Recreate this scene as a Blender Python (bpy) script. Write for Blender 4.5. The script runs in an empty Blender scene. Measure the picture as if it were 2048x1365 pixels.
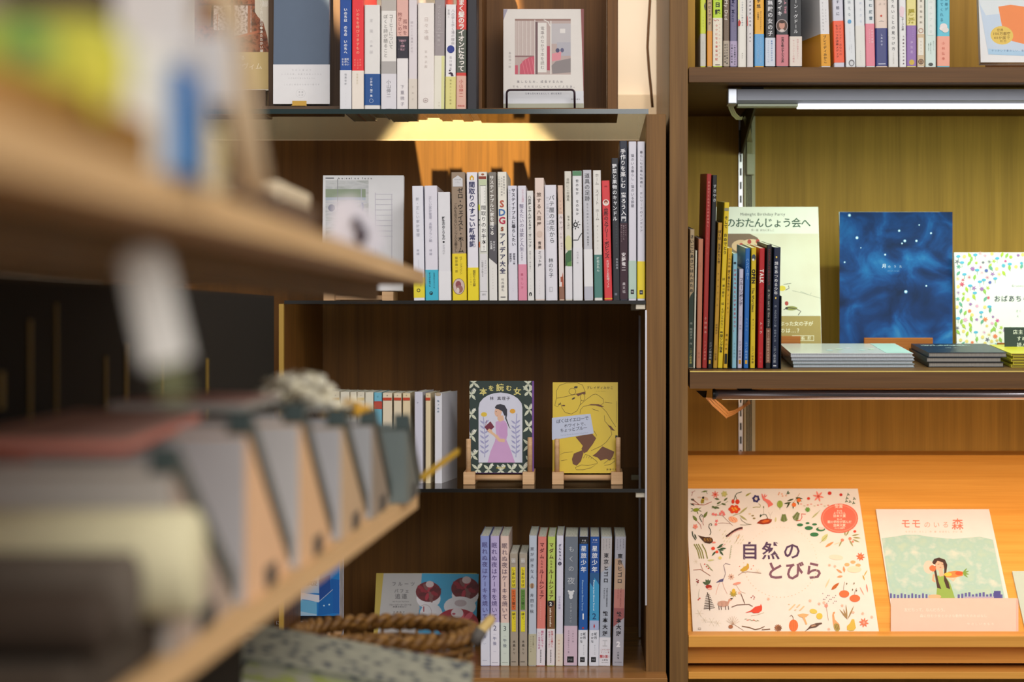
import bpy, bmesh, math, random
from mathutils import Vector, Matrix
random.seed(7)
D2 = bpy.data
SC = bpy.context.scene
COL = SC.collection
FP = 3982.0            # focal length in pixels of a 2048 wide frame
PX, PY = 1180.0, 640.0 # where the camera axis meets the frame

# ---------------------------------------------------------------- camera
cam_d = D2.cameras.new('camera')
cam = D2.objects.new('camera', cam_d)
COL.objects.link(cam)
SC.camera = cam
cam_d.sensor_width = 36.0
cam_d.lens = 70.0
cam.location = (0, 0, 0)
cam.rotation_euler = (math.pi / 2, 0, 0)
cam_d.shift_x = -(PX - 1024) / 2048.0
cam_d.shift_y = -(682.5 - PY) / 2048.0
cam_d.clip_start = 0.02
cam_d.dof.use_dof = True
cam_d.dof.focus_distance = 2.73
cam_d.dof.aperture_fstop = 4.7

# ---------------------------------------------------------------- world, lights, exposure
SC.view_settings.view_transform = 'Standard'
SC.view_settings.look = 'None'
SC.view_settings.gamma = 1.0
SC.view_settings.use_curve_mapping = False
SC.view_settings.exposure = 0.1
world = D2.worlds.new('world')
SC.world = world
world.use_nodes = True
bgn = world.node_tree.nodes['Background']
bgn.inputs[0].default_value = (1.0, 0.93, 0.86, 1)
bgn.inputs[1].default_value = 0.42


def area_light(name, loc, target, sx, sy, power, col, spread=180):
    l = D2.lights.new(name, 'AREA')
    l.shape = 'RECTANGLE'
    l.size, l.size_y = sx, sy
    l.energy = power
    l.color = col
    l.spread = math.radians(spread)
    o = D2.objects.new(name, l)
    COL.objects.link(o)
    o.location = loc
    o.rotation_euler = (Vector(target) - Vector(loc)).to_track_quat('-Z', 'Y').to_euler()
    return o


area_light('front_fill_light', (0.9, -1.6, 1.3), (-0.1, 2.7, -0.1), 2.2, 1.6, 66, (1.0, 0.985, 0.97))  # added soft fill from behind the camera, not an actual window
area_light('aisle_fill_light', (1.3, 0.7, 1.5), (-0.2, 1.0, -0.1), 0.9, 0.9, 22, (1.0, 0.94, 0.86))  # added fill from the aisle side, brightens the near shelf fronts
area_light('wall_fill_light', (0.06, 2.2, 1.5), (0.085, 3.26, 0.45), 0.15, 0.15, 0.62, (1.0, 0.92, 0.84), 26)  # added fill that lifts the pale wall beside the crate
area_light('overhead_fill_light', (-0.6, 0.9, 1.9), (-0.4, 1.7, -0.2), 1.2, 1.2, 13, (1.0, 0.93, 0.84))  # added overhead fill for ambience, stands for no known fixture


def spot_light(name, loc, target, power, col, deg, rad, blend=0.15):
    l = D2.lights.new(name, 'SPOT')
    l.energy = power
    l.color = col
    l.spot_size = math.radians(deg)
    l.spot_blend = blend
    l.shadow_soft_size = rad
    o = D2.objects.new(name, l)
    COL.objects.link(o)
    o.location = loc
    o.rotation_euler = (Vector(target) - Vector(loc)).to_track_quat('-Z', 'Y').to_euler()
    return o


spot_light('warm_track_spot', (-0.455, 1.95, 1.46), (-0.215, 3.08, 0.27), 820, (1.0, 0.77, 0.45), 12.5, 0.010)

# ---------------------------------------------------------------- materials


def lin(h):
    if isinstance(h, str):
        h = [int(h[i:i + 2], 16) for i in (0, 2, 4)]
    out = []
    for c in h[:3]:
        c = c / 255.0
        out.append(c / 12.92 if c <= 0.04045 else ((c + 0.055) / 1.055) ** 2.4)
    return (*out, 1.0)


_mats = {}


def mat(col, rough=0.55, metal=0.0, spec=0.35, tag='paint'):
    key = (str(col), rough, metal, spec)
    if key in _mats:
        return _mats[key]
    m = D2.materials.new('%s_%s' % (tag, col if isinstance(col, str) else 'mix'))
    m.use_nodes = True
    nt = m.node_tree
    b = nt.nodes['Principled BSDF']
    b.inputs['Roughness'].default_value = rough
    b.inputs['Metallic'].default_value = metal
    b.inputs['Specular IOR Level'].default_value = spec
    # a breath of procedural variation so nothing is dead flat
    tc = nt.nodes.new('ShaderNodeTexCoord')
    nz = nt.nodes.new('ShaderNodeTexNoise')
    nz.inputs['Scale'].default_value = 60
    nz.inputs['Detail'].default_value = 2
    mx = nt.nodes.new('ShaderNodeMix')
    mx.data_type = 'RGBA'
    c = lin(col)
    mx.inputs['A'].default_value = c
    mx.inputs['B'].default_value = (c[0] * .93, c[1] * .93, c[2] * .93, 1)
    nt.links.new(tc.outputs['Object'], nz.inputs['Vector'])
    nt.links.new(nz.outputs['Fac'], mx.inputs['Factor'])
    nt.links.new(mx.outputs['Result'], b.inputs['Base Color'])
    _mats[key] = m
    return m


def wood(name, c1, c2, axis='Z', scale=1.0, rough=0.45, bump=0.25, fine=1.0):
    m = D2.materials.new(name)
    m.use_nodes = True
    nt = m.node_tree
    b = nt.nodes['Principled BSDF']
    b.inputs['Roughness'].default_value = rough
    b.inputs['Specular IOR Level'].default_value = 0.18
    tc = nt.nodes.new('ShaderNodeTexCoord')
    mp = nt.nodes.new('ShaderNodeMapping')
    s = [60 * scale] * 3
    s['XYZ'.index(axis)] = 2.2 * scale
    mp.inputs['Scale'].default_value = s
    n1 = nt.nodes.new('ShaderNodeTexNoise')
    n1.inputs['Scale'].default_value = 1.0
    n1.inputs['Detail'].default_value = 5
    n1.inputs['Distortion'].default_value = 0.4
    mp2 = nt.nodes.new('ShaderNodeMapping')
    s2 = [420 * fine] * 3
    s2['XYZ'.index(axis)] = 9
    mp2.inputs['Scale'].default_value = s2
    n2 = nt.nodes.new('ShaderNodeTexNoise')
    n2.inputs['Scale'].default_value = 1.0
    n2.inputs['Detail'].default_value = 2
    add = nt.nodes.new('ShaderNodeMath')
    add.operation = 'MULTIPLY_ADD'
    add.inputs[1].default_value = 0.45
    cr = nt.nodes.new('ShaderNodeValToRGB')
    cr.color_ramp.elements[0].position = 0.42
    cr.color_ramp.elements[0].color = lin(c1)
    cr.color_ramp.elements[1].position = 0.95
    cr.color_ramp.elements[1].color = lin(c2)
    bp = nt.nodes.new('ShaderNodeBump')
    bp.inputs['Strength'].default_value = bump
    bp.inputs['Distance'].default_value = 0.0006
    L = nt.links.new
    L(tc.outputs['Object'], mp.inputs['Vector'])
    L(mp.outputs[0], n1.inputs['Vector'])
    L(tc.outputs['Object'], mp2.inputs['Vector'])
    L(mp2.outputs[0], n2.inputs['Vector'])
    L(n2.outputs['Fac'], add.inputs[0])
    L(n1.outputs['Fac'], add.inputs[2])
    L(add.outputs[0], cr.inputs[0])
    L(cr.outputs[0], b.inputs['Base Color'])
    L(add.outputs[0], bp.inputs['Height'])
    L(bp.outputs[0], b.inputs['Normal'])
    return m


def noisy(name, cols, scale=30, detail=3, rough=0.6, stretch=(1, 1, 1), metal=0.0, voronoi=False, bump=0.0):
    """procedural colour field: cols = [(pos, hex), ...]"""
    m = D2.materials.new(name)
    m.use_nodes = True
    nt = m.node_tree
    b = nt.nodes['Principled BSDF']
    b.inputs['Roughness'].default_value = rough
    b.inputs['Metallic'].default_value = metal
    b.inputs['Specular IOR Level'].default_value = 0.3
    tc = nt.nodes.new('ShaderNodeTexCoord')
    mp = nt.nodes.new('ShaderNodeMapping')
    mp.inputs['Scale'].default_value = stretch
    if voronoi:
        n = nt.nodes.new('ShaderNodeTexVoronoi')
        out = n.outputs['Distance']
    else:
        n = nt.nodes.new('ShaderNodeTexNoise')
        n.inputs['Detail'].default_value = detail
        out = n.outputs['Fac']
    n.inputs['Scale'].default_value = scale
    cr = nt.nodes.new('ShaderNodeValToRGB')
    while len(cr.color_ramp.elements) < len(cols):
        cr.color_ramp.elements.new(0.5)
    for e, (p, c) in zip(cr.color_ramp.elements, cols):
        e.position = p
        e.color = lin(c)
    L = nt.links.new
    L(tc.outputs['Object'], mp.inputs['Vector'])
    L(mp.outputs[0], n.inputs['Vector'])
    L(out, cr.inputs[0])
    L(cr.outputs[0], b.inputs['Base Color'])
    if bump:
        bp = nt.nodes.new('ShaderNodeBump')
        bp.inputs['Strength'].default_value = bump
        bp.inputs['Distance'].default_value = 0.001
        L(out, bp.inputs['Height'])
        L(bp.outputs[0], b.inputs['Normal'])
    return m


def gradient(name, stops, axis='Z', size=0.2, rough=0.5):
    """print whose ink changes colour along one local axis of the object; stops by local metres/size"""
    m = D2.materials.new(name)
    m.use_nodes = True
    nt = m.node_tree
    b = nt.nodes['Principled BSDF']
    b.inputs['Roughness'].default_value = rough
    b.inputs['Specular IOR Level'].default_value = 0.35
    tc = nt.nodes.new('ShaderNodeTexCoord')
    sp = nt.nodes.new('ShaderNodeSeparateXYZ')
    dv = nt.nodes.new('ShaderNodeMath')
    dv.operation = 'DIVIDE'
    dv.inputs[1].default_value = size
    cr = nt.nodes.new('ShaderNodeValToRGB')
    while len(cr.color_ramp.elements) < len(stops):
        cr.color_ramp.elements.new(0.5)
    for e, (p, c) in zip(cr.color_ramp.elements, stops):
        e.position = p
        e.color = lin(c)
    L = nt.links.new
    L(tc.outputs['Object'], sp.inputs[0])
    L(sp.outputs['XYZ'.index(axis)], dv.inputs[0])
    L(dv.outputs[0], cr.inputs[0])
    L(cr.outputs[0], b.inputs['Base Color'])
    return m


def glow(name, col, strength):
    m = D2.materials.new(name)
    m.use_nodes = True
    nt = m.node_tree
    b = nt.nodes['Principled BSDF']
    b.inputs['Base Color'].default_value = (0.9, 0.9, 0.9, 1)
    b.inputs['Emission Color'].default_value = (*col, 1)
    b.inputs['Emission Strength'].default_value = strength
    return m


def glass(name, tint, rough=0.0):
    m = D2.materials.new(name)
    m.use_nodes = True
    b = m.node_tree.nodes['Principled BSDF']
    b.inputs['Base Color'].default_value = (*tint, 1)
    b.inputs['Transmission Weight'].default_value = 1.0
    b.inputs['Roughness'].default_value = rough
    b.inputs['IOR'].default_value = 1.5
    # light passes straight through so that the lamps above the shelf reach what lies below it
    nt = m.node_tree
    out = nt.nodes['Material Output']
    gl = nt.nodes.new('ShaderNodeBsdfGlossy')
    gl.inputs['Roughness'].default_value = 0.0
    tr = nt.nodes.new('ShaderNodeBsdfTransparent')
    tr.inputs[0].default_value = (*tint, 1)
    fr = nt.nodes.new('ShaderNodeFresnel')
    fr.inputs['IOR'].default_value = 1.28
    mx = nt.nodes.new('ShaderNodeMixShader')
    geo = nt.nodes.new('ShaderNodeNewGeometry')
    inv = nt.nodes.new('ShaderNodeMath')
    inv.operation = 'SUBTRACT'
    inv.inputs[0].default_value = 1.0
    mul = nt.nodes.new('ShaderNodeMath')
    mul.operation = 'MULTIPLY'
    nt.links.new(geo.outputs['Backfacing'], inv.inputs[1])
    nt.links.new(inv.outputs[0], mul.inputs[0])
    nt.links.new(fr.outputs[0], mul.inputs[1])
    nt.links.new(mul.outputs[0], mx.inputs[0])
    nt.links.new(tr.outputs[0], mx.inputs[1])
    nt.links.new(gl.outputs[0], mx.inputs[2])
    nt.links.new(mx.outputs[0], out.inputs[0])
    return m


# ---------------------------------------------------------------- objects
def empty(name, label=None, cat=None, loc=(0, 0, 0), rot=(0, 0, 0), group=None, kind=None):
    o = D2.objects.new(name, None)
    o.empty_display_size = 0.02
    COL.objects.link(o)
    o.location = loc
    o.rotation_euler = rot
    tagp(o, label, cat, group, kind)
    return o


def tagp(o, label=None, cat=None, group=None, kind=None):
    if label:
        o['label'] = label
    if cat:
        o['category'] = cat
    if group:
        o['group'] = group
    if kind:
        o['kind'] = kind
    return o


def mesh_obj(name, verts, faces, mats, parent=None, midx=None, smooth=False):
    me = D2.meshes.new(name)
    me.from_pydata([tuple(v) for v in verts], [], faces)
    if not isinstance(mats, (list, tuple)):
        mats = [mats]
    for m in mats:
        me.materials.append(m)
    if midx:
        me.polygons.foreach_set('material_index', midx)
    if smooth:
        me.polygons.foreach_set('use_smooth', [True] * len(me.polygons))
    me.update()
    o = D2.objects.new(name, me)
    COL.objects.link(o)
    if parent:
        o.parent = parent
    return o


class MB:
    """collects simple shapes for ONE mesh object"""
    def __init__(s):
        s.v, s.f, s.m = [], [], []
        s.cur = 0

    def add(s, vs, fs):
        b = len(s.v)
        s.v += [Vector(v) for v in vs]
        s.f += [tuple(i + b for i in f) for f in fs]
        s.m += [s.cur] * len(fs)
        return s

    def box(s, x0, x1, y0, y1, z0, z1, bev=0.0):
        if bev <= 0:
            vs = [(x, y, z) for x in (x0, x1) for y in (y0, y1) for z in (z0, z1)]
            return s.add(vs, [(0, 1, 3, 2), (4, 6, 7, 5), (0, 4, 5, 1), (2, 3, 7, 6), (0, 2, 6, 4), (1, 5, 7, 3)])
        bm = bmesh.new()
        bmesh.ops.create_cube(bm, size=1)
        for v in bm.verts:
            v.co = Vector(((x0 + x1) / 2 + v.co.x * (x1 - x0), (y0 + y1) / 2 + v.co.y * (y1 - y0), (z0 + z1) / 2 + v.co.z * (z1 - z0)))
        bmesh.ops.bevel(bm, geom=list(bm.edges), offset=bev, segments=2, profile=0.5, affect='EDGES')
        bm.verts.index_update()
        s.add([v.co.copy() for v in bm.verts], [tuple(v.index for v in f.verts) for f in bm.faces])
        bm.free()
        return s

    def hexa(s, p):
        """8 points: bottom 4 (ccw) then top 4"""
        return s.add(p, [(3, 2, 1, 0), (4, 5, 6, 7), (0, 1, 5, 4), (1, 2, 6, 5), (2, 3, 7, 6), (3, 0, 4, 7)])

    def prism(s, poly, a, b, axis='z'):
        """poly 2d extruded along an axis from a to b"""
        n = len(poly)
        def P(p, t):
            return {'z': (p[0], p[1], t), 'y': (p[0], t, p[1]), 'x': (t, p[0], p[1])}[axis]
        vs = [P(p, a) for p in poly] + [P(p, b) for p in poly]
        fs = [tuple(range(n))[::-1], tuple(range(n, 2 * n))] + [(i, (i + 1) % n, n + (i + 1) % n, n + i) for i in range(n)]
        return s.add(vs, fs)

    def tube(s, pts, r, n=8, cap=True, rx=None):
        pts = [Vector(p) for p in pts]
        rings = []
        up = Vector((0.12, 0.3, 1)).normalized()
        for i, p in enumerate(pts):
            t = (pts[min(i + 1, len(pts) - 1)] - pts[max(i - 1, 0)]).normalized()
            a = t.cross(up)
            if a.length < 1e-4:
                a = t.cross(Vector((1, 0, 0)))
            a.normalize()
            b = t.cross(a).normalized()
            rr = r[i] if isinstance(r, (list, tuple)) else r
            r2 = rr if rx is None else rx
            rings.append([p + a * rr * math.cos(2 * math.pi * k / n) + b * r2 * math.sin(2 * math.pi * k / n) for k in range(n)])
        vs = [v for g in rings for v in g]
        fs = []
        for i in range(len(pts) - 1):
            for k in range(n):
                fs.append((i * n + k, i * n + (k + 1) % n, (i + 1) * n + (k + 1) % n, (i + 1) * n + k))
        if cap:
            fs.append(tuple(range(n))[::-1])
            fs.append(tuple(range((len(pts) - 1) * n, len(pts) * n)))
        return s.add(vs, fs)

    def blob(s, c, rx, ry, rz, n=8, m=5, jit=0.0):
        vs, fs = [], []
        for j in range(m + 1):
            th = math.pi * j / m
            for k in range(n):
                ph = 2 * math.pi * k / n
                q = 1 + random.uniform(-jit, jit)
                vs.append((c[0] + rx * q * math.sin(th) * math.cos(ph), c[1] + ry * q * math.sin(th) * math.sin(ph), c[2] + rz * q * math.cos(th)))
        for j in range(m):
            for k in range(n):
                fs.append((j * n + k, (j + 1) * n + k, (j + 1) * n + (k + 1) % n, j * n + (k + 1) % n))
        return s.add(vs, fs)

    def build(s, name, mats, parent=None, smooth=False):
        return mesh_obj(name, s.v, s.f, mats, parent, s.m, smooth)


def at(px, py, Y):
    return Vector(((px - PX) / FP * Y, Y, (PY - py) / FP * Y))


def mpx(n, Y):
    return n * Y / FP


# ---------------------------------------------------------------- glyphs
_glyph = {}


def want(chars, wt):
    new = [c for c in dict.fromkeys(chars) if (c, wt) not in _glyph and c not in ' \u3000\n']
    obs = []
    for c in new:
        cu = D2.curves.new('g', 'FONT')
        cu.body = c
        cu.size = 1
        cu.resolution_u = 2
        if wt:
            cu.offset = wt
        o = D2.objects.new('g', cu)
        COL.objects.link(o)
        obs.append((c, cu, o))
    if obs:
        dg = bpy.context.evaluated_depsgraph_get()
        for c, cu, o in obs:
            me = D2.meshes.new_from_object(o.evaluated_get(dg))
            vs = [(v.co.x, v.co.y) for v in me.vertices]
            fs = [tuple(p.vertices) for p in me.polygons]
            xs = [v[0] for v in vs] or [0, 0]
            _glyph[(c, wt)] = (vs, fs, min(xs), max(xs))
            D2.meshes.remove(me)
        for c, cu, o in obs:
            D2.objects.remove(o)
            D2.curves.remove(cu)


_turn = 'ー〜…―（）-~:'
_small = 'っゃゅょぁぃぅぇぉッャュョァィゥェォ、。'


class Ink:
    """flat print on a surface; f(x, y, lift) -> local point, y running down"""
    def __init__(s, f, base=0.00025, step=3e-6):
        s.f = f
        s.lift = base
        s.step = step
        s.v, s.fc, s.m, s.cols = [], [], [], []
        s.base, s.n, s.clip, s.wrap = base, 0, None, False

    def _c(s, col):
        if col not in s.cols:
            s.cols.append(col)
        return s.cols.index(col)

    def raw(s, pts, faces, col):
        b = len(s.v)
        if s.clip:
            c = s.clip
            pts = [(min(max(x, c[0]), c[2]), min(max(y, c[1]), c[3])) for x, y in pts]
        s.v += [s.f(x, y, s.lift) for x, y in pts]
        s.fc += [tuple(i + b for i in q) for q in faces]
        s.m += [s._c(col)] * len(faces)
        s.n += 1
        s.lift = s.base + s.step * (s.n if (s.n < 60 or not s.wrap) else 60 + (s.n - 60) % 90)
        return s

    def poly(s, pts, col):
        # earcut through tessellation for concave outlines
        from mathutils.geometry import tessellate_polygon
        tris = tessellate_polygon([[Vector((x, y, 0)) for x, y in pts]])
        fs = []
        for a, b, c in tris:
            (ax, ay), (bx, by), (cx, cy) = pts[a], pts[b], pts[c]
            if (bx - ax) * (cy - ay) - (by - ay) * (cx - ax) > 0:
                a, c = c, a
            fs.append((a, b, c))
        return s.raw(pts, fs, col)

    def rect(s, x0, y0, x1, y1, col):
        return s.raw([(x0, y0), (x0, y1), (x1, y1), (x1, y0)], [(0, 1, 2, 3)], col)

    def ell(s, cx, cy, rx, ry, col, n=18, rot=0.0):
        c, d = math.cos(rot), math.sin(rot)
        p = []
        for k in range(n):
            a = -2 * math.pi * k / n
            x, y = rx * math.cos(a), ry * math.sin(a)
            p.append((cx + x * c - y * d, cy + x * d + y * c))
        return s.raw(p, [tuple(range(n))], col)

    def ring(s, cx, cy, rx, ry, w, col, n=24):
        p, f = [], []
        for k in range(n):
            a = -2 * math.pi * k / n
            p += [(cx + rx * math.cos(a), cy + ry * math.sin(a)), (cx + (rx - w) * math.cos(a), cy + (ry - w) * math.sin(a))]
            f.append((2 * k, (2 * k + 2) % (2 * n), (2 * k + 3) % (2 * n), 2 * k + 1))
        return s.raw(p, f, col)

    def line(s, pts, w, col, taper=False):
        L, n = [], len(pts)
        for i, (x, y) in enumerate(pts):
            x0, y0 = pts[max(i - 1, 0)]
            x1, y1 = pts[min(i + 1, n - 1)]
            dx, dy = x1 - x0, y1 - y0
            q = math.hypot(dx, dy) or 1
            ww = w / 2 * ((1 - 0.75 * i / (n - 1)) if taper else 1)
            L.append((x - dy / q * ww, y + dx / q * ww))
            L.append((x + dy / q * ww, y - dx / q * ww))
        return s.raw(L, [(2 * i, 2 * i + 2, 2 * i + 3, 2 * i + 1) for i in range(n - 1)], col)

    def leaf(s, x, y, ln, wd, ang, col):
        """pointed leaf from (x,y) along ang degrees (0 = right, 90 = down)"""
        a = math.radians(ang)
        c, d = math.cos(a), math.sin(a)
        prof = [(0, 0), (.2, .7), (.45, 1), (.75, .65), (1, 0), (.75, -.65), (.45, -1), (.2, -.7)]
        p = [(x + u * ln * c - v * wd / 2 * d, y + u * ln * d + v * wd / 2 * c) for u, v in prof][::-1]
        return s.raw(p, [tuple(range(8))], col)

    def flower(s, x, y, r, n, col, core=None, w=0.5):
        for k in range(n):
            s.leaf(x, y, r, r * w, k * 360 / n + 11, col)
        if core:
            s.ell(x, y, r * .25, r * .25, core, 10)
        return s

    def tv(s, t, xc, y0, y1, size, col, wt=0.0, sx=1.0):
        want(t, wt)
        n = len(t)
        pitch = (y1 - y0) / n
        P, F = [], []
        for i, ch in enumerate(t):
            if ch in ' \u3000':
                continue
            vs, fs, a, b = _glyph[(ch, wt)]
            yc = y0 + pitch * (i + .5)
            gx = 0.5 if (a > -0.02 and b > 0.5 and ord(ch) > 255) or ord(ch) > 255 else (a + b) / 2
            bs = len(P)
            for x, y in vs:
                x, y = x - gx, y - .358
                if ch in _turn:
                    x, y = y, -x
                if ch in _small:
                    x, y = x + .08, y + .08
                P.append((xc + x * size * sx, yc - y * size))
            F += [tuple(k + bs for k in q) for q in fs]
        return s.raw(P, F, col) if P else s

    def th(s, t, x0, x1, yc, size, col, wt=0.0, arc=0.0, slope=0.0):
        want(t, wt)
        n = len(t)
        P, F = [], []
        latin = all(ord(c) < 256 for c in t)
        if latin:
            adv = [(_glyph[(c, wt)][3] - _glyph[(c, wt)][2] + .1) if c != ' ' else .3 for c in t]
        else:
            adv = [1.0 if ord(c) > 255 else .6 for c in t]
        tot = sum(adv)
        cur = 0
        for i, ch in enumerate(t):
            mid = cur + adv[i] / 2
            cur += adv[i]
            if ch in ' \u3000':
                continue
            vs, fs, a, b = _glyph[(ch, wt)]
            xc = x0 + (x1 - x0) * mid / tot
            u = 2 * mid / tot - 1
            gx = .5 if ord(ch) > 255 else (a + b) / 2
            ang = u * arc * 1.2
            ca, sa = math.cos(ang), math.sin(ang)
            bs = len(P)
            for x, y in vs:
                x, y = (x - gx) * size, -(y - .358) * size
                P.append((xc + x * ca - y * sa, yc + arc * (x1 - x0) * .25 * u * u + slope * (xc - x0) + x * sa + y * ca + slope * x))
            F += [tuple(k + bs for k in q) for q in fs]
        return s.raw(P, F, col) if P else s

    def tr(s, t, xc, y0, y1, size, col, wt=0.0):
        """a line of writing turned a quarter clockwise, reading down from y0"""
        want(t, wt)
        adv = [(_glyph[(c, wt)][3] - _glyph[(c, wt)][2] + .1) if (c != ' ' and ord(c) < 256) else (.3 if c == ' ' else 1) for c in t]
        tot = sum(adv)
        P, F, cur = [], [], 0
        for i, ch in enumerate(t):
            mid = cur + adv[i] / 2
            cur += adv[i]
            if ch == ' ':
                continue
            vs, fs, a, b = _glyph[(ch, wt)]
            gx = (a + b) / 2
            yc = y0 + (y1 - y0) * mid / tot
            k = (y1 - y0) / tot
            bs = len(P)
            for x, y in vs:
                P.append((xc + (y - .35) * size, yc + (x - gx) * min(k, size * 1.3)))
            F += [tuple(q + bs for q in g) for g in fs]
        return s.raw(P, F, col) if P else s

    def build(s, name, parent):
        if not s.v:
            return None
        ms = [c if not isinstance(c, str) else mat(c, 0.5) for c in s.cols]
        return mesh_obj(name, s.v, s.fc, ms, parent, s.m)


# ---------------------------------------------------------------- books seen from the spine
def u_profile(w, d, t, r):
    """outline of a cover folded round a block, spine at y=0"""
    out = [(0, d), (0, r), (r * .3, r * .3), (r, 0), (w - r, 0), (w - r * .3, r * .3), (w, r), (w, d)]
    inn = [(w - t, d), (w - t, t + r * .4), (t, t + r * .4), (t, d)]
    return out + inn


def make_book(w, h, d, col, bands=(), hard=False, root=None, pages='e9e6dc', cover_mat=None, rough=0.42):
    t = 0.0022 if hard else 0.0006
    r = min(0.0022 if hard else 0.0012, w * .22)
    b = MB().prism(u_profile(w, d, t, r), 0, h)
    b.build('cover', cover_mat or mat(col, rough, 0, .4), root)
    lip = 0.0022 if hard else 0.0005
    y0 = t + r * .4 + (.0015 if hard else 0)
    k = MB()
    k.box(t + .0001, w - t - .0001, y0 + .0002, d - (.003 if hard else .001), lip, h - lip)
    k.build('page_block', noisy_pages(pages), root)
    for (z0, z1, c) in bands:
        g = .00028
        pb = MB()
        prof = [(x + (-g if x < w / 2 else g), y - g) for x, y in u_profile(w, d, t, r)[:8]]
        prof = prof + [(w + .00002, d - .004), (w + .00002, r), (w - r * .3 + .00002, r * .3 - .00002), (w - r, -.00002), (r, -.00002), (r * .3 - .00002, r * .3 - .00002), (-.00002, r), (-.00002, d - .004)]
        pb.prism(prof, z0 + (.0001 if z0 <= 0 else 0), z1)
        pb.build('paper_band', mat(c, .4, 0, .4) if isinstance(c, str) else c, root)


_pg = {}


def noisy_pages(c):
    if c not in _pg:
        _pg[c] = noisy('page_edges_' + c, [(0.3, c), (0.7, tuple(int(int(c[i:i + 2], 16) * .86) for i in (0, 2, 4)))], 260, 2, .8, (6, .15, .15))
    return _pg[c]


def spine_row(row, specs):
    ox, oy, sc = row['o']
    Y, Zb = row['Y'], row['Z']
    pitch = row.get('pitch', 0)
    for q in specs:
        (tx0, tx1, bx0, bx1, top, col, bands, texts, label) = q[:9]
        op = q[9] if len(q) > 9 else {}
        k = Y / FP / sc                     # metres per crop pixel
        gap = .00035
        w = ((tx1 - tx0) + (bx1 - bx0)) / 2 * k - 2 * gap
        # base line of the row in crop pixels
        ybase = (PY - Zb * FP / Y - oy) * sc
        h0 = (ybase - top) * k
        dx = ((tx0 + tx1) - (bx0 + bx1)) / 2 * k
        lean = math.atan2(dx, h0)
        h = h0 / math.cos(lean)
        X = (ox + bx0 / sc - PX) / FP * Y + gap
        d = op.get('d', row['d'])
        yaw = math.radians(op.get('yaw', 0))
        dz = w * math.sin(abs(lean)) if lean > 0 else 0
        root = empty(op.get('name', 'book'), label, op.get('cat', 'book'), (X, Y + op.get('dy', 0), Zb + dz + .0001 + row.get('lift', 0)), (0, 0, 0), op.get('group', row['group']))
        root.rotation_mode = 'XYZ'
        root.matrix_world = Matrix.Translation((X, Y + op.get('dy', 0), Zb + dz + .0002)) @ Matrix.Rotation(yaw, 4, 'Z') @ Matrix.Rotation(pitch, 4, 'X') @ Matrix.Rotation(lean, 4, 'Y')
        zz = lambda y: (ybase - y) * k
        bb = [(max(zz(b1), 0), min(zz(b0), h + .0001), c) for b0, b1, c in bands]
        make_book(w, h, d, col, bb, op.get('hard', False), root, op.get('pages', 'e4e0d6'), op.get('mat'))
        W = w / k
        ink = Ink(lambda x, y, l: Vector((x * k, -l - .0002, zz(y))))
        for t in texts:
            kind = t[0]
            if kind == 'rect':
                ink.rect(t[1] * W, t[2], t[3] * W, t[4], t[5])
            elif kind == 'ell':
                ink.ell(t[1] * W, t[2], t[3], t[4], t[5])
            elif kind == 'ring':
                ink.ring(t[1] * W, t[2], t[3], t[3], t[4], t[5])
            elif kind == 'poly':
                ink.poly([(a * W, b) for a, b in t[1]], t[2])
            elif kind == 'line':
                ink.line([(a * W, b) for a, b in t[1]], t[2], t[3])
            elif kind == 'r':
                ink.tr(t[1], t[2] * W, t[3], t[4], t[5], t[6], t[7] if len(t) > 7 else 0)
            elif kind == 'h':
                ink.th(t[1], t[2] * W, t[3] * W, t[4], t[5], t[6], t[7] if len(t) > 7 else 0)
            else:
                s_, u, y0, y1, size, c = t[:6]
                ink.tv(s_, u * W, y0, y1, size, c, t[6] if len(t) > 6 else 0, t[7] if len(t) > 7 else 1)
        lt_ = ink.build('spine_lettering', root)
        if lt_:
            lt_['kind'] = 'stuff'


# ---------------------------------------------------------------- things lying or leaning with their face to the viewer
def face_book(name, label, cat, bl, br_x, top_y, Y, lean, thick, col, group=None, yaw=0.0, hard=False, side_col=None, pages='e9e6dc', dz=0.0, cover=None, thing=True):
    """front cover towards the viewer. bl=(px,py) bottom corner, br_x px of the other bottom corner, top_y px of the top edge."""
    P0 = at(bl[0], bl[1], Y)
    P0.z += dz
    w = (br_x - bl[0]) * Y / FP / max(math.cos(yaw), .2)
    M = Matrix.Translation(P0) @ Matrix.Rotation(yaw, 4, 'Z') @ Matrix.Rotation(-lean, 4, 'X')
    root = empty(name, label, cat, P0, (0, 0, 0), group)
    root.matrix_world = M
    Mi = M.inverted()
    n = (M.to_3x3() @ Vector((0, -1, 0))).normalized()

    def hit(px, py):
        d = Vector(((px - PX) / FP, 1, (PY - py) / FP))
        t = P0.dot(n) / d.dot(n)
        return Mi @ (d * t)
    h = hit((bl[0] + br_x) / 2, top_y).z
    t = 0.0022 if hard else 0.0006
    b = MB()
    # cover: front board, back board and spine at x=0
    prof = [(0, 0), (w, 0), (w, t), (t, t), (t, thick - t), (w, thick - t), (w, thick), (0, thick)]
    b.prism(prof, 0, h)
    b.build('cover', cover or mat(side_col or col, .4, 0, .4), root)
    k = MB()
    lp = .003 if hard else .0006
    k.box(t + .0002, w - lp, t + .0001, thick - t - .0001, lp, h - lp)
    k.build('page_block', noisy_pages(pages), root)

    def f(px, py, l):
        q = hit(px, py)
        return Vector((q.x, -l, q.z))
    return root, Ink(f), (w, h), hit
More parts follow.
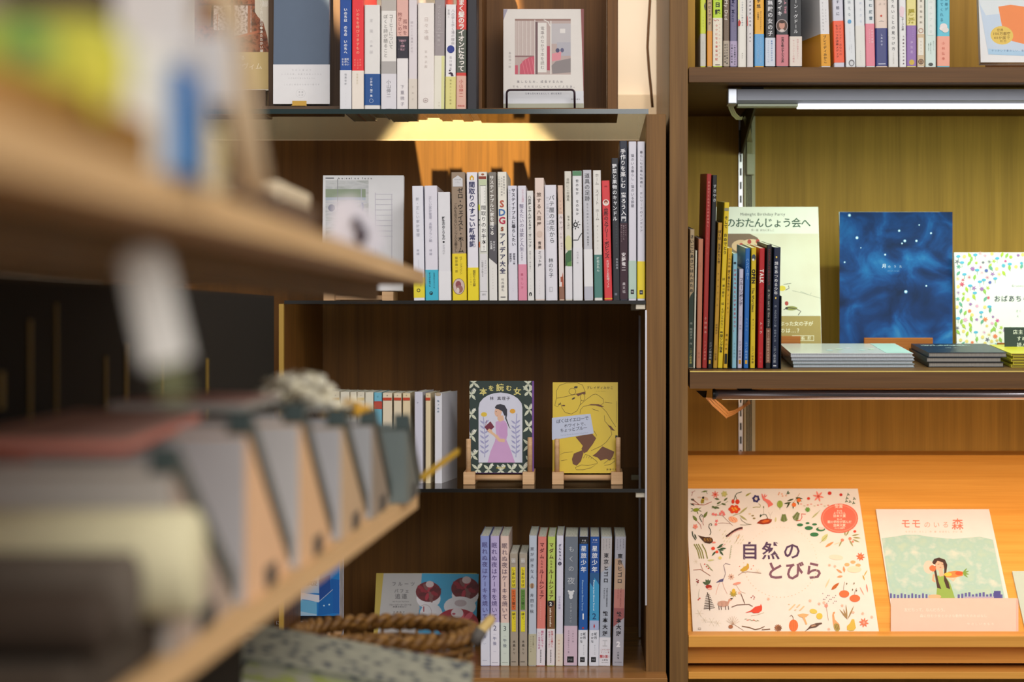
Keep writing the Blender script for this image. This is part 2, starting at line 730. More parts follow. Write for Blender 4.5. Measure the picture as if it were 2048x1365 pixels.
# ================================================================ wood and metal
M_POST = wood('oak_post', '5c4226', '866136', 'Z', 1.0)
M_POSTR = wood('oak_post_warm', '5e4428', '846238', 'Z', 1.0)
M_BACKL = wood('walnut_back', '5a3a19', '7c5122', 'Z', .8, .5, .4, 1.0)
M_BOARDL = wood('oak_base_board', '7a5530', 'a0713e', 'X', 1.0, .25)
M_SHELFR = wood('oak_shelf', '553b22', '71502f', 'X', 1.0)
M_BACKR = wood('oak_veneer_back', '98742c', 'bc923c', 'Z', .8, .5, .5, 1.0)
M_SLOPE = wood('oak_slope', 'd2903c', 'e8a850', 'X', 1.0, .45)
M_CRATE = wood('crate_wood', '5a3d22', '7c552e', 'Z', 1.0)
M_PINE = wood('pine_block', 'b98d63', 'd9b48c', 'X', 2.0, .5)
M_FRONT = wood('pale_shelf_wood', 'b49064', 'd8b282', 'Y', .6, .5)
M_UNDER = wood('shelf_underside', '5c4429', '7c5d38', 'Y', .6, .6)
M_DARK = mat('231f1b', .8, 0, .15)
M_GLASS = glass('shelf_glass', (.88, .93, .90))
M_GEDGE = mat('0f2a2c', .15, 0, .6)
M_GEDGE2 = mat('1c1b1a', .2, 0, .5)
M_STEEL = mat('b9b9bd', .28, .9, .5)
M_ALU = mat('8e929c', .5, .35, .4)
M_BLACK = mat('161616', .5)
M_RAIL = mat('c8c4a4', .45)
M_WALL = noisy('wall_paint', [(0.3, 'd6c6ae'), (0.8, 'ddceb8')], 8, 2, .8)

ZA, ZAB = .2861, .2794        # glass top shelf of the dark bookcase
ZB, ZC, ZD = .0261, -.2292, -.4772
YF = 2.70

# ---------------------------------------------------------------- setting
o = MB().box(-2.6, 2.6, 3.26, 3.30, -1.45, 1.6).build('wall_back', M_WALL)
tagp(o, kind='structure')
o = MB().box(-2.6, 2.6, 3.235, 3.26, .285, .366).build('trim_1', mat('dcc6a4', .7))
tagp(o, kind='structure')
o = MB().box(-2.6, 2.6, -2.6, 3.30, -1.50, -1.45).build('floor', wood('floor_boards', '4a3522', '66492e', 'Y', .4))
tagp(o, kind='structure')

# ---------------------------------------------------------------- dark bookcase with glass shelves
bc = empty('bookcase', 'dark wooden bookcase with glass shelves and a slim oak side post', 'bookcase', (0, YF, -1.45))


def part(mb, name, m, root, smooth=False):
    o = mb.build(name, m, None, smooth)
    o.parent = root
    o.matrix_parent_inverse = root.matrix_world.inverted() if root.type != 'EMPTY' else Matrix.Translation(root.location).inverted()
    return o


xr0, xr1 = at(1292, 0, YF).x, at(1332, 0, YF).x
xl = at(250, 0, YF).x
o = MB().box(xr0, xr1, YF, 3.10, -1.449, .2790, .0008).build('side_panel', M_POST)
o.parent = bc; o.location = (0, -YF, 1.45)
def sub(mb, name, m, root=bc, smooth=False):
    o = mb.build(name, m, None, smooth)
    o.parent = root
    o.location = -root.location
    return o
sub(MB().box(xl - .03, xl, YF, 3.10, -1.449, .2790), 'side_panel', M_POST)
sub(MB().box(xl, xr0 - .0002, 3.094, 3.110, -1.449, .2790), 'back_panel', M_BACKL)
xd = at(568, 0, YF).x
dv = sub(MB().box(xd - .006, xd + .0002, 2.7015, 3.09, -1.449, .0214), 'divider', M_BACKL)
ev = MB().box(xd - .006, xd + .0004, 2.694, 2.7013, -1.449, .0214).build('edge_strip', mat('a8863a', .4))
ev.parent = dv
sub(MB().box(xl, xr1, 2.65, 3.093, ZD - .020, ZD, .001), 'base_board', M_BOARDL)
# glass: body and its dark polished front edge
def pane(x0, x1, y0, z0, z1, em):
    g = sub(MB().box(x0, x1, y0 + .0015, 3.09, z0, z1), 'glass_shelf', M_GLASS)
    e = MB().box(x0, x1, y0, y0 + .0014, z0, z1).build('polished_edge', em)
    e.parent = g
    return g
g = pane(xl, at(1297, 0, YF).x, YF, ZAB, ZA, M_GEDGE)
pane(xd + .0005, xr0 - .0004, 2.699, ZB - .0047, ZB, M_GEDGE2)
pane(xd + .0005, xr0 - .0004, 2.699, ZC - .005, ZC, M_GEDGE2)
for z in (ZB - .0047, ZC - .005):
    x1 = xr0 - .0005
    sub(MB().box(x1 - .0135, x1, 2.703, 2.712, z - .0075, z - .0002, .001), 'shelf_clip', mat('cfc6b4', .35, .3))
    sub(MB().box(x1 - .0135, x1, 3.00, 3.012, z - .0075, z - .0002, .001), 'shelf_clip', mat('cfc6b4', .35, .3))
# slim steel strips at the front of the post and in the side panel
sub(MB().box(xr0 - .0012, xr0 + .0012, YF - .002, YF + .001, ZD + .09, ZB - .013), 'steel_strip', mat('c9c9d2', .3, .6))
sub(MB().box(xr0 - .003, xr0 - .0002, 2.98, 2.992, ZD + .002, ZB - .02), 'steel_strip', mat('8f8a90', .3, .6))

# cord beside the post, on the wall
cb = MB()
pts = []
for (x, y) in [(1301, -60), (1300, 0), (1297, 50), (1295, 95), (1298, 140), (1302, 180), (1305, 215)]:
    p = at(x, y, 3.10); p.y = 3.10
    pts.append(p)
cb.tube(pts, .0022, 8)
o = cb.build('power_cord', mat('6a4a2c', .5), None, True)
tagp(o, 'brown cord hanging against the pale wall between the two bookcases', 'cord')

# ---------------------------------------------------------------- oak bookcase with wooden shelves
br = empty('bookcase', 'tall oak bookcase with wooden shelves and lamps under them', 'bookcase', (1.0, YF, -1.45))
px0, px1 = at(1339, 0, YF).x, at(1376, 0, YF).x
YB = 3.15
XR = 1.25
sub(MB().box(px0, px1, YF, 3.234, -1.449, 1.2, .0008), 'side_panel', M_POSTR, br)
sub(MB().box(XR, XR + .026, YF, 3.234, -1.449, 1.2, .0008), 'side_panel', M_POSTR, br)
sub(MB().box(px1 + .0002, XR - .0002, YB, YB + .012, -1.449, 1.2), 'back_panel', M_BACKR, br)
s1 = sub(MB().box(px1 + .0012, XR - .001, YF + .001, YB - .0005, .3221, .3431, .0006), 'shelf', M_SHELFR, br)
# the shelf of picture books tips forward a little
TILT = math.radians(4.0)
tt = math.tan(TILT)
ZF = -.0698
x0, x1 = px1 + .0025, XR - .001
mb = MB()
mb.hexa([(x0, YF, ZF - .0236), (x1, YF, ZF - .0236), (x1, YB - .001, ZF - .0236 + .449 * tt), (x0, YB - .001, ZF - .0236 + .449 * tt),
         (x0, YF, ZF), (x1, YF, ZF), (x1, YB - .001, ZF + .449 * tt), (x0, YB - .001, ZF + .449 * tt)])
s2 = sub(mb, 'shelf', M_SHELFR, br)
e = MB().box(x0, x1, YF - .0006, YF + .0004, ZF - .0012, ZF + .0006).build('edge_strip', mat('d8bd62', .4), s2)
def zf(Y):
    return ZF + (Y - YF) * tt
# sloping display board with lip
def zs(Y):
    return -.434 + .827 * (Y - 2.76)
mb = MB()
ya, yb = 2.742, 3.035
x0, x1 = px1 + .0006, XR - .001
mb.hexa([(x0, ya, zs(ya) - .018), (x1, ya, zs(ya) - .018), (x1, yb, zs(yb) - .018), (x0, yb, zs(yb) - .018),
         (x0, ya, zs(ya)), (x1, ya, zs(ya)), (x1, yb, zs(yb)), (x0, yb, zs(yb))])
mb.hexa([(x0, yb + .0005, zs(yb) - .02), (x1, yb + .0005, zs(yb) - .02), (x1, YB - .001, zs(yb) - .02), (x0, YB - .001, zs(yb) - .02),
         (x0, yb + .0005, zs(yb)), (x1, yb + .0005, zs(yb)), (x1, YB - .001, zs(yb) - .001), (x0, YB - .001, zs(yb) - .001)])
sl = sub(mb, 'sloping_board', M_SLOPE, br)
ztop = at(0, 1268, 2.72).z
zbot = at(0, 1296, 2.70).z
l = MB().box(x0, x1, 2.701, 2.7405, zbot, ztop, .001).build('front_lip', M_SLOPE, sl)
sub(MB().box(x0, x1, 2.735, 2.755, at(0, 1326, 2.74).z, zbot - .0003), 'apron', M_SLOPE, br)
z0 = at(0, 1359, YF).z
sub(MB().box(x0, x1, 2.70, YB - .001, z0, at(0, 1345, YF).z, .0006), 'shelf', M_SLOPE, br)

# slotted standard and cable channel on the back panel
def channel(px, ylow, yhigh, root):
    Y = YB
    rl = empty('cable_channel', None, None)
    rl.name = 'cable_channel'
    return rl
xa, xb = at(1477, 0, YB).x, at(1485, 0, YB).x
ztp, zbt = at(0, 232, YB).z, at(0, 690, YB).z
zt2, zb2 = at(0, 788, YB).z, at(0, 925, YB).z
for (zz0, zz1) in ((zbt - .02, ztp), (zb2, zt2)):
    st = sub(MB().box(xa, xb, YB - .004, YB - .0003, zz0, zz1), 'slotted_standard', M_STEEL, br)
    sl_mb = MB()
    z = zz0 + .008
    while z < zz1 - .012:
        q = MB().box(xa + .0018, xb - .0018, YB - .0046, YB - .0041, z, z + .0115).build('slot', M_BLACK, st)
        z += .0215
    xc0, xc1 = at(1487.5, 0, YB).x, at(1510, 0, YB).x
    ch = sub(MB().box(xc0, xc1, YB - .004, YB - .0003, zz0, zz1), 'cable_channel', M_RAIL, br)
    for t in (.27, .45, .63):
        xm = xc0 + (xc1 - xc0) * t
        MB().box(xm - .0009, xm + .0009, YB - .0046, YB - .0041, zz0, zz1 - .004).build('groove', mat('39362a', .6), ch)
sub(MB().box(at(1492, 0, YB).x, at(1507.5, 0, YB).x, YB - .014, YB - .0048, at(0, 351, YB).z, at(0, 309, YB).z, .0012), 'cable_connector', mat('cfd0b4', .4), br)

# ---------------------------------------------------------------- lamps under the shelves
def ribbon(pts, w, th=.0012, seg=3):
    """flat ribbon cable of parallel strands: pts are (x,y,z, dx,dz) edges"""
    mb = MB()
    n = len(pts)
    for k in range(seg):
        a0, a1 = k / seg + .02, (k + 1) / seg - .02
        vs, fs = [], []
        for p, q in pts:
            p, q = Vector(p), Vector(q)
            for a in (a0, a1):
                c = p.lerp(q, a)
                vs += [c + Vector((0, -th / 2, 0)), c + Vector((0, th / 2, 0))]
        for i in range(n - 1):
            b = i * 4
            for u, v in ((0, 1), (1, 3), (3, 2), (2, 0)):
                fs.append((b + u, b + v, b + 4 + v, b + 4 + u))
        fs += [(0, 1, 3, 2), (4 * n - 4, 4 * n - 3, 4 * n - 1, 4 * n - 2)]
        mb.add(vs, fs)
    return mb


l1 = empty('light_bar', 'silver light bar glowing cool white below the upper oak shelf', 'lamp', (at(1456, 0, 2.75).x, 2.75, .3221))
xs = at(1456, 0, 2.74).x
zt, zm, zb = at(0, 178, 2.74).z, at(0, 200, 2.74).z, at(0, 206, 2.74).z
XE = XR - .03
def sub1(mb, name, m, root, smooth=False):
    return sub(mb, name, m, root, smooth)
hs = MB()
hs.prism([(2.742, zt), (2.742, zm), (2.748, zb), (2.770, zb), (2.776, zm), (2.776, zt)], xs + .013, XE, 'x')
sub1(hs, 'housing', M_ALU, l1)
sub1(MB().box(xs, xs + .0128, 2.741, 2.778, zb - .001, zt + .0012, .0012), 'end_cap', mat('a9aeb6', .25, .5), l1)
gl_mb = MB()
gl_mb.prism([(2.7475, zb - .0004), (2.7475, zb - .0052), (2.7705, zb - .0052), (2.7705, zb - .0004)], at(1598, 0, 2.74).x, XE - .001, 'x')
sub1(gl_mb, 'lamp_tube', glow('cool_tube', (.97, .97, 1.0), 1.5), l1)
sub1(MB().box(xs + .014, at(1598, 0, 2.74).x - .0003, 2.748, 2.770, zb - .004, zb - .0003, .0006), 'tube_socket', mat('a9b39a', .4), l1)
sub1(MB().box(xs + .02, xs + .05, 2.752, 2.766, zt + .0002, .3219), 'mounting_clip', M_BLACK, l1)
sub1(MB().box(XE - .09, XE - .06, 2.752, 2.766, zt + .0002, .3219), 'mounting_clip', M_BLACK, l1)
a = area_light('tube_glow', (0, 0, 0), (0, 0, -1), .62, .022, 3.7, (.76, 1.0, .66))
a.location = ((at(1598, 0, 2.74).x + XE) / 2, 2.757, zb - .0062)
a.data.size = XE - at(1598, 0, 2.74).x
a.rotation_euler = (math.radians(14), 0, 0)
# ribbon cable from the end cap round to the channel
Yc = 2.79
pts = []
for (ax, ay), (bx, by), Y in (((1455, 205), (1466, 205), 2.772), ((1457, 218), (1468, 217), 2.80), ((1463, 231), (1473, 227), 2.84), ((1472, 240), (1480, 234), 2.88), ((1484, 240), (1486, 233), 2.95)):
    pts.append((at(ax, ay, Y), at(bx, by, Y)))
sub1(ribbon(pts, 0), 'ribbon_cable', mat('b5b18a', .5), l1)
pts = []
for (ax, ay), (bx, by), Y in (((1486, 236), (1490, 232), 2.95), ((1489, 246), (1494, 240), 3.02), ((1492, 262), (1500, 250), 3.08), ((1494, 285), (1505, 285), 3.135), ((1494, 312), (1505, 312), 3.139)):
    pts.append((at(ax, ay, Y), at(bx, by, Y)))
sub1(ribbon(pts, 0), 'ribbon_cable', mat('b5b18a', .5), l1)
# shelf bracket
mb = MB()
A, B = at(1528, 209, 2.80), at(1519, 209, 2.80)
C_, D_ = at(1483, 262, 3.13), at(1487, 244, 3.13)
mb.prism([(2.80, .3215), (3.145, .3215), (3.145, .262), (3.13, .262)], at(1486, 0, 3.13).x - .003, at(1486, 0, 3.13).x + .0, 'x')
sub(mb, 'shelf_bracket', mat('3b3a2c', .5, .4), br)
sub(MB().box(at(1477.2, 0, YB).x, at(1484.5, 0, YB).x, YB - .012, YB - .0048, at(0, 306, YB).z, at(0, 262, YB).z), 'bracket_hook', mat('23221c', .5, .4), br)

l2 = empty('light_bar', 'round chrome light bar below the shelf of picture books', 'lamp', (at(1430, 0, 2.73).x, 2.73, -.0934))
xs = at(1431, 0, 2.72).x
zc = (at(0, 779, 2.72).z + at(0, 799, 2.72).z) / 2
rr = (at(0, 779, 2.72).z - at(0, 799, 2.72).z) / 2
mb = MB()
n = 20
poly = [(2.726 + rr * 1.15 * math.cos(a), zc - .0002 + rr * math.sin(a)) for a in [2 * math.pi * k / n for k in range(n)]]
mb.prism(poly, xs, XE, 'x')
sub1(mb, 'housing', mat('c9c4cc', .22, .85), l2, True)
sub1(MB().prism([(2.726 + rr * 1.28 * math.cos(a), zc + rr * 1.05 * math.sin(a)) for a in [2 * math.pi * k / n for k in range(n)]], xs - .0035, xs - .0002, 'x'), 'end_cap', M_BLACK, l2)
sub1(MB().box(xs + .01, XE - .01, 2.7275, 2.7415, zc - rr * 1.12, zc - rr * .98), 'lamp_tube', glow('warm_tube', (1.0, .72, .42), .9), l2)
b = area_light('tube_glow', (0, 0, 0), (0, 0, -1), .6, .02, 2.0, (1.0, .65, .38))
b.location = ((xs + XE) / 2, 2.735, zc - rr * 1.3)
b.data.size = XE - xs - .03
b.rotation_euler = (math.radians(24), 0, 0)
for xx in (xs + .03, XE - .08):
    sub1(MB().box(xx, xx + .02, 2.722, 2.734, zc + rr * .96, ZF - .0238 + .02 * tt), 'mounting_clip', M_BLACK, l2)
# orange ribbon cable, folded into a V
Y0 = 2.745
pts = []
for (ax, ay), (bx, by), Y in (((1409, 795), (1428, 797), 2.765), ((1424, 812), (1440, 806), 2.80), ((1440, 826), (1450, 815), 2.85), ((1453, 838), (1459, 824), 2.90)):
    pts.append((at(ax, ay, Y), at(bx, by, Y)))
sub1(ribbon(pts, 0), 'ribbon_cable', mat('dca468', .45), l2)
pts = []
for (ax, ay), (bx, by), Y in (((1452, 837), (1458, 823), 2.903), ((1468, 830), (1470, 820), 2.95), ((1485, 819), (1484, 812), 3.03), ((1496, 811), (1491, 807), 3.10), ((1502, 808), (1498, 800), 3.136)):
    pts.append((at(ax, ay, Y), at(bx, by, Y)))
sub1(ribbon(pts, 0), 'ribbon_cable', mat('dca468', .45), l2)
mb = MB()
mb.hexa([at(1406, 795, 2.77), at(1412, 797, 2.765), at(1412, 797, 2.79), at(1406, 795, 2.79), at(1392, 782, 2.77), at(1414, 782, 2.765), at(1414, 782, 2.79), at(1392, 782, 2.79)])
sub1(mb, 'cable_clip', mat('1a1f1e', .5), l2)
# ================================================================ rows of books
W1, W2, W3 = 'e9e7ea', 'e2e0e6', 'e4e2dc'
GR, DK, NV = '8d8a8c', '33302f', '2a2c4a'
rowA = dict(o=(660, 0, 4.876), Y=2.708, Z=ZA, d=.15, group='books on the top glass shelf')
A_ = [
 (95, 210, 95, 210, -560, '164a9c', [(686, 1074, 'dfe0e6')],
  [('いのちは のちの いのちへ', .5, 80, 530, 34, 'e8ecf6', .03), ('新しい', .72, 568, 645, 22, 'e8ecf6', .02), ('医療の', .5, 568, 645, 22, 'e8ecf6', .02), ('かたち', .25, 568, 645, 22, 'e8ecf6', .02), ('稲葉俊郎', .5, 715, 835, 22, '8a8c96'), ('アノニマ', .5, 900, 1040, 12, 'c4c4ca')], 'blue paperback with white lettering and a white band, first on the top glass shelf', {'d': .17}),
 (213, 330, 213, 330, -560, 'e8323a', [(691, 1074, 'ebe2d8')],
  [('いのちを呼びさますもの', .5, 82, 535, 34, 'f6a088', .02), ('ひとの', .72, 572, 650, 20, 'f6b09a'), ('こころと', .5, 575, 680, 20, 'f6b09a'), ('からだ', .25, 575, 650, 20, 'f6b09a'), ('稲葉俊郎', .45, 715, 830, 20, 'd8cdb2')], 'bright red paperback beside the blue one on the top glass shelf', {'d': .17}),
 (332, 490, 332, 490, 50, 'e2e0df', [(722, 1028, '1a4f92')],
  [('言葉の器', .45, 150, 560, 36, 'd4d2d4'), ('詩', .45, 430, 470, 24, 'b4b2b8'), ('酒井信・随筆集', .45, 760, 950, 24, 'dfe6f2', .02), ('ring', .45, 985, 20, 3, 'b8c8e0')], 'short thick white book with a deep blue band near its foot', {'hard': True, 'd': .14}),
 (497, 648, 497, 648, -160, 'e6e3e0', [(-160, 105, 'b9b2ac'), (600, 720, 'aeaaa9'), (721, 1074, 'dcdae2')],
  [('コーヒーについて', .66, 140, 480, 44, '8f8f8c'), ('ぼくと詩が語ること', .3, 140, 565, 44, '94928f'), ('小山伸二', .5, 780, 955, 44, '6b6a70'), ('rect', .3, 1062, .7, 1068, '9a98a0')], 'cream book with grey brush lettering in two columns and a grey block', {'d': .178}),
 (650, 763, 650, 763, -220, 'e8e4e6', [(-220, 355, 'e0b0a6'), (356, 570, '2a2734')],
  [('孤独を', .73, 185, 350, 44, '7d3f40'), ('抱きしめて', .28, 120, 352, 44, '8a4a48'), ('下重暁子', .5, 820, 1045, 40, '9a94a0'), ('h', '下重暁子', .15, .85, 400, 24, 'd8a8b8'), ('h', 'の', .4, .6, 425, 20, 'd8a8b8'), ('h', '言葉', .3, .7, 452, 26, 'd8a8b8'), ('h', '“極上”', .15, .85, 485, 24, 'd8a8b8')], 'pink topped book with a black band around its middle', {'d': .172}),
 (765, 850, 765, 850, -250, 'dcd5da', [(770, 1074, 'dbd2c8')],
  [('読むことの風景とその', .4, 205, 520, 24, 'b7afb6'), ('佐藤武', .5, 820, 1000, 18, 'bdb4ac')], 'narrow pale lilac book with faint lettering and a cream foot'),
 (853, 1020, 853, 1020, 30, 'e9e3e0', [], [('日々本橋', .52, 160, 400, 46, 'd3c6c2'), ('平木太郎', .5, 485, 675, 30, 'cfc4c0'), ('ring', .48, 980, 24, 5, 'b3a09e'), ('ell', .48, 982, 12, 8, 'b8a6a4')], 'wide ivory hardback with a tiny round emblem near the foot', {'hard': True, 'd': .14}),
 (1026, 1125, 1012, 1118, -240, '9c9396', [(546, 1074, 'e6e2d4')], [('ぼくたちの間の', .45, 50, 305, 34, 'c9c2c4'), ('rect', .1, 318, .9, 322, 'c8c2c2'), ('佐藤一', .42, 330, 465, 30, 'cfc8ca'), ('出版', .5, 990, 1050, 14, 'b8b49c'), ('rect', .72, 548, 1, 1070, 'dcdc9e')], 'mauve grey book with a cream lower half', {'d': .17}),
 (1130, 1232, 1123, 1228, 45, 'e8e6e9', [(750, 1074, 'dcd488')],
  [('八の字と歩く湯の理由', .7, 90, 440, 34, 'a9a6ac'), ('言葉と', .28, 90, 180, 26, 'b8b5ba'), ('ell', .5, 482, 36, 38, '2a3a8c'), ('石川理夫', .5, 545, 690, 26, '9d9aa2'), ('poly', [(.3, 715), (.5, 705), (.7, 715), (.8, 745), (.55, 745), (.5, 725), (.3, 722)], '3a2038'), ('ell', .42, 690, 8, 8, '3a2038'), ('温泉めぐりの散歩', .5, 770, 1030, 20, '9c9458')], 'white book with a navy dot and a pale yellow band'),
 (1236, 1332, 1230, 1328, -260, 'c8403a', [(-260, 290, 'd2403a'), (290, 712, '545a50'), (712, 741, 'd03a32'), (741, 1074, 'dcae9e')],
  [('たてまく髪のライオンになって', .5, -120, 700, 62, 'ece6e2', .03), ('小山伸二', .5, 775, 950, 42, 'b8443c'), ('h', '新潮文庫', .15, .85, 1036, 20, 'c0463e')], 'red and grey green book with tall white lettering and a pink foot', {'d': .175}),
 (1336, 1432, 1336, 1432, -200, '25232c', [], [('ring', .5, -100, 20, 4, '444250')], 'black spined book standing against the open wooden crate', {'d': .16}),
]
spine_row(rowA, A_)
rowB = dict(o=(800, 270, 3.9), Y=2.708, Z=ZB, d=.145, group='books on the middle glass shelf')
B_ = [
 (90, 181, 106, 193, 400, 'dfe0ec', [(1115, 1272, 'e3d335')], [('新・正しい家計管理', .48, 485, 800, 28, 'a2a5b2'), ('林總', .45, 890, 945, 22, '9c9fae'), ('line', [(.5, 975), (.5, 1040)], 2, 'c0c2cc'), ('ring', .45, 1215, 14, 5, '1d1d22'), ('お金が', .66, 1120, 1190, 16, '8a7a20')], 'white household book with a yellow band, first upright one on the middle glass shelf'),
 (184, 290, 198, 296, 398, 'dddbe8', [(1055, 1294, '3bb3d0')], [('正しい家計管理 長期プラン編', .45, 480, 840, 26, 'a5a4b6'), ('林總', .45, 890, 945, 22, '9a99ac'), ('お金が足りなくても', .7, 1075, 1200, 15, '1e4a62'), ('将来が不安でも', .35, 1075, 1190, 16, '1e4a62', .02), ('ring', .45, 1237, 14, 5, '14222a'), ('ell', .45, 1240, 5, 7, '14222a')], 'white household book with a bright cyan band at its foot'),
 (294, 391, 301, 402, 447, 'dfdfe6', [(1066, 1294, 'e4e4ea')], [('野生のおくりもの', .45, 640, 822, 25, '37373e', .02), ('ell', .45, 837, 8, 8, '2a2a30'), ('安河内千', .45, 855, 940, 20, 'b4b4be')], 'plain pale book with small black title ending in a dot'),
 (396, 509, 410, 520, 293, '97836f', [(928, 1293, 'e8cf22')], [('poly', [(.1, 345), (.1, 405), (.82, 405), (.82, 345), (.48, 318)][::-1], 'cfcfd4'), ('h', 'ゼロの家', .22, .7, 350, 14, '6b6b72'), ('h', 'くらし', .3, .62, 372, 14, '9b9ba2'), ('ゼロ・ウェイスト・ホーム', .64, 415, 922, 46, '2d241c', .015), ('ごみを出さないシンプルな暮らし', .28, 535, 918, 27, '4a3c30'), ('ベア・ジョンソン', .62, 950, 1090, 22, '5c4c10'), ('服部雄一郎', .3, 950, 1080, 22, '5c4c10'), ('ell', .45, 1185, 47, 64, '4c2c2c'), ('ell', .45, 1185, 44, 61, 'cdb6b0'), ('ell', .42, 1170, 22, 28, '8e4a50'), ('ell', .5, 1205, 26, 30, '9a6a64'), ('ell', .38, 1215, 12, 22, 'd8c8c4')], 'taupe book with a house shaped tag printed on it and a yellow band'),
 (514, 604, 528, 612, 293, 'e4e2ec', [(1037, 1293, 'ead51f')], [('poly', [(.3, 332), (.3, 354), (.68, 354), (.68, 332), (.49, 314)][::-1], 'd8a81e'), ('rect', .42, 334, .56, 354, 'f2f0f2'), ('間取りのすごい新常識', .48, 365, 880, 50, '262a5e', .02), ('間取りの正解', .62, 1058, 1185, 22, '6a5614', .01), ('ここにあり', .3, 1080, 1180, 15, '9a8a2a')], 'white book with bold navy title and a yellow foot band'),
 (607, 681, 618, 690, 290, 'd3d4cc', [], [('rect', .05, 292, .9, 348, 'e6dfd8'), ('rect', .05, 325, .9, 346, '8c3a28'), ('ell', .5, 310, 12, 8, '9a5a3a'), ('rect', .05, 350, .95, 395, 'c3cfae'), ('rect', .2, 396, .84, 914, '8a8c88'), ('rect', .22, 400, .82, 910, 'ebebe8'), ('rect', 0, 545, .16, 590, 'c9cf3a'), ('rect', 0, 660, .16, 668, '3a3c48'), ('rect', 0, 700, .16, 706, '3a3c48'), ('rect', 0, 835, .14, 880, 'c86a3a'), ('間取りのお手本', .56, 548, 860, 38, '2b2d30', .01), ('いまどきの家', .7, 410, 540, 14, '8b8d90'), ('帖き', .56, 865, 905, 16, '2b2d30'), ('rect', .1, 930, .9, 1292, 'dcdbe0'), ('コスパがいい', .7, 975, 1090, 16, '44464c'), ('一級建築士が教える', .38, 975, 1110, 16, '34363c'), ('rect', .1, 1222, .9, 1225, '888888'), ('h', '実例', .3, .7, 1248, 18, '5a5a60')], 'narrow book with a boxed white title panel and tiny coloured marks'),
 (684, 752, 696, 757, 292, '7b756e', [], [('poly', [(0, 705), (0, 960), (1, 1012), (1, 700)][::-1], '56545a'), ('poly', [(0, 962), (0, 1293), (1, 1293), (1, 1014)], 'e0dfdc'), ('サステイナブルに家を建てる', .42, 318, 785, 34, 'f0efec', .02), ('服部麻子', .66, 828, 912, 18, 'cfcfd2'), ('竹内昌義', .3, 828, 895, 18, 'e0e0e2', .02), ('アノニマスタジオ', .45, 1035, 1210, 13, 'a6a4a0')], 'grey brown book with white lettering over a slanting white foot'),
 (755, 832, 766, 837, 290, 'e7e4da', [], [('商品を開発する', .72, 320, 465, 15, '6c6c74'), ('人のための実例', .46, 330, 480, 15, '6c6c74'), ('これで安心', .2, 325, 410, 15, '6c6c74'), ('h', 'S', .2, .74, 538, 74, 'b8543c', .03), ('h', 'D', .2, .76, 605, 74, '3e6fae', .03), ('h', 'G', .2, .76, 668, 74, 'b8284e', .03), ('h', 's', .25, .7, 728, 64, '8e4a2e', .03), ('アイデア大全', .5, 762, 1090, 46, '32325a', .025), ('竹内謙礼', .5, 1118, 1225, 23, '5c5c66'), ('rect', .25, 1264, .8, 1270, '4a4a52')], 'cream white book with rainbow coloured letters above a navy title'),
 (835, 912, 846, 915, 398, 'dcdcea', [(1012, 1293, 'd9d7e4')], [('サステイナブルに暮らしたい', .62, 418, 872, 32, '3b3a48', .015), ('地球とつながる自由な生き方', .2, 425, 665, 15, 'a9b6b6'), ('服部雄一郎', .66, 925, 1015, 18, '5d5c6c', .02), ('服部麻子', .25, 925, 995, 18, '5d5c6c', .02), ('アノニマ', .5, 1150, 1230, 12, 'bcbac8')], 'lilac white book with dark slim title, in the middle of the row'),
 (914, 984, 923, 989, 398, 'dedce8', [(1012, 1293, 'db8aa4')], [('わたしの場所', .62, 425, 530, 18, 'd8a8b8'), ('整えたいのは家と人生', .45, 540, 912, 36, '7a7290'), ('井田典子', .45, 915, 985, 13, '6a6280'), ('暮らし方', .45, 1075, 1210, 22, 'b8506e')], 'lilac white book with a rose pink foot band'),
]
spine_row(rowB, B_)
rowB2 = dict(rowB); rowB2['o'] = (1040, 270, 3.9)
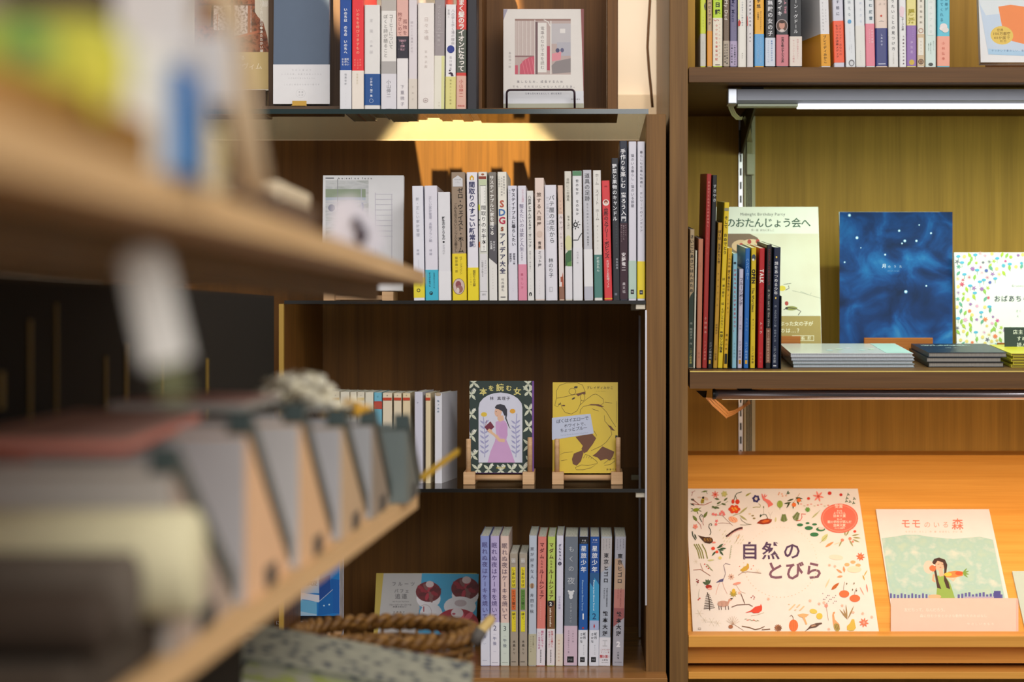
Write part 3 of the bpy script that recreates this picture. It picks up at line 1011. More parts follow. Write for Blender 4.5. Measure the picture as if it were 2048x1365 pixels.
B2_ = [
 (49, 104, 58, 112, 437, 'dfdedd', [], [('八百屋とかんがえるオーガニック', .45, 472, 880, 25, '35343a', .01), ('青果ミコト屋の暮らし', .45, 905, 1070, 14, '9a999c'), ('アノニマ', .45, 1115, 1215, 12, 'b0afb2'), ('ell', .45, 1245, 11, 16, '26252a'), ('rect', .4, 1240, .5, 1262, 'dfdedd')], 'thin grey white book with small black title and a spiral bound top'),
 (106, 187, 119, 187, 337, 'e2cfc6', [(897, 1284, 'e0dde2')], [('旅する八百屋', .46, 445, 720, 36, '5f4838', .01), ('ell', .5, 775, 22, 26, 'd2bcb0'), ('青果', .5, 830, 895, 28, '4d3c36', .01), ('ミコト屋', .5, 905, 1036, 30, '3d3a44', .01), ('アノニマスタ', .45, 1130, 1250, 13, 'b2afb6')], 'peach topped book with brown title standing above its neighbours'),
 (190, 284, 199, 297, 392, 'dedde8', [], [('パテ屋の店先から', .6, 468, 850, 44, '4e5258'), ('かつお風からいしめまで', .26, 480, 760, 22, 'b9bac4'), ('林のり子', .48, 962, 1118, 38, '3c4046'), ('rect', .33, 1188, .6, 1225, 'c3c3cc'), ('rect', .4, 1194, .53, 1220, 'dedde8')], 'wide lilac white book with charcoal title near the middle of the row', {'hard': True}),
 (288, 335, 305, 345, 395, 'd8bba8', [(1187, 1284, '8f6450')], [('rect', .05, 620, .95, 1185, 'e0d6d6'), ('サッポロ', .5, 505, 620, 17, 'b48f80'), ('みやげ', .55, 625, 750, 28, '6c5a5c'), ('土居', .5, 760, 815, 20, '9a868a'), ('岡本仁', .6, 840, 900, 15, '5a4a50'), ('poly', [(.55, 1185), (.6, 1110), (.8, 1070), (.95, 1185)], 'b45a3a'), ('rect', .3, 1108, .8, 1150, 'a0523c')], 'very slim beige pink book with a brown foot'),
 (339, 401, 353, 405, 285, 'd9d6cc', [(1028, 1284, 'dedde4')], [('台所にこの道具', .5, 335, 520, 24, '7d7a70'), ('宮本しばに', .55, 630, 740, 18, '6e6c64'), ('ell', .5, 845, 26, 60, 'd3d3a0'), ('poly', [(.05, 930), (.05, 1027), (.95, 1000), (.95, 900), (.5, 905)][::-1], '3f6a45'), ('poly', [(.3, 1000), (.3, 1027), (.95, 1027), (.95, 985)][::-1], '5c8c4a')], 'cream grey book with a green vegetable printed low on it'),
 (408, 483, 414, 492, 282, 'e0e0e4', [(882, 1284, 'dfdfe6')], [('rect', .02, 283, .98, 320, '5a8a66'), ('世のなか 食のなか', .5, 345, 632, 24, '55565c', .01), ('ell', .3, 702, 18, 20, '24252a'), *[('poly', [(.3 + .34 * math.cos(a - .2), 702 + 25 * math.sin(a - .2)), (.3 + .34 * math.cos(a + .2), 702 + 25 * math.sin(a + .2)), (.3 + .58 * math.cos(a), 702 + 42 * math.sin(a))][::-1], '24252a') for a in [k * math.pi / 4 for k in range(-2, 4)]], ('ell', .3, 702, 9, 10, 'e0e0e4'), ('line', [(.04, 822), (.55, 822), (.8, 785), (.99, 768)], 6, '2b2c32'), ('松村圭一郎', .5, 910, 1010, 16, 'a2a2aa')], 'white book with a green cap and a black cog wheel motif'),
 (486, 558, 501, 570, 275, 'c2c3cc', [(895, 1185, 'e2e2e6'), (1186, 1284, 'b9bac8')], [('道具の足跡', .5, 298, 520, 42, '4a4b52'), ('生きた道具とその文化', .5, 530, 780, 17, '8e8f98'), ('瀬尾幸子', .5, 790, 870, 16, '54555c')], 'blue grey book titled in large thin charcoal characters'),
 (561, 632, 580, 640, 278, 'e0deda', [(937, 1272, '4a7f78')], [('ホーム スイート ホーム', .5, 302, 670, 30, '8e8a86'), ('暮らしを楽しむ', .5, 700, 900, 14, 'bcb8b2'), ('植松かれん', .5, 955, 1070, 22, 'd5e4de', .015)], 'white book with a teal green band low on the spine'),
 (630, 700, 657, 718, 358, 'd53a40', [], [('rect', 0, 1276, 1, 1284, 'e3a824'), ('ell', .48, 530, 25, 25, 'e8dcd8'), ('ell', .48, 526, 15, 15, '8c3a30'), ('ell', .48, 534, 10, 10, 'e0b8a4'), ('rect', .35, 398, .7, 408, 'a8282e'), ('台所のメアリー・ポピンズ', .46, 570, 965, 37, '5c1c22', .02), ('おはなしとお料理ノート', .52, 978, 1195, 21, 'f0d8d6', .01)], 'red book with a white round badge on its spine, middle glass shelf'),
 (703, 770, 723, 775, 182, '1e2028', [], [('野菜と果物のキャンドル', .42, 224, 676, 37, 'e4e6ec', .015), ('身近な材料で作る', .6, 705, 880, 15, '565a66'), ('兼島麻里', .62, 962, 1050, 18, 'b4b8c4'), ('rect', .25, 1236, .6, 1254, '6e7280')], 'black book with white title, shorter of the two dark ones by the tall white books'),
 (773, 838, 779, 842, 48, '1d2438', [], [('rect', .01, 690, .99, 1284, '3a1f2c'), ('手作りを楽しむ', .45, 108, 420, 42, 'eaeaf0', .015), ('蜜ろう入門', .5, 448, 680, 42, 'eaeaf0', .015), ('キャンドル', .75, 700, 790, 12, 'a89098'), ('石けんクリーム', .5, 705, 820, 13, 'c4b4ba'), ('蜜ろう粘土づくり', .22, 700, 840, 13, 'a89098'), ('安藤竜二', .48, 918, 1065, 34, 'ece6ea', .015), ('農文協', .5, 1150, 1240, 25, 'd8d0d6')], 'tallest dark book, navy above maroon, with white title'),
 (845, 909, 845, 909, 52, 'd6d5e2', [(983, 1279, 'b4ccc0')], [('猫のいる暮らし、猫のいる部屋', .52, 148, 570, 26, '6a6a78'), ('rect', .28, 1208, .7, 1243, '1c1c24'), ('h', 'PIE', .34, .64, 1226, 17, 'c8c8d0')], 'tall lilac white book with a mint green foot band'),
 (914, 977, 914, 977, 52, 'd8d7e4', [(988, 1279, 'ead227')], [('暮らしも仕事も快適に テレワークのインテリア', .5, 122, 765, 24, '5c5c6c'), ('rect', .28, 1213, .72, 1247, '1c1c24'), ('h', 'PIE', .34, .66, 1230, 17, 'c8c8d0')], 'tall lilac white book with a bright yellow foot band beside the post'),
 (980, 982 + 12, 980, 994, 54, 'd9d8e6', [], [], 'sliver of a tall pale book squeezed against the oak post'),
]
spine_row(rowB2, B2_)

# pocket books on the lowest glass shelf
rowC = dict(o=(640, 740, 5.056), Y=2.785, Z=ZC, d=.105, group='pocket books on the lower glass shelf')
def pocket(bar, letter):
    return [('rect', .03, 284, .97, 312, bar), ('h', letter, .35, .65, 262, 18, '5a4a3c')]
C_ = [
 (20, 110, 20, 110, 215, 'd8d0bc', [], [('あか', .5, 300, 400, 30, '8a7a60')], 'first pocket book of the row, cream, half hidden by dried flowers'),
 (112, 200, 112, 200, 222, 'd6cdb6', [], pocket('c6a050', 'あ'), 'cream pocket book with an ochre stripe behind the dried flowers'),
 (202, 300, 202, 300, 226, 'ddd8c8', [], [], 'plain cream pocket book, thick, just behind the yellow dried flower'),
 (302, 372, 302, 372, 228, 'dcd6c4', [], [], 'plain cream pocket book, thin, behind the yellow dried flower'),
 (374, 452, 374, 452, 228, 'd9d2c0', [], pocket('c8b070', 'い'), 'cream pocket book with a faint gold stripe'),
 (454, 542, 454, 542, 230, 'dcd8c8', [], [], 'plain cream pocket book next to the blue topped one'),
 (544, 627, 544, 627, 232, '6fb3cc', [(325, 400, 'b84a3c')], [('h', '千', .35, .65, 275, 22, '2d6a88'), ('rect', .03, 320, .97, 327, 'b03a30')], 'blue topped pocket book with a red stripe'),
 (630, 731, 630, 731, 236, 'dfd3bc', [], pocket('c04428', 'あ'), 'cream pocket book with a red stripe, widest of the striped ones'),
 (742, 826, 742, 826, 238, 'dfd2b8', [], pocket('c04428', 'か'), 'cream pocket book with a red stripe, second of the striped ones'),
 (834, 915, 834, 915, 238, 'dfceaa', [], pocket('c04428', 'さ'), 'cream pocket book with a red stripe, third of the striped ones'),
 (953, 1040, 953, 1040, 226, 'cfcfe0', [], [('か', .4, 320, 350, 20, '6a6c88')], 'lilac pocket book standing out a little from its row', {'yaw': -4}),
 (1064, 1120, 1064, 1120, 238, 'dfceaa', [], pocket('c04428', 'た'), 'slim cream pocket book with a red stripe beside the last white one', {'yaw': -3}),
 (1157, 1236, 1157, 1236, 240, 'dfe0ea', [], [('ell', .5, 250, 30, 18, 'b8a68c'), ('ね', .5, 300, 335, 22, '3a6a8a', .02), ('ずみの', .5, 345, 440, 22, '3a6a8a', .02)], 'last white pocket book of the row, turned so its side shows', {'yaw': -8}),
]
spine_row(rowC, C_)

rowD = dict(o=(940, 1030, 4.267), Y=2.742, Z=ZD, d=.128, group='comics standing on the base board')
CAKE = '眠れぬ夜はケーキを焼いて'
D_ = [
 (83, 166, 90, 168, 183, '8c98cf', [(905, 1289, 'd8dcec')], [(CAKE, .5, 232, 898, 50, '4a3e78'), ('午後', .42, 980, 1062, 34, '4f5a8c'), ('（', .42, 940, 965, 28, '8d94b8'), ('）', .42, 1100, 1125, 28, '8d94b8'), ('rect', .2, 1243, .7, 1247, '9aa0b8')], 'periwinkle blue comic with purple title, first of the three matching volumes', {'yaw': 0}),
 (169, 251, 173, 250, 183, 'bcb0da', [(920, 1289, 'e2e2f0')], [(CAKE, .45, 236, 898, 50, '503c78'), ('h', '2', .3, .7, 968, 62, '4c4a70'), ('午後', .48, 1038, 1122, 34, '4f4e80'), ('（', .48, 1005, 1028, 24, '8d94b8'), ('）', .48, 1165, 1190, 24, '8d94b8'), ('rect', .15, 1263, .85, 1266, '7a7a92')], 'lilac comic, second of the three matching volumes'),
 (254, 333, 260, 333, 183, 'e2c6bc', [(925, 1289, 'cfdcd4')], [(CAKE, .5, 240, 900, 50, '5c4a60'), ('h', '3', .3, .7, 972, 62, '3e4c50'), ('午後', .5, 1055, 1142, 34, '44506a'), ('（', .5, 1020, 1044, 24, '8d94a8'), ('）', .5, 1180, 1205, 24, '8d94a8'), ('rect', .15, 1263, .85, 1266, '6a7a72')], 'peach comic with a pale green foot, third of the matching volumes'),
 (335, 409, 342, 411, 335, 'a59a8c', [], [('rect', .2, 372, .7, 416, 'b9b4b0'), ('h', 'UN', .25, .66, 394, 24, 'e2e0dc'), ('rect', .2, 450, .72, 625, 'e2cf26'), ('しあわせは', .46, 458, 620, 27, '2c2a16', .02), ('rect', .2, 640, .72, 815, 'd8682e'), ('食べて寝て', .46, 650, 808, 28, '56331a', .02), ('rect', .2, 828, .72, 1000, 'dfcc26'), ('待て', .46, 835, 900, 28, '3a3818', .02), ('長田なほ', .6, 905, 990, 11, '8a8030'), ('水凪トリ', .5, 1068, 1200, 22, '3a352e', .02), ('rect', .15, 1255, .7, 1259, '3a352e')], 'short taupe comic with yellow and orange labels', {'d': .112}),
 (417, 490, 419, 490, 335, 'a79d90', [], [('rect', .2, 372, .7, 416, 'b9b4b0'), ('h', 'UN', .25, .66, 394, 24, 'e2e0dc'), ('rect', .2, 450, .72, 625, 'e2cf26'), ('しあわせは', .46, 458, 620, 27, '2c2a16', .02), ('rect', .2, 640, .72, 812, '5f8a3e'), ('食べて寝て', .46, 650, 805, 28, '2e4a1e', .02), ('rect', .2, 828, .72, 1000, 'dfd426'), ('待て', .46, 835, 900, 28, '3a3818', .02), ('長田なほ', .6, 905, 990, 11, '8a8030'), ('水凪トリ', .5, 1068, 1200, 22, '3a352e', .02), ('rect', .15, 1255, .7, 1259, '3a352e')], 'short taupe comic with yellow and green labels', {'d': .112}),
 (493, 572, 496, 556, 180, 'bcc6d6', [(1020, 1289, 'b9b59c')], [('家が好きな人', .42, 270, 556, 33, '4a4c58'), ('ell', .42, 608, 20, 22, 'b89a78'), ('rect', .3, 590, .55, 630, '8a6a54'), ('井田千秋', .42, 668, 850, 33, '3c3e4a'), ('あたたかな暮らし', .62, 1035, 1140, 13, '5a563e'), ('インテリアの本', .3, 1035, 1180, 13, '5a563e')], 'grey blue comic with a tiny house drawing between two lines of writing'),
 (577, 655, 564, 640, 190, 'dd8178', [(975, 1289, 'e0dce6')], [('マダム', .5, 232, 385, 40, '641e2a', .015), ('たちの', .5, 388, 460, 20, '641e2a', .01), ('ルームシェア', .5, 465, 725, 42, '641e2a', .015), ('r', 'seko koseko', .45, 745, 905, 18, 'eaa79c', .02), ('相棒になって', .66, 990, 1135, 22, 'c0407a', .02), ('いく友情の物語', .3, 1000, 1150, 20, 'b04a8a'), ('r', 'KADOKAWA', .5, 1155, 1268, 15, '2c2838', .03)], 'salmon pink comic with maroon title'),
 (660, 730, 654, 722, 190, 'b9cf63', [(978, 1289, 'e2dce2')], [('マダム', .5, 235, 385, 40, '5a2c22', .015), ('たちの', .5, 388, 460, 20, '5a2c22', .01), ('ルームシェア', .5, 465, 725, 42, '5a2c22', .015), ('rect', .01, 735, .99, 976, '7b5234'), ('ell', .45, 762, 26, 28, '201820'), ('h', '2', .3, .6, 762, 40, 'f0ece8', .03), ('r', 'seko koseko', .45, 800, 960, 22, 'efe4d8', .03), ('友達との暮らし', .66, 992, 1135, 20, 'c0404a', .01), ('刺激がいっぱい', .3, 995, 1140, 18, 'b0507a'), ('r', 'KADOKAWA', .5, 1155, 1268, 15, '2c2838', .03)], 'lime green comic with a brown lower part and a black circle'),
 (733, 800, 729, 788, 180, 'd9d8ea', [(1020, 1299, 'e2d8cc')], [('ダルちゃん', .5, 250, 392, 25, '4a4668', .02), ('ell', .5, 419, 15, 16, '2c2848'), ('h', '2', .35, .65, 419, 20, 'e4e2f0', .02), ('はるな檸檬', .5, 690, 810, 20, '9b8fb8'), ('話題の作品完結', .45, 1060, 1260, 14, 'd09a80')], 'slim lavender comic with small title, between the green and grey ones'),
 (805, 924, 799, 911, 190, '6d7684', [(951, 1289, 'cfb9cc')], [('もくの', .5, 255, 505, 52, 'c6cad2'), ('夜', .5, 520, 615, 66, 'c6cad2'), ('ell', .5, 672, 22, 20, 'd9dce2', ), ('ell', .32, 655, 9, 9, 'd9dce2'), ('ell', .68, 655, 9, 9, 'd9dce2'), ('ell', .5, 702, 16, 22, 'd9dce2'), ('こやまこいこ', .5, 752, 925, 24, 'b9bfc8'), ('一日に一回', .68, 985, 1095, 15, '6a5468'), ('おやすみ前にもう一度', .35, 985, 1185, 15, '6a5468'), ('rect', .25, 1212, .75, 1264, '17181e'), ('h', 'PIE', .32, .68, 1240, 26, '8a8c94', .01)], 'thick slate grey comic with a white bear motif and pink foot'),
 (931, 1012, 921, 1003, 190, '1d58a6', [(986, 1294, 'dfe3ee')], [('rect', .02, 191, .98, 250, '15161c'), ('h', 'PIE', .28, .78, 222, 18, 'd8d8e0', .03), ('h', 'COMICS', .22, .84, 242, 10, 'd8d8e0'), ('星旅少年', .5, 262, 500, 50, 'e8edf8', .015), ('r', 'Planetarium Ghost Travel', .42, 560, 820, 17, 'a8cdf0', .02), ('h', '1', .35, .65, 870, 70, 'ffffff', .02), ('ell', .5, 970, 9, 8, 'b8342c'), ('坂月', .66, 1005, 1068, 26, '2b3040', .015), ('さかな', .32, 1008, 1100, 24, '2b3040', .015), ('星をめぐる旅', .6, 1110, 1200, 9, '666c80'), ('rect', .2, 1218, .72, 1260, '14161e'), ('h', 'PIE', .28, .64, 1240, 22, '8a8c94', .01)], 'deep blue comic with a white numeral one'),
 (1020, 1108, 1014, 1096, 190, '1f4f9c', [(986, 1294, 'dde1ee')], [('rect', .01, 500, .99, 905, '3f9acb'), ('poly', [(.01, 500), (.01, 580), (.35, 620), (.5, 540), (.99, 600), (.99, 500)][::-1], '2b5c8e'), ('rect', .01, 905, .99, 985, 'a9b6dc'), ('h', 'PIE', .28, .78, 218, 18, 'd8d8e0', .03), ('h', 'COMICS', .22, .84, 238, 10, 'd8d8e0'), ('星旅少年', .5, 262, 500, 50, 'e8edf8', .015), ('r', 'Planetarium Ghost Travel', .45, 560, 820, 17, 'd8eef8', .02), ('h', '2', .3, .7, 868, 72, '20406e', .01), ('poly', [(.42, 955), (.5, 975), (.6, 955), (.5, 930)], 'b8343c'), ('坂月', .66, 1005, 1068, 26, '2b3040', .015), ('さかな', .32, 1008, 1100, 24, '2b3040', .015), ('星をめぐる旅', .6, 1110, 1200, 9, '666c80'), ('rect', .2, 1218, .72, 1260, '14161e'), ('h', 'PIE', .28, .64, 1240, 22, '8a8c94', .01)], 'sky blue comic with a dark numeral two'),
 (1119, 1215, 1098, 1199, 190, 'aab2c2', [(1050, 1294, 'e0e0ea')], [('poly', [(.02, 200), (.02, 500), (.98, 430), (.98, 200)][::-1], 'b5b0b2'), ('まんが家の旅', .78, 208, 290, 11, '3a3a42'), ('それでも描く人', .5, 208, 300, 11, '3a3a42'), ('もうひとたびの', .24, 208, 305, 11, '3a3a42'), ('東京ヒゴロ', .5, 325, 590, 43, '26252c', .025), ('r', 'TOKYO HIGORO', .62, 625, 790, 17, '33323a', .02), ('r', 'TAIYOU', .38, 625, 720, 15, '33323a', .01), ('松本大洋', .5, 818, 1045, 44, '22222a', .03), ('rect', .3, 1075, .72, 1080, 'b4b4bc'), ('rect', .46, 1080, .56, 1120, 'c8c8d0'), ('rect', .3, 1120, .72, 1126, 'b4b4bc'), ('h', 'このマンガが', .12, .95, 1155, 15, 'a85a5c'), ('h', 'すごい第', .12, .95, 1178, 15, 'a85a5c'), ('h', '第5位!', .05, .98, 1213, 27, 'c02f3a', .03), ('h', '小学館', .25, .8, 1244, 15, '3a3a42', .02), ('h', 'BIG COMICS', .25, .85, 1264, 11, '6a6a72')], 'pale blue grey comic with heavy black characters and a red line low down'),
 (1223, 1334, 1213, 1298, 190, 'a9a8b4', [], [('poly', [(.02, 380), (.02, 640), (.98, 640), (.98, 470), (.5, 375)][::-1], 'b89a82'), ('rect', .02, 640, .98, 800, 'b97a72'), ('poly', [(.02, 800), (.02, 960), (.98, 880), (.98, 800)][::-1], '9a5a5c'), ('まんが家の旅', .78, 208, 290, 11, '4a4852'), ('それでも描く人', .5, 208, 300, 11, '4a4852'), ('もうひとたびの', .24, 208, 305, 11, '4a4852'), ('東京ヒゴロ', .5, 330, 595, 43, '262228', .025), ('r', 'TOKYO HIGORO', .62, 628, 790, 17, '7a3c3e', .02), ('r', 'TAIYOU', .38, 628, 720, 15, '7a3c3e', .01), ('松本大洋', .5, 825, 1045, 44, '26222a', .03), ('h', '2', .15, .85, 1107, 62, 'e8e6ee', .05), ('小学館', .5, 1168, 1240, 17, '34323c', .02), ('h', 'BIG COMICS', .2, .85, 1262, 11, '4a4854')], 'grey comic with a rose brown patch and a white numeral two, end of its row'),
]
spine_row(rowD, D_)
ZE = .3432
rowE = dict(o=(1380, 0, 7.314), Y=2.715, Z=ZE, d=.135, group='books on the upper oak shelf')
T = -320
E_ = [
 (148, 232, 148, 232, T, 'c3cf2c', [(T, 495, 'c3cf2c'), (496, 969, 'c4c2b8')], [('小山友子', .55, 235, 410, 20, '8a9230'), ('poly', [(.9, 40), (.7, 90), (.85, 150), (.98, 150), (.98, 40)], '4a3a5c'), ('いぬのきもちとねこのきもち', .5, 600, 870, 16, '8f8e88')], 'yellow green book at the start of the upper oak shelf'),
 (247, 325, 247, 325, T, 'b59a78', [(455, 969, 'd8912c')], [('アベビーブック', .5, -40, 375, 42, '3a3530', .015)], 'tan book with an orange lower half'),
 (331, 477, 331, 474, T, 'b4d227', [(265, 969, 'ddd6c4')], [('育児日記', .5, -190, 230, 76, '161c0c', .04), ('ふたりの心とからだが', .7, 330, 860, 26, 'cf8878'), ('ラクになる育児日記', .38, 350, 900, 38, 'c4554c', .02), ('line', [(.05, 290), (.25, 310), (.45, 290), (.65, 305)], 8, 'b5584a'), ('rect', .25, 945, .75, 958, '5a5248')], 'lime green and cream book with heavy black writing and red columns'),
 (485, 580, 485, 576, T, '6d5a48', [(600, 969, 'a89a88')], [('r', 'My Dad', .45, 0, 300, 62, 'd8d0c4', .01), ('娘が選ぶパパの', .68, 340, 590, 18, '97866f'), ('教えるのが遠い娘', .62, 640, 950, 28, '2e2822', .02), ('未来と宿題の本', .28, 640, 930, 28, '2e2822', .02)], 'brown book with pale slanted English lettering'),
 (583, 692, 583, 690, T, '6b6688', [(605, 969, 'a698b8')], [('r', 'My Mom', .45, -10, 330, 62, '3c3a6c', .01), ('娘が選ぶママの', .68, 360, 590, 18, '9089a8'), ('一生の宝物ができる', .68, 650, 960, 28, '26243a', .02), ('教育と宿題の本', .25, 650, 930, 28, '26243a', .02)], 'slate purple book, pair to the brown one beside it'),
 (696, 826, 696, 824, T, 'dfddd6', [], [('rect', .02, -200, .2, 280, 'e2e0a0'), ('小学校までに読む絵本', .55, 20, 390, 26, '7c8a9c'), ('poly', [(.02, 385), (.02, 320), (.2, 290), (.35, 330), (.25, 385)][::-1], 'b83c34'), ('講談社', .55, 770, 865, 22, 'b4b2aa'), ('rect', .15, 395, .17, 960, 'd6cabc')], 'white book with a small red figure at its edge', {'hard': True}),
 (829, 930, 829, 930, T, 'd3cfcf', [], [('さかあさんの木', .5, 0, 400, 34, '4e4a50', .01), ('poly', [(.02, 380), (.02, 230), (.1, 250), (.15, 380)][::-1], 'c8443c'), ('長田弘', .5, 470, 630, 22, '6c686c'), ('クレヨンハウス', .5, 720, 890, 14, 'b4b0b2')], 'light grey book with black handwritten style title', {'hard': True}),
 (943, 1086, 943, 1084, T, 'e0a527', [(500, 969, '5c9dd0')], [('十年後の手紙', .42, -330, 130, 56, '3a2c14', .02), ('読みつがれるものがたり', .66, 165, 455, 22, '6a4c18'), ('川田翔子', .36, 175, 300, 26, '3a2c14', .01), ('大切な人に贈りたくなる感動', .66, 540, 920, 30, '9cc6ea'), ('ベストセラー続々重版中', .36, 560, 870, 30, '96c0e4')], 'golden yellow book with a sky blue band'),
 (1096, 1248, 1098, 1246, T, '17181d', [(555, 969, 'c8cfdc')], [('無敵の女の子', .5, 0, 535, 78, 'dcdce2', .015), ('家族の中の女の子は', .66, 590, 900, 27, '4a72b4', .01), ('プライドをもっている', .3, 590, 920, 27, '8d9cc0')], 'black book with large white characters and a pale blue band'),
 (1259, 1444, 1259, 1441, T, '1b1a22', [(510, 969, 'c4727c')], [('ストライキ', .28, -180, 245, 72, 'dadade', .03), ('r', 'MALALA THE', .73, -190, 205, 44, 'c88a9a', .03), ('ell', .46, 380, 88, 98, 'a9a2a6'), ('ell', .46, 380, 78, 88, '5a4238'), ('ell', .46, 370, 42, 58, 'c49080'), ('ell', .46, 322, 44, 22, '3a2620'), ('poly', [(.22, 455), (.35, 430), (.58, 430), (.7, 455), (.46, 470)][::-1], 'cfc4c0'), ('世界を動かす小さな声', .52, 545, 925, 42, '3a1c22', .02)], 'thick black and rose book with a round portrait on its spine'),
 (1452, 1640, 1454, 1638, T, '14161c', [(535, 969, 'd8cdc4')], [('ジェーン・グドール', .5, -160, 500, 62, 'dadce0', .015), ('希望の教室をひらく', .66, 570, 870, 30, 'd8a2a4'), ('チンパンジーの親友', .32, 580, 920, 30, 'd29296')], 'black book with white katakana and a cream band'),
]
spine_row(rowE, E_)
rowE2 = dict(rowE); rowE2['o'] = (1640, 0, 7.314)
T = -300
E2_ = [
 (-10, 128, 20, 180, T, 'dddde0', [(500, 969, 'dfa034')], [('ホームレスの女たち', .3, 20, 460, 26, '8c8c90'), ('子どもたち', .62, 130, 340, 22, 'a4a4a8'), ('ブレイディみかこ', .42, 520, 930, 52, '4a3c1c', .015)], 'leaning white and orange book showing its drawn cover beside the wide gap', {'yaw': 14, 'd': .12}),
 (175, 330, 204, 365, T, 'c9c9d8', [(308, 920, 'e8562c')], [('話す前に', .48, -100, 250, 52, '5a5c6e', .01), ('パブリック・あなたの', .66, 360, 820, 40, '8c3016'), ('もう一つの健康メディア', .34, 360, 860, 42, '702410', .01)], 'lavender book with a vivid orange red band'),
 (345, 492, 376, 523, T, 'd8dde2', [], [('名前が消える', .48, -280, 260, 50, '9aa4ae'), ('ell', .48, 320, 28, 30, '5f9fcc'), ('ずっと思っていたこと', .5, 410, 620, 18, 'c4ccd2'), ('石原さくら', .62, 650, 780, 18, 'b2bac2'), ('こころの本', .4, 660, 740, 16, 'b2a8b2'), ('ell', .6, 925, 42, 48, '77777a'), ('ell', .6, 930, 28, 34, 'cfd2d6')], 'white book with one light blue dot'),
 (496, 642, 526, 666, T, 'd9dde2', [(380, 969, 'd9d9d4')], [('月とざる', .6, 10, 360, 40, 'bac6da'), ('生きるヒント', .5, 740, 930, 20, 'b8bcba')], 'pale white book with hardly visible blue writing'),
 (646, 785, 672, 805, T, 'd6dbdf', [(350, 969, 'dd7f92')], [('休む練習', .62, -60, 320, 52, '5c7480', .02), ('大切な家族', .75, 430, 640, 30, 'efc4cc', .02), ('それぞれの仕事', .42, 430, 640, 22, 'efc4cc', .01)], 'white book with a raspberry pink lower half'),
 (796, 980, 812, 990, T, 'ddc9bd', [(415, 969, '343a78')], [('しろくまとつぶ', .4, -420, 100, 40, '8a807c'), ('ことば', .78, -90, 90, 30, '9a908c'), ('ell', .5, 235, 15, 16, 'c8503c'), ('line', [(.3, 318), (.5, 308), (.72, 318)], 6, '9a9696'), ('しあわせ', .52, 490, 680, 34, 'cdd2ea', .01), ('rect', .22, 934, .82, 944, 'd8dcec')], 'blush pink hardback with a navy band and a red dot', {'hard': True}),
 (986, 1132, 1000, 1150, T, 'dcdcda', [], [('りたいことの見つけ方', .52, -20, 755, 52, '5c5c62', .005), ('大人の教科書', .52, 770, 940, 24, 'bcb8b2')], 'wide white book with one long line of grey characters'),
 (1145, 1256, 1160, 1262, T, 'dfe0e2', [], [('ステージの前', .52, 240, 450, 36, '4c4c54', .01), ('上級者のための台本', .6, 510, 960, 26, '6c5c64', .02), ('poly', [(.02, 150), (.3, 90), (.8, 120), (.6, 260), (.1, 240)][::-1], 'e6cdd6')], 'slim white book with a pink petal shape'),
 (1262, 1408, 1266, 1412, T, 'dfd58a', [(375, 969, '8d68ac')], [('腸活', .5, 120, 370, 96, 'a89c28', .03), ('尹生花', .52, 590, 800, 42, 'cdb4dc', .01), ('からだの声', .66, 390, 560, 18, 'c4a8d8'), ('ell', .52, 915, 38, 40, 'cfb24c')], 'pale yellow book with a violet band'),
 (1416, 1530, 1420, 1530, T, 'ddd9cc', [(500, 969, 'cbb594')], [('ます東三発材料', .52, -180, 370, 40, '827a6c'), ('ring', .5, 450, 36, 10, 'b8907c'), ('rect', .12, 555, .85, 810, 'e4e0d4'), ('桐島洋子', .5, 590, 780, 24, 'aaa292'), ('ring', .5, 905, 40, 12, '5e4230'), ('ell', .5, 905, 22, 24, '8a6a4c')], 'cream and tan book with a brown ring near its foot'),
 (1534, 1698, 1538, 1698, T, 'cfe0db', [], [('rect', .25, -200, .8, 520, 'dfe6e4'), ('はじめてのスケア大全', .52, -360, 510, 48, 'b4c4be'), ('家族をケアする', .78, 600, 740, 18, '8aa098'), ('お困りごとすべて', .5, 620, 800, 20, '6a8078', .01), ('解決します', .3, 640, 750, 18, '6a8078', .01), ('ell', .5, 945, 34, 24, '4a4e4c')], 'mint white book with soft rounded title panel'),
 (1712, 1902, 1712, 1898, T, '5fbfd6', [(532, 969, 'e8a08a')], [('がしてくれる', .35, -120, 330, 54, '3e8ca6', .01), ('神様が', .72, -40, 170, 48, '3e8ca6', .01), ('ell', .5, 390, 54, 46, 'e6dedd'), ('ell', .38, 420, 40, 30, 'e8e2e2'), ('ell', .64, 440, 50, 40, 'e2dcd8'), ('小林弘幸', .48, 600, 900, 46, 'cf6c58', .015)], 'sky blue and salmon book with a printed cloud'),
]
spine_row(rowE2, E2_)

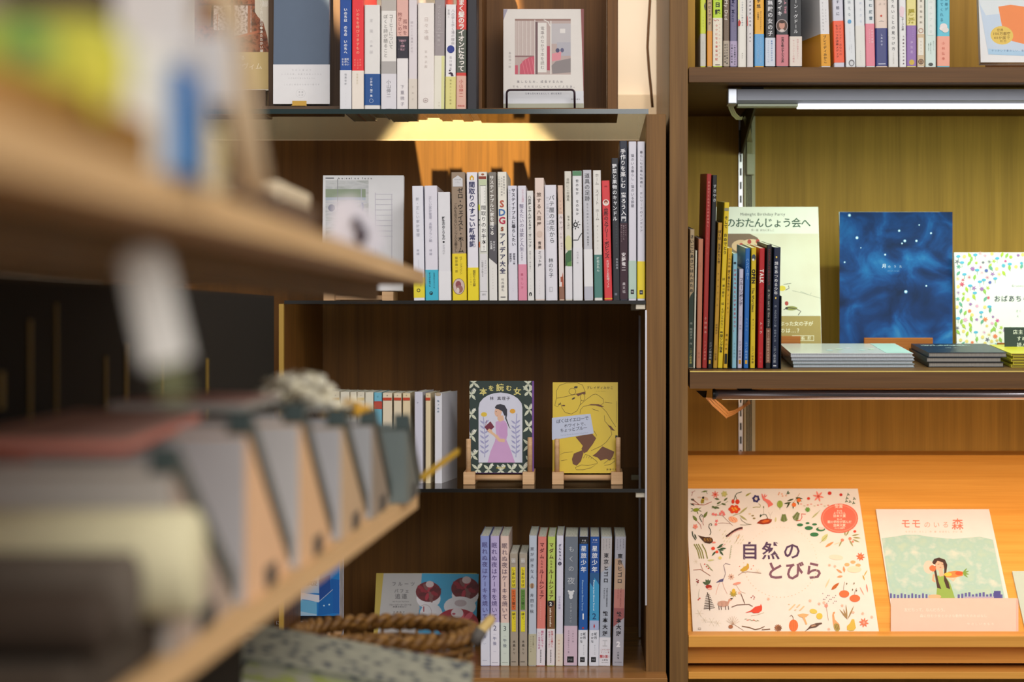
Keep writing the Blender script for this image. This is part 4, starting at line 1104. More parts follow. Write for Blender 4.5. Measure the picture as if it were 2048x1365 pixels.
# picture books on the tilted shelf
rowF = dict(o=(1370, 340, 3.248), Y=2.735, Z=zf(2.735) + .0008, d=.16, pitch=TILT, group='picture books on the tilted oak shelf')
F_ = [
 (24, 60, 20, 50, 388, 'b09a78', [], [('poly', [(0, 840), (0, 1285), (.98, 1285), (.98, 790), (.4, 812)][::-1], '2c3a30'), ('さいごにあさごはんのため', .5, 420, 800, 25, '2a2a22', .02), ('作 岡田ま子 作', .5, 990, 1140, 17, 'b4b8a8'), ('ニジノ絵本屋', .5, 1160, 1262, 17, 'c4bc5a')], 'slim tan and dark green picture book, first on the tilted shelf'),
 (63, 77, 52, 66, 525, 'cfd0c0', [], [], 'very thin white picture book near the side panel'),
 (82, 117, 72, 105, 450, 'b9785c', [], [('いちご', .5, 600, 650, 12, 'a4684e'), ('絵本', .5, 1180, 1230, 12, '9a5c44')], 'short salmon brown picture book beside the red one'),
 (133, 168, 110, 142, 30, '9e2a26', [], [('きかせてくんちゃんのおはなし', .5, 75, 375, 14, 'd88a7c', .02), ('くろいとら', .5, 400, 560, 12, 'c06a60'), ('小林絵本', .5, 950, 1070, 18, 'd8a094'), ('ニジノ絵本屋', .5, 1110, 1240, 16, 'd88a7c')], 'tallest red picture book near the side panel'),
 (171, 204, 146, 178, 38, '16171a', [], [('すきやき', .6, 95, 215, 24, 'b8bcc0', .01), ('ニジノ絵本屋', .5, 1118, 1232, 17, 'a8acb0'), ('rect', .2, 1238, .6, 1262, 'c8a23a')], 'tall thin black picture book beside the tall red one'),
 (207, 239, 181, 209, 345, 'b48a2a', [], [('ぼくは 生まれたとき', .5, 392, 610, 20, '3a2c10', .02), ('ゆらゆらふね', .5, 655, 900, 12, '6a5018'), ('尾崎美紀', .5, 1000, 1070, 14, '5a4414'), ('ニジノ絵本屋', .5, 1140, 1240, 16, '5a4414')], 'ochre picture book just before the tall yellow one'),
 (247, 284, 211, 243, 215, 'd8bb1e', [], [('rect', .05, 250, .95, 268, '8a8a6a'), ('そして おめでとう', .5, 300, 552, 24, '4c4210', .02), ('詩 瀬川康文', .5, 700, 830, 18, '4c4210'), ('絵 えがしらみちこ', .5, 860, 1030, 18, '4c4210'), ('卒園ソング絵本', .5, 1050, 1190, 21, '3a320c', .02)], 'tall bright yellow picture book leaning on its neighbour'),
 (273, 304, 247, 276, 510, 'd0a624', [], [('これは桃', .5, 545, 640, 16, '5a4810'), ('ぼく自ともだち', .5, 650, 790, 18, '3a3010', .02), ('よしだあつ', .5, 800, 940, 13, '6a5818'), ('瀬尾小学', .5, 1060, 1180, 16, '4c3e10'), ('rect', .2, 1195, .85, 1262, '1e1c14')], 'short golden picture book with a black stamp at its foot'),
 (306, 338, 304, 334, 545, '86b8cc', [], [('ell', .45, 606, 9, 8, '2a3c48'), ('かぼちゃもえとがすきまラララ♪', .5, 640, 1060, 19, 'b03c4c', .01), ('さくえほん', .5, 1120, 1225, 12, '4c7888')], 'light blue picture book with small red characters'),
 (346, 378, 340, 369, 645, 'c0bcd0', [], [('フルーツポンチ', .55, 700, 885, 26, '45425a', .01), ('さく 本林', .5, 950, 1040, 14, '8884a0'), ('ニジノ絵本屋', .5, 1110, 1228, 17, '55526a'), ('rect', .25, 1236, .8, 1262, 'c8922a')], 'shortest lilac picture book in the row'),
 (386, 420, 380, 412, 510, '1f66b4', [], [('ハンバーガー', .5, 575, 715, 23, '8ab8e4', .01), ('作えほん', .5, 960, 1050, 15, '7aa8dc'), ('ニジノ絵本屋', .5, 1115, 1230, 17, '9ac0ea'), ('rect', .25, 1238, .75, 1262, 'd0a23a')], 'blue picture book turned so its cover side shows', {'yaw': 0}),
 (424, 460, 421, 454, 507, 'd3b821', [], [('ell', .5, 570, 13, 20, '3a4a5c'), ('ell', .4, 585, 8, 8, 'e8e4c8'), ('r', 'OPEN', .5, 645, 740, 30, '1f1c14', .05), ('r', 'The Worthless', .45, 765, 925, 22, '3a3412', .01), ('オープン', .5, 965, 1040, 13, '3a3412'), ('ニジノ絵本屋', .5, 1145, 1260, 16, '4a4214')], 'yellow picture book with a bold black English word'),
 (474, 515, 471, 505, 510, 'b51c22', [], [('r', 'TALK', .5, 645, 740, 32, 'e8dcd4', .05), ('r', 'The Worthless', .45, 760, 925, 20, 'c83c40', .01), ('トーク', .5, 985, 1070, 20, 'e0c4bc', .02), ('絵本屋', .5, 1180, 1260, 14, 'd05a5a')], 'red picture book with a bold white English word'),
 (524, 561, 521, 556, 488, '17161a', [], [('rect', .05, 1030, .95, 1255, '7a5240'), ('さかさまにこそあたたかさ', .5, 515, 750, 20, '8c2a30'), ('作 コテツ キキコ', .5, 780, 890, 16, 'c0bcb4'), ('絵 コクテ ココイチ', .5, 900, 1020, 16, 'c0bcb4'), ('第12回絵本出版大賞受賞', .5, 1040, 1250, 15, 'd0b49c')], 'black picture book with a brown label at its foot'),
 (566, 618, 562, 604, 505, '121f3c', [], [('ell', .4, 568, 5, 7, 'e2c65a'), ('綿をあつめる少年', .4, 595, 815, 25, 'd4d8dc', .015), ('ell', .4, 833, 5, 7, 'e2c65a'), ('作 さわらけいこ', .4, 880, 1000, 15, 'aab4c4'), ('絵 中村よしひ', .4, 1005, 1120, 15, 'aab4c4'), ('ニジノ絵本屋', .4, 1145, 1255, 18, 'b8c0cc'), ('rect', .2, 1270, .65, 1278, 'c8ccd2')], 'navy picture book with two gold stars, last of the upright ones'),
]
spine_row(rowF, F_)
# bookend: thin black plate under the books with an upright behind the last one
be = empty('bookend', 'thin black metal bookend under and beside the upright picture books', 'bookend', (0, 0, 0))
Yb0 = 2.731
xa_, xb_ = at(1376, 0, Yb0).x + .003, at(1559.6, 0, 2.735).x
M_ = Matrix.Translation((0, Yb0, zf(Yb0) + .0001)) @ Matrix.Rotation(TILT, 4, 'X')
o = MB().box(xa_, xb_ + .0012, 0, .11, 0, .0007).build('base_plate', mat('141414', .4, .5), be); o.matrix_local = M_
o = MB().box(xb_ + .0003, xb_ + .0014, 0, .11, .0007, .10).build('upright', mat('141414', .4, .5), be); o.matrix_local = M_
# ================================================================ books shown by their covers
def S(ink, ox, oy, sc):
    """let an ink take coordinates measured at another scale"""
    f0 = ink.f
    ink.f = lambda x, y, l: f0(ox + x / sc, oy + y / sc, l)
    return ink


R = math.radians

# ---- two small books on pine stands, lower glass shelf
def pine_stand(px0, px1, name, label, yb, dxl=0):
    """two blocks, two dowels, a cross bar; px of outer block edges"""
    Y0 = 2.762
    st = empty('book_stand', label, 'book stand', (at((px0 + px1) / 2, 0, Y0).x, Y0, ZC + .0001), group='pine book stands')
    zb = ZC + .0002
    bw = 23.5 * Y0 / FP
    bh = 25.0 * Y0 / FP
    xs = (at(px0, 0, Y0).x, at(px1, 0, Y0).x - bw)
    for i, x in enumerate(xs):
        sub(MB().box(x, x + bw, Y0, Y0 + .075, zb, zb + bh, .0008), 'foot_block', M_PINE, st)
        cx = x + bw * (.42 if i == 0 else .62)
        top = at(0, 876 + (3 if i == 0 else 0), Y0).z
        sub(MB().tube([(cx, Y0 + .008, zb + bh - .001), (cx, Y0 + .0075, top - .001), (cx, Y0 + .0075, top)], [.0034, .0034, .0030], 14), 'dowel', M_PINE, st, True)
        sub(MB().tube([(cx, Y0 + .052, zb + bh - .001), (cx, Y0 + .060, top - .01)], .0034, 12), 'dowel', M_PINE, st, True)
    sub(MB().tube([(xs[0] + bw - .001, Y0 + .012, zb + bh * .52), (xs[1] + .001, Y0 + .012, zb + bh * .52)], .0040, 12), 'cross_bar', M_PINE, st, True)
    sub(MB().tube([(xs[0] + bw - .001, Y0 + .055, zb + bh * .3), (xs[1] + .001, Y0 + .055, zb + bh * .3)], .0042, 12), 'cross_bar', M_PINE, st, True)
    return st


pine_stand(926.5, 1068.5, '', 'pine stand of blocks and dowels holding the green and white book', 974)
pine_stand(1104, 1245.5, '', 'pine stand of blocks and dowels holding the yellow book', 974)

sc8 = (900, 740, 5.249)
LIL, GRN = 'cfd0e2', '1f322e'
root, ink, dim, hit = face_book('book', 'small dark green book with a woman reading in an arched white panel', 'book', (938, 947), 1067, 763, 2.7775, R(7), .013, GRN, 'small books on pine stands', side_col='6d3f8e')
ink = S(ink, *sc8)
ink.rect(205, 118, 862, 1083, GRN)
ink.clip = (205, 119, 861, 1082)
IV = 'c9cdb8'
random.seed(3)
for (x, y) in [(225, 260), (225, 470), (225, 690), (235, 900), (830, 230), (830, 420), (830, 600), (830, 790), (835, 960), (290, 1045), (410, 1050), (530, 1055), (650, 1050), (770, 1045), (250, 140), (820, 150)]:
    for a in (50, 130, 230, 310):
        ink.leaf(x, y, 78 + random.uniform(-10, 14), 30, a + random.uniform(-10, 10), IV)
    ink.line([(x, y), (x + 6, y - 40), (x + 22, y - 62), (x + 40, y - 58)], 5, 'dfe0d6')
    for d in ((30, -52), (42, -46), (22, -40)):
        ink.ell(x + d[0], y + d[1], 8, 7, 'e6e6de', 8)
ink.poly([(300, 975), (300, 400), (312, 345), (350, 300), (400, 268), (460, 248), (530, 240), (600, 248), (660, 268), (712, 302), (750, 350), (760, 400), (760, 975)], LIL)
ink.poly([(262, 300), (300, 200), (400, 128), (660, 124), (770, 200), (790, 300), (752, 345), (712, 296), (660, 262), (600, 242), (530, 234), (460, 242), (400, 262), (350, 294), (308, 340)], GRN)
for i, (ch, x, y, r) in enumerate([('本', 350, 232, -.35), ('を', 432, 195, -.15), ('読', 525, 188, 0), ('む', 618, 195, .15), ('女', 708, 228, .35)]):
    ink.th(ch, x - 40, x + 40, y, 82 if ch in '本読女' else 62, 'd9cc7a', .025)
ink.th('林 真理子', 415, 635, 302, 42, '2c2838', .012)
ST = '9c9cc4'
for x0, sgn in ((362, 1), (690, -1)):
    ink.line([(x0 - 12 * sgn, 495 if sgn > 0 else 460), (x0, 620), (x0 + 8, 780), (x0 + 2, 920)], 9, ST)
    for j in range(7):
        yy = 540 + j * 52
        ink.leaf(x0, yy + 25, 62, 20, -38, ST)
        ink.leaf(x0, yy + 30, 62, 20, 218, ST)
ink.ell(357, 470, 32, 24, 'd8b83c')
ink.ell(657, 436, 30, 24, 'dba032')
ink.poly([(480, 548), (545, 522), (585, 545), (606, 600), (600, 700), (592, 735), (640, 850), (682, 975), (395, 975), (425, 860), (470, 755), (486, 680), (478, 600)], 'c79bc9')
ink.poly([(500, 480), (560, 480), (568, 530), (520, 548), (498, 520)], 'd9b096')
ink.ell(506, 445, 38, 52, 'dcb098', 18, .1)
ink.poly([(470, 395), (492, 368), (530, 360), (575, 375), (600, 420), (600, 480), (570, 482), (552, 440), (520, 420), (482, 410)], '2b2a38')
ink.line([(592, 470), (586, 510), (604, 555), (616, 590), (632, 618)], 17, '2b2a38', True)
ink.ell(485, 440, 5, 4, '4a3a38', 8)
ink.line([(492, 482), (502, 484)], 3, 'b85a50')
ink.line([(478, 690), (520, 740), (575, 745)], 34, 'dcb494')
ink.line([(428, 655), (455, 675), (490, 705)], 26, 'dcb494')
ink.poly([(540, 560), (596, 560), (606, 690), (578, 725), (520, 700), (512, 640)], 'c495c6')
ink.poly([(362, 602), (425, 542), (466, 602), (404, 658)], '6e1c38')
ink.line([(372, 600), (386, 530)], 4, '8a2a4a')
ink.poly([(390, 640), (410, 618), (440, 632), (450, 660), (420, 668)], 'dcb494')
ink.th('集英社文庫', 485, 582, 1030, 20, 'c9b03c')
ink.clip = None
ink.rect(862, 119, 882, 1080, '6d3f8e')
ink.build('cover_print', root)

YL = 'd6b71f'
root, ink, dim, hit = face_book('book', 'small yellow book with a line drawing of a crouching figure in a cap', 'book', (1105, 947), 1236, 765, 2.7775, R(7), .014, YL, 'small books on pine stands')
ink = S(ink, *sc8)
BR, LN = '6b4026', '6e5a14'
def L(pts, w=4):
    ink.line(pts, w, LN)
L([(1120, 300), (1118, 220), (1150, 165), (1220, 140), (1330, 135), (1390, 160), (1418, 225), (1422, 260)])
L([(1120, 300), (1200, 285), (1300, 262), (1422, 230)])
L([(1118, 302), (1100, 375), (1130, 390), (1160, 345)])
ink.ring(1285, 228, 38, 36, 4, LN)
ink.poly([(1300, 182), (1318, 172), (1342, 176), (1335, 194), (1310, 196)], '3a3426')
ink.poly([(1290, 262), (1422, 232), (1416, 262), (1385, 250), (1378, 258), (1345, 280), (1325, 258)], BR)
L([(1160, 345), (1175, 400), (1210, 450), (1275, 465), (1335, 430), (1365, 370), (1375, 320)])
ink.ell(1296, 302, 20, 8, '3a2c1c', 10, -.5)
ink.ell(1192, 376, 18, 7, '5a3020', 10)
ink.ell(1148, 362, 12, 5, '3a2c1c', 8)
ink.ring(1392, 290, 26, 38, 4, LN)
L([(1365, 370), (1420, 320), (1500, 262), (1530, 255), (1560, 270), (1610, 310), (1612, 350), (1580, 372)])
L([(1365, 460), (1370, 420), (1400, 385), (1450, 375)])
ink.poly([(1440, 378), (1480, 360), (1560, 362), (1618, 388), (1590, 392), (1530, 376), (1470, 374)], BR)
L([(1625, 340), (1700, 350)])
L([(1590, 392), (1640, 440), (1700, 540), (1740, 600)])
L([(1620, 480), (1625, 540), (1680, 600), (1700, 680), (1640, 760), (1590, 800), (1480, 850)])
L([(1510, 640), (1540, 690), (1530, 700)])
L([(1490, 410), (1560, 435)])
ink.poly([(1655, 582), (1690, 592), (1730, 640), (1700, 636)], BR)
ink.poly([(1318, 705), (1490, 668), (1535, 720), (1500, 780), (1440, 860), (1405, 878), (1380, 830), (1395, 800)], BR)
ink.poly([(1300, 880), (1390, 845), (1400, 880), (1375, 960), (1330, 1008), (1290, 990), (1280, 940)], BR)
ink.poly([(1495, 905), (1540, 870), (1600, 805), (1725, 860), (1710, 910), (1680, 955), (1640, 935), (1580, 955), (1548, 920)], BR)
L([(1400, 930), (1420, 890), (1460, 900), (1500, 930), (1540, 960), (1550, 985)])
L([(1430, 930), (1440, 905)], 3); L([(1455, 930), (1465, 905)], 3); L([(1478, 940), (1490, 918)], 3)
L([(1318, 1025), (1380, 1000), (1450, 1005), (1545, 985), (1480, 1030), (1400, 1050), (1325, 1050), (1318, 1025)])
L([(1615, 985), (1660, 950), (1725, 930), (1730, 960), (1680, 995), (1620, 1005)])
L([(1160, 890), (1200, 870), (1290, 862)], 3); L([(1165, 955), (1230, 945)], 3)
L([(1750, 330), (1748, 560)], 3)
ink.poly([(1071, 505), (1474, 462), (1510, 670), (1071, 737)], 'bcc4dc')
ink.th('ぼくはイエローで', 1118, 1455, 545, 46, '3a3c52', .01, 0, -.11)
ink.th('ホワイトで、', 1195, 1450, 592, 40, '3a3c52', .01, 0, -.11)
ink.th('ちょっとブルー', 1155, 1440, 640, 44, '3a3c52', .01, 0, -.11)
ink.th('The Real British Secondary School Days', 1160, 1450, 690, 16, '7a82a0', 0, 0, -.11)
ink.th('ブレイディみかこ', 1432, 1715, 190, 32, '4a3c14', .008)
ink.th('Brady Mikako', 1530, 1640, 225, 12, '8a7620')
ink.th('新潮文庫', 1640, 1755, 1048, 22, '4a3c14')
ink.rect(1735, 690, 1760, 720, '2c2a20')
ink.build('cover_print', root)

# ---- nature picture book lying on the sloping board
LEAN = R(90 - 39.6)
WHT = 'e8dfd4'
root, ink, dim, hit = face_book('picture_book', 'large white picture book covered in small printed plants and animals', 'picture book', (1386, 1269), 1758.5, 978, 2.752, LEAN, .004, WHT, None, side_col='c9b24a', cover=mat('e9e2da', .4, 0, .4))
ink = S(ink, 1370, 960, 4.1375)
PUR, PU2 = '54405e', '7a5566'
RD, OR, PK, GN, DG, BN, YE, LG = 'd8442c', 'e8763c', 'e58a7a', '6f8040', '3e4a2a', '6e4a34', 'c9a83a', 'b9bb8a'
ink.wrap = True
ink.th('自然の', 448, 972, 592, 152, PUR, .018)
ink.th('とびら', 665, 1145, 757, 158, PU2, .022)
# faint ring of writing
for k in range(60):
    a = 2 * math.pi * k / 60
    if .0 < a < 3.2:
        ink.ell(790 + 305 * math.cos(a), 690 + 285 * math.sin(a), 5, 4, 'ddc3a8', 6)
    else:
        ink.ell(790 + 300 * math.cos(a), 680 + 285 * math.sin(a), 4, 3, 'e0cdb4', 6)
def twig(x, y, pts, w, col, leaves=(), lc=GN):
    ink.line([(x + a, y + b) for a, b in pts], w, col)
    for (a, b, ln, wd, an) in leaves:
        ink.leaf(x + a, y + b, ln, wd, an, lc)
def berry(x, y, r, c):
    ink.ell(x, y, r, r * .9, c, 12)
# top row
twig(55, 105, [(0, 30), (8, 0), (-8, -2), (8, 0), (28, -12)], 4, 'a8584a')
twig(135, 100, [(0, 5), (40, -2), (50, 20)], 4, DG, [(5, 3, 50, 14, -10)], GN)
ink.flower(250, 125, 34, 7, PK, RD, .35)
ink.flower(325, 120, 28, 6, 'c3c07a', 'd8c86a', .8)
twig(430, 110, [(-25, 60), (-15, 25), (0, 5), (40, -8)], 6, DG)
twig(415, 130, [(0, 0), (10, 25), (15, 45)], 5, DG)
ink.ell(397, 183, 13, 18, RD); ink.ell(434, 185, 18, 20, RD)
ink.leaf(500, 140, 55, 14, -35, 'a3a04e'); ink.leaf(505, 128, 50, 10, -20, 'a3a04e')
ink.flower(588, 160, 34, 6, '3a3468', 'e0d8c0', .95); ink.flower(588, 160, 16, 6, 'dcd4c8', 'd8a83a', .6)
twig(590, 200, [(20, 0), (35, 15), (30, 30), (0, 28), (-30, 32)], 4, 'a3a04e')
# hare
ink.poly([(640, 120), (652, 150), (670, 160), (700, 172), (730, 205), (722, 215), (705, 222), (690, 235), (684, 205), (668, 185), (648, 172), (638, 150), (632, 118)], 'ea7a6e')
ink.leaf(650, 155, 42, 10, -70, 'ea7a6e'); ink.leaf(655, 155, 40, 9, -48, 'ea7a6e')
for i in range(5):
    ink.flower(780 + i * 14 - (i % 2) * 20, 112 + (i * 13) % 30, 9, 5, 'efb08a')
ink.ell(785, 205, 24, 30, '9aae4a'); ink.line([(785, 180), (785, 250)], 3, GN)
for cx, cy, an in ((820, 300, -92), (905, 285, -55)):
    a = R(an)
    ink.line([(cx, cy + 55), (cx + 60 * math.cos(a), cy - 10)], 3, GN)
    for j in range(7):
        t = j / 7
        bx, by = cx + 60 * math.cos(a) * t, cy + 50 - 62 * t
        ink.leaf(bx, by, 36 - j * 3, 9, an + 62, GN); ink.leaf(bx, by, 36 - j * 3, 9, an - 62, GN)
# orange branch
twig(900, 170, [(50, -55), (20, -10), (0, 20), (-20, 45)], 4, 'c99a6a')
for (x, y, a) in ((915, 150, 10), (915, 152, 30), (900, 160, 160), (880, 190, 170), (895, 185, 90), (870, 185, 120), (925, 155, 75)):
    ink.leaf(x, y, 62, 14, a, DG)
ink.ell(902, 210, 18, 17, OR); ink.ell(942, 172, 17, 16, OR)
berry(1022, 158, 13, RD); berry(1197, 114, 16, 'cf3a2e'); berry(1290, 127, 13, 'cf3a2e')
ink.flower(1103, 140, 48, 6, 'ee8c7c', 'c8584a', .34)
for x, y in ((1350, 125), (1340, 155), (1365, 185), (1400, 160), (1395, 195), (1335, 180), (855, 108), (850, 115)):
    for a in (20, 140, 260):
        ink.leaf(x, y, 15, 8, a, '4c6a48')
for i in range(9):
    ink.ell(960 + i * 28, 212 + (i * 37) % 22 - 8, 10, 4, ['e8a090', 'c9c0a0', 'df7a66'][i % 3], 8)
ink.flower(1015, 250, 24, 8, '6da04c', None, .5)
twig(920, 330, [(0, 12), (35, 8), (48, -15), (44, -45), (80, -42)], 6, 'e06a58')
ink.leaf(1050, 320, 80, 16, -42, 'c8c89a'); ink.line([(1050, 322), (1118, 255)], 2, GN)
# bee and branch
ink.ell(145, 178, 13, 24, 'c9b23c', 12, .3)
for k in range(3):
    ink.line([(133, 172 + k * 10), (158, 176 + k * 10)], 4, '26221e')
ink.ell(152, 152, 12, 10, '26221e'); ink.ell(175, 160, 20, 12, 'dcc0aa', 10, .5); ink.ell(120, 150, 18, 8, 'dcc8b8', 10)
twig(60, 200, [(0, 0), (50, 10), (100, 12), (160, -14)], 5, 'a24b3a')
twig(60, 165, [(0, 0), (30, 22), (55, 42)], 5, 'a24b3a')
for x, y in ((48, 160), (60, 158), (45, 198), (58, 202)):
    ink.leaf(x, y, 26, 9, 40, '3e4a3a')
twig(270, 210, [(-50, 28), (0, 8), (60, -10), (85, -30)], 3, GN)
for (x, y, a) in ((262, 205, -30), (300, 198, 20), (320, 178, -40), (285, 165, 190), (220, 222, 25), (245, 228, 15), (225, 218, 40)):
    ink.leaf(x, y, 44, 16, a, '5c6a42')
# frog, fern leaves
ink.ell(92, 252, 26, 15, '8a9a30', 12, -.2)
for a in (20, 160, 200, -30, 70):
    ink.leaf(92 + 22 * math.cos(R(a)), 252 + 12 * math.sin(R(a)), 28, 7, a, '5c6a22')
ink.leaf(100, 345, 60, 26, 232, GN); ink.line([(100, 345), (128, 375), (135, 410)], 4, 'b0584a')
ink.leaf(152, 320, 66, 24, -58, '6c7a3c'); ink.line([(152, 320), (147, 360), (155, 380)], 4, 'b0584a')
twig(120, 300, [(20, 52), (5, 25), (2, 5), (14, -10), (28, -2), (18, 10)], 6, '3e4430')
ink.flower(85, 390, 24, 5, 'e4907e', 'd87868', .8)
twig(205, 400, [(0, 60), (10, 40), (5, 15), (-8, -5), (-5, -28), (10, -36), (18, -24), (8, -16)], 6, '3c4236')
# pink blossom branch
twig(300, 330, [(95, 52), (50, 10), (10, -30), (-60, -38)], 3, '9a6a58')
twig(300, 360, [(75, 5), (20, 0), (-30, 2)], 3, '9a6a58')
for x, y in ((232, 287), (255, 292), (292, 285), (316, 275), (322, 290), (262, 345), (256, 372), (305, 268)):
    ink.flower(x, y, 15, 5, 'e67c78', None, .6)
# red flower with amber
for k in range(6):
    a = k * math.pi / 3
    ink.ell(408 + 32 * math.cos(a), 247 + 22 * math.sin(a), 18, 15, 'dd4c2a')
ink.ell(408, 247, 26, 18, 'dd4c2a')
for x, y in ((392, 240), (402, 255), (425, 248), (415, 238)):
    ink.ell(x, y, 9, 8, 'eba23c', 9)
ink.ell(398, 332, 40, 24, 'eeb08a', 16, .35)
for k in range(7):
    ink.ell(378 + k * 8, 318 + (k * 11) % 28, 4, 4, 'd8705c', 6)
twig(440, 290, [(-40, 8), (20, -10), (70, -50)], 5, 'a0a060', [(10, -5, 90, 16, -40), (10, 5, 80, 14, 35)], 'b0ac70')
twig(470, 350, [(80, 22), (40, 18), (0, -10), (-10, -30)], 3, '8a8264'); twig(470, 360, [(80, 12), (30, 18), (-15, 16)], 3, '8a8264')
# wilted red flower
ink.poly([(592, 362), (625, 335), (680, 322), (720, 330), (715, 352), (690, 368), (640, 372)], '9a3a22')
ink.poly([(630, 352), (660, 335), (700, 335), (690, 352), (650, 360)], 'd0622c')
twig(640, 320, [(45, 2), (30, -28), (10, -32), (-12, -20)], 5, '3c4a34'); ink.leaf(628, 288, 26, 16, 100, '3c4a34')
twig(650, 280, [(0, 20), (0, -30), (4, -50)], 2, '9a9a80'); ink.ell(650, 228, 5, 9, '6e7048', 8)
for x, y in ((535, 285), (560, 300), (572, 322)):
    ink.ell(x, y, 12, 7, ['5c5a3a', 'd8c4a0', '9a8a60'][x % 3], 9)
twig(705, 320, [(0, 20), (0, -20), (-16, -50)], 2, 'b0a8a0'); twig(705, 300, [(0, 0), (20, -34)], 2, 'b0a8a0')
ink.leaf(748, 355, 46, 16, -85, 'd0cc9a')
# lily pads
for x, y, rx in ((952, 376, 26), (1014, 362, 17), (1024, 402, 34), (1072, 372, 20), (1070, 456, 36), (1122, 412, 38)):
    ink.ell(x, y, rx, rx * .48, '3c7a50', 14)
ink.ell(1128, 405, 26, 12, 'e2cfc6', 10)
ink.leaf(1130, 515, 84, 40, -52, 'c9cc8c'); ink.line([(1115, 528), (1180, 462)], 3, '7a8050')
# caterpillar
for k in range(12):
    t = k / 11
    x, y = 345 + 125 * t, 470 - 68 * math.sin(t * 1.5)
    ink.ell(x, y, 8, 9, '5c2a26' if k % 2 else '3c2422', 9)
    ink.ell(x + 3, y + 12, 4, 4, 'e07a6a', 6)
twig(420, 510, [(0, 8), (12, -20), (30, -58)], 4, '8a5a3a'); ink.leaf(432, 495, 40, 14, -60, 'e0b080')
# shell
ink.poly([(108, 462), (135, 470), (170, 478), (205, 478), (230, 495), (232, 520), (205, 532), (165, 525), (145, 505), (130, 488)], '4c3428')
for x in (165, 190, 212):
    ink.ell(x, 500, 13, 20, '6a4a30', 10, .4); ink.line([(x - 8, 488), (x + 4, 510)], 3, 'c9a23c')
ink.ell(238, 522, 17, 8, 'e48c7c', 9)
for x in (75, 92, 110, 140):
    ink.line([(x, 535), (x + 30, 590), (x + 46, 655)], 8, 'a3a14a'); ink.line([(x + 2, 535), (x + 32, 590), (x + 48, 655)], 3, DG)
twig(60, 430, [(0, 0), (5, 35), (28, 72)], 8, '3e4a34'); ink.leaf(78, 450, 50, 12, 68, '3e4a34')
# berry sprig
for (x, y, a) in ((262, 568, -20), (270, 580, 8), (255, 595, 130), (285, 590, 50), (290, 572, 0), (275, 560, -32)):
    ink.leaf(x, y, 52, 16, a, '3e5a3e')
berry(233, 572, 16, 'dd4f32'); berry(264, 600, 13, 'dd4f32')
twig(300, 560, [(0, 0), (35, -25)], 3, 'c85a4a')
ink.ell(290, 650, 14, 13, 'dccb7a'); ink.leaf(185, 672, 60, 14, -5, 'c9c88c')
twig(375, 600, [(-10, 60), (0, 0), (8, -55)], 2, '9aa07a')
for j in range(8):
    ink.ell(372 + j * 2, 650 - j * 14, 6, 3, 'a9ad8a', 6)
# mid left: twigs, heron, bird
twig(150, 760, [(-80, -10), (-20, -15), (10, 5), (60, 38)], 4, 'a8705c'); twig(140, 740, [(-14, -45), (0, -10), (10, 18)], 3, 'a8705c')
for x, y in ((175, 700), (190, 720), (205, 735)):
    ink.leaf(x, y, 38, 10, 40, 'a9ac8a'); berry(x - 12, y + 2, 6, 'c84a3c')
twig(320, 700, [(55, 5), (15, -5), (0, 12), (8, 45), (15, 80), (2, 118), (-10, 135)], 5, '8c7a86')
ink.poly([(255, 855), (290, 828), (320, 820), (315, 845), (285, 850)], '5a5680')
ink.line([(290, 848), (268, 900), (255, 955)], 3, 'd8a092'); ink.line([(308, 848), (325, 900), (350, 948)], 3, 'd8a092')
ink.flower(382, 806, 30, 8, 'd8b4a0', '8a5a4a', .4)
ink.poly([(455, 750), (490, 722), (510, 712), (512, 695), (528, 700), (530, 735), (510, 755), (475, 765)], 'c9a440')
twig(440, 780, [(0, 14), (30, -8), (80, -16), (130, -10), (190, -4)], 4, '8a5c46')
for x, y in ((452, 720), (565, 715), (548, 742), (520, 735)):
    berry(x, y, 5, 'e08472')
# beet, red berries, pine
ink.ell(196, 888, 26, 17, 'a83228'); ink.ell(206, 905, 20, 9, 'eab0a0')
for a in (-110, -150, -60, -85):
    ink.leaf(188, 872, 48, 20, a, '4c6246')
for x, y in ((98, 828), (110, 838), (99, 846), (108, 852)):
    berry(x, y, 6, '8c2a26')
twig(104, 850, [(0, 0), (-6, 28)], 2, '5a4238')
twig(112, 960, [(0, 30), (2, -20), (8, -50)], 2, '8a8a6a'); berry(122, 985, 7, 'c8402e'); berry(110, 996, 6, 'c8402e')
ink.line([(205, 1085), (200, 1000), (185, 935)], 7, '45362a')
for j in range(9):
    y = 955 + j * 14
    w = 14 + j * 4
    x = 188 + j * 1.6
    ink.line([(x - w, y + 4), (x, y), (x + w, y - 6)], 5, '4a3c2e')
# zebra
ink.ell(315, 1030, 48, 26, 'd0a896', 14); ink.poly([(350, 1020), (362, 990), (385, 985), (390, 998), (370, 1010), (362, 1030)], 'cf9c88')
for k in range(8):
    ink.line([(275 + k * 11, 1010), (280 + k * 11, 1048)], 3, '9a6c5c')
for x in (280, 298, 335, 358):
    ink.line([(x, 1048), (x + 3, 1080)], 5, '5a4038')
ink.ell(385, 988, 12, 6, '3a2c26', 8)
ink.flower(400, 945, 34, 9, 'b09a3a', None, .35); ink.ell(403, 925, 14, 20, 'dbb43c')
twig(430, 1040, [(-45, 18), (0, 0), (60, -4), (100, -5), (130, 12)], 6, '7a5444'); twig(480, 990, [(-18, -45), (0, 0), (14, 38)], 6, '7a5444')
twig(420, 870, [(0, 0), (40, 60), (80, 72)], 3, 'd8b0a0'); ink.ell(430, 862, 34, 10, 'e59a86', 12, -.2)
for x, y in ((562, 965), (575, 975), (548, 978), (570, 990)):
    berry(x, y, 5, 'a84a4a')
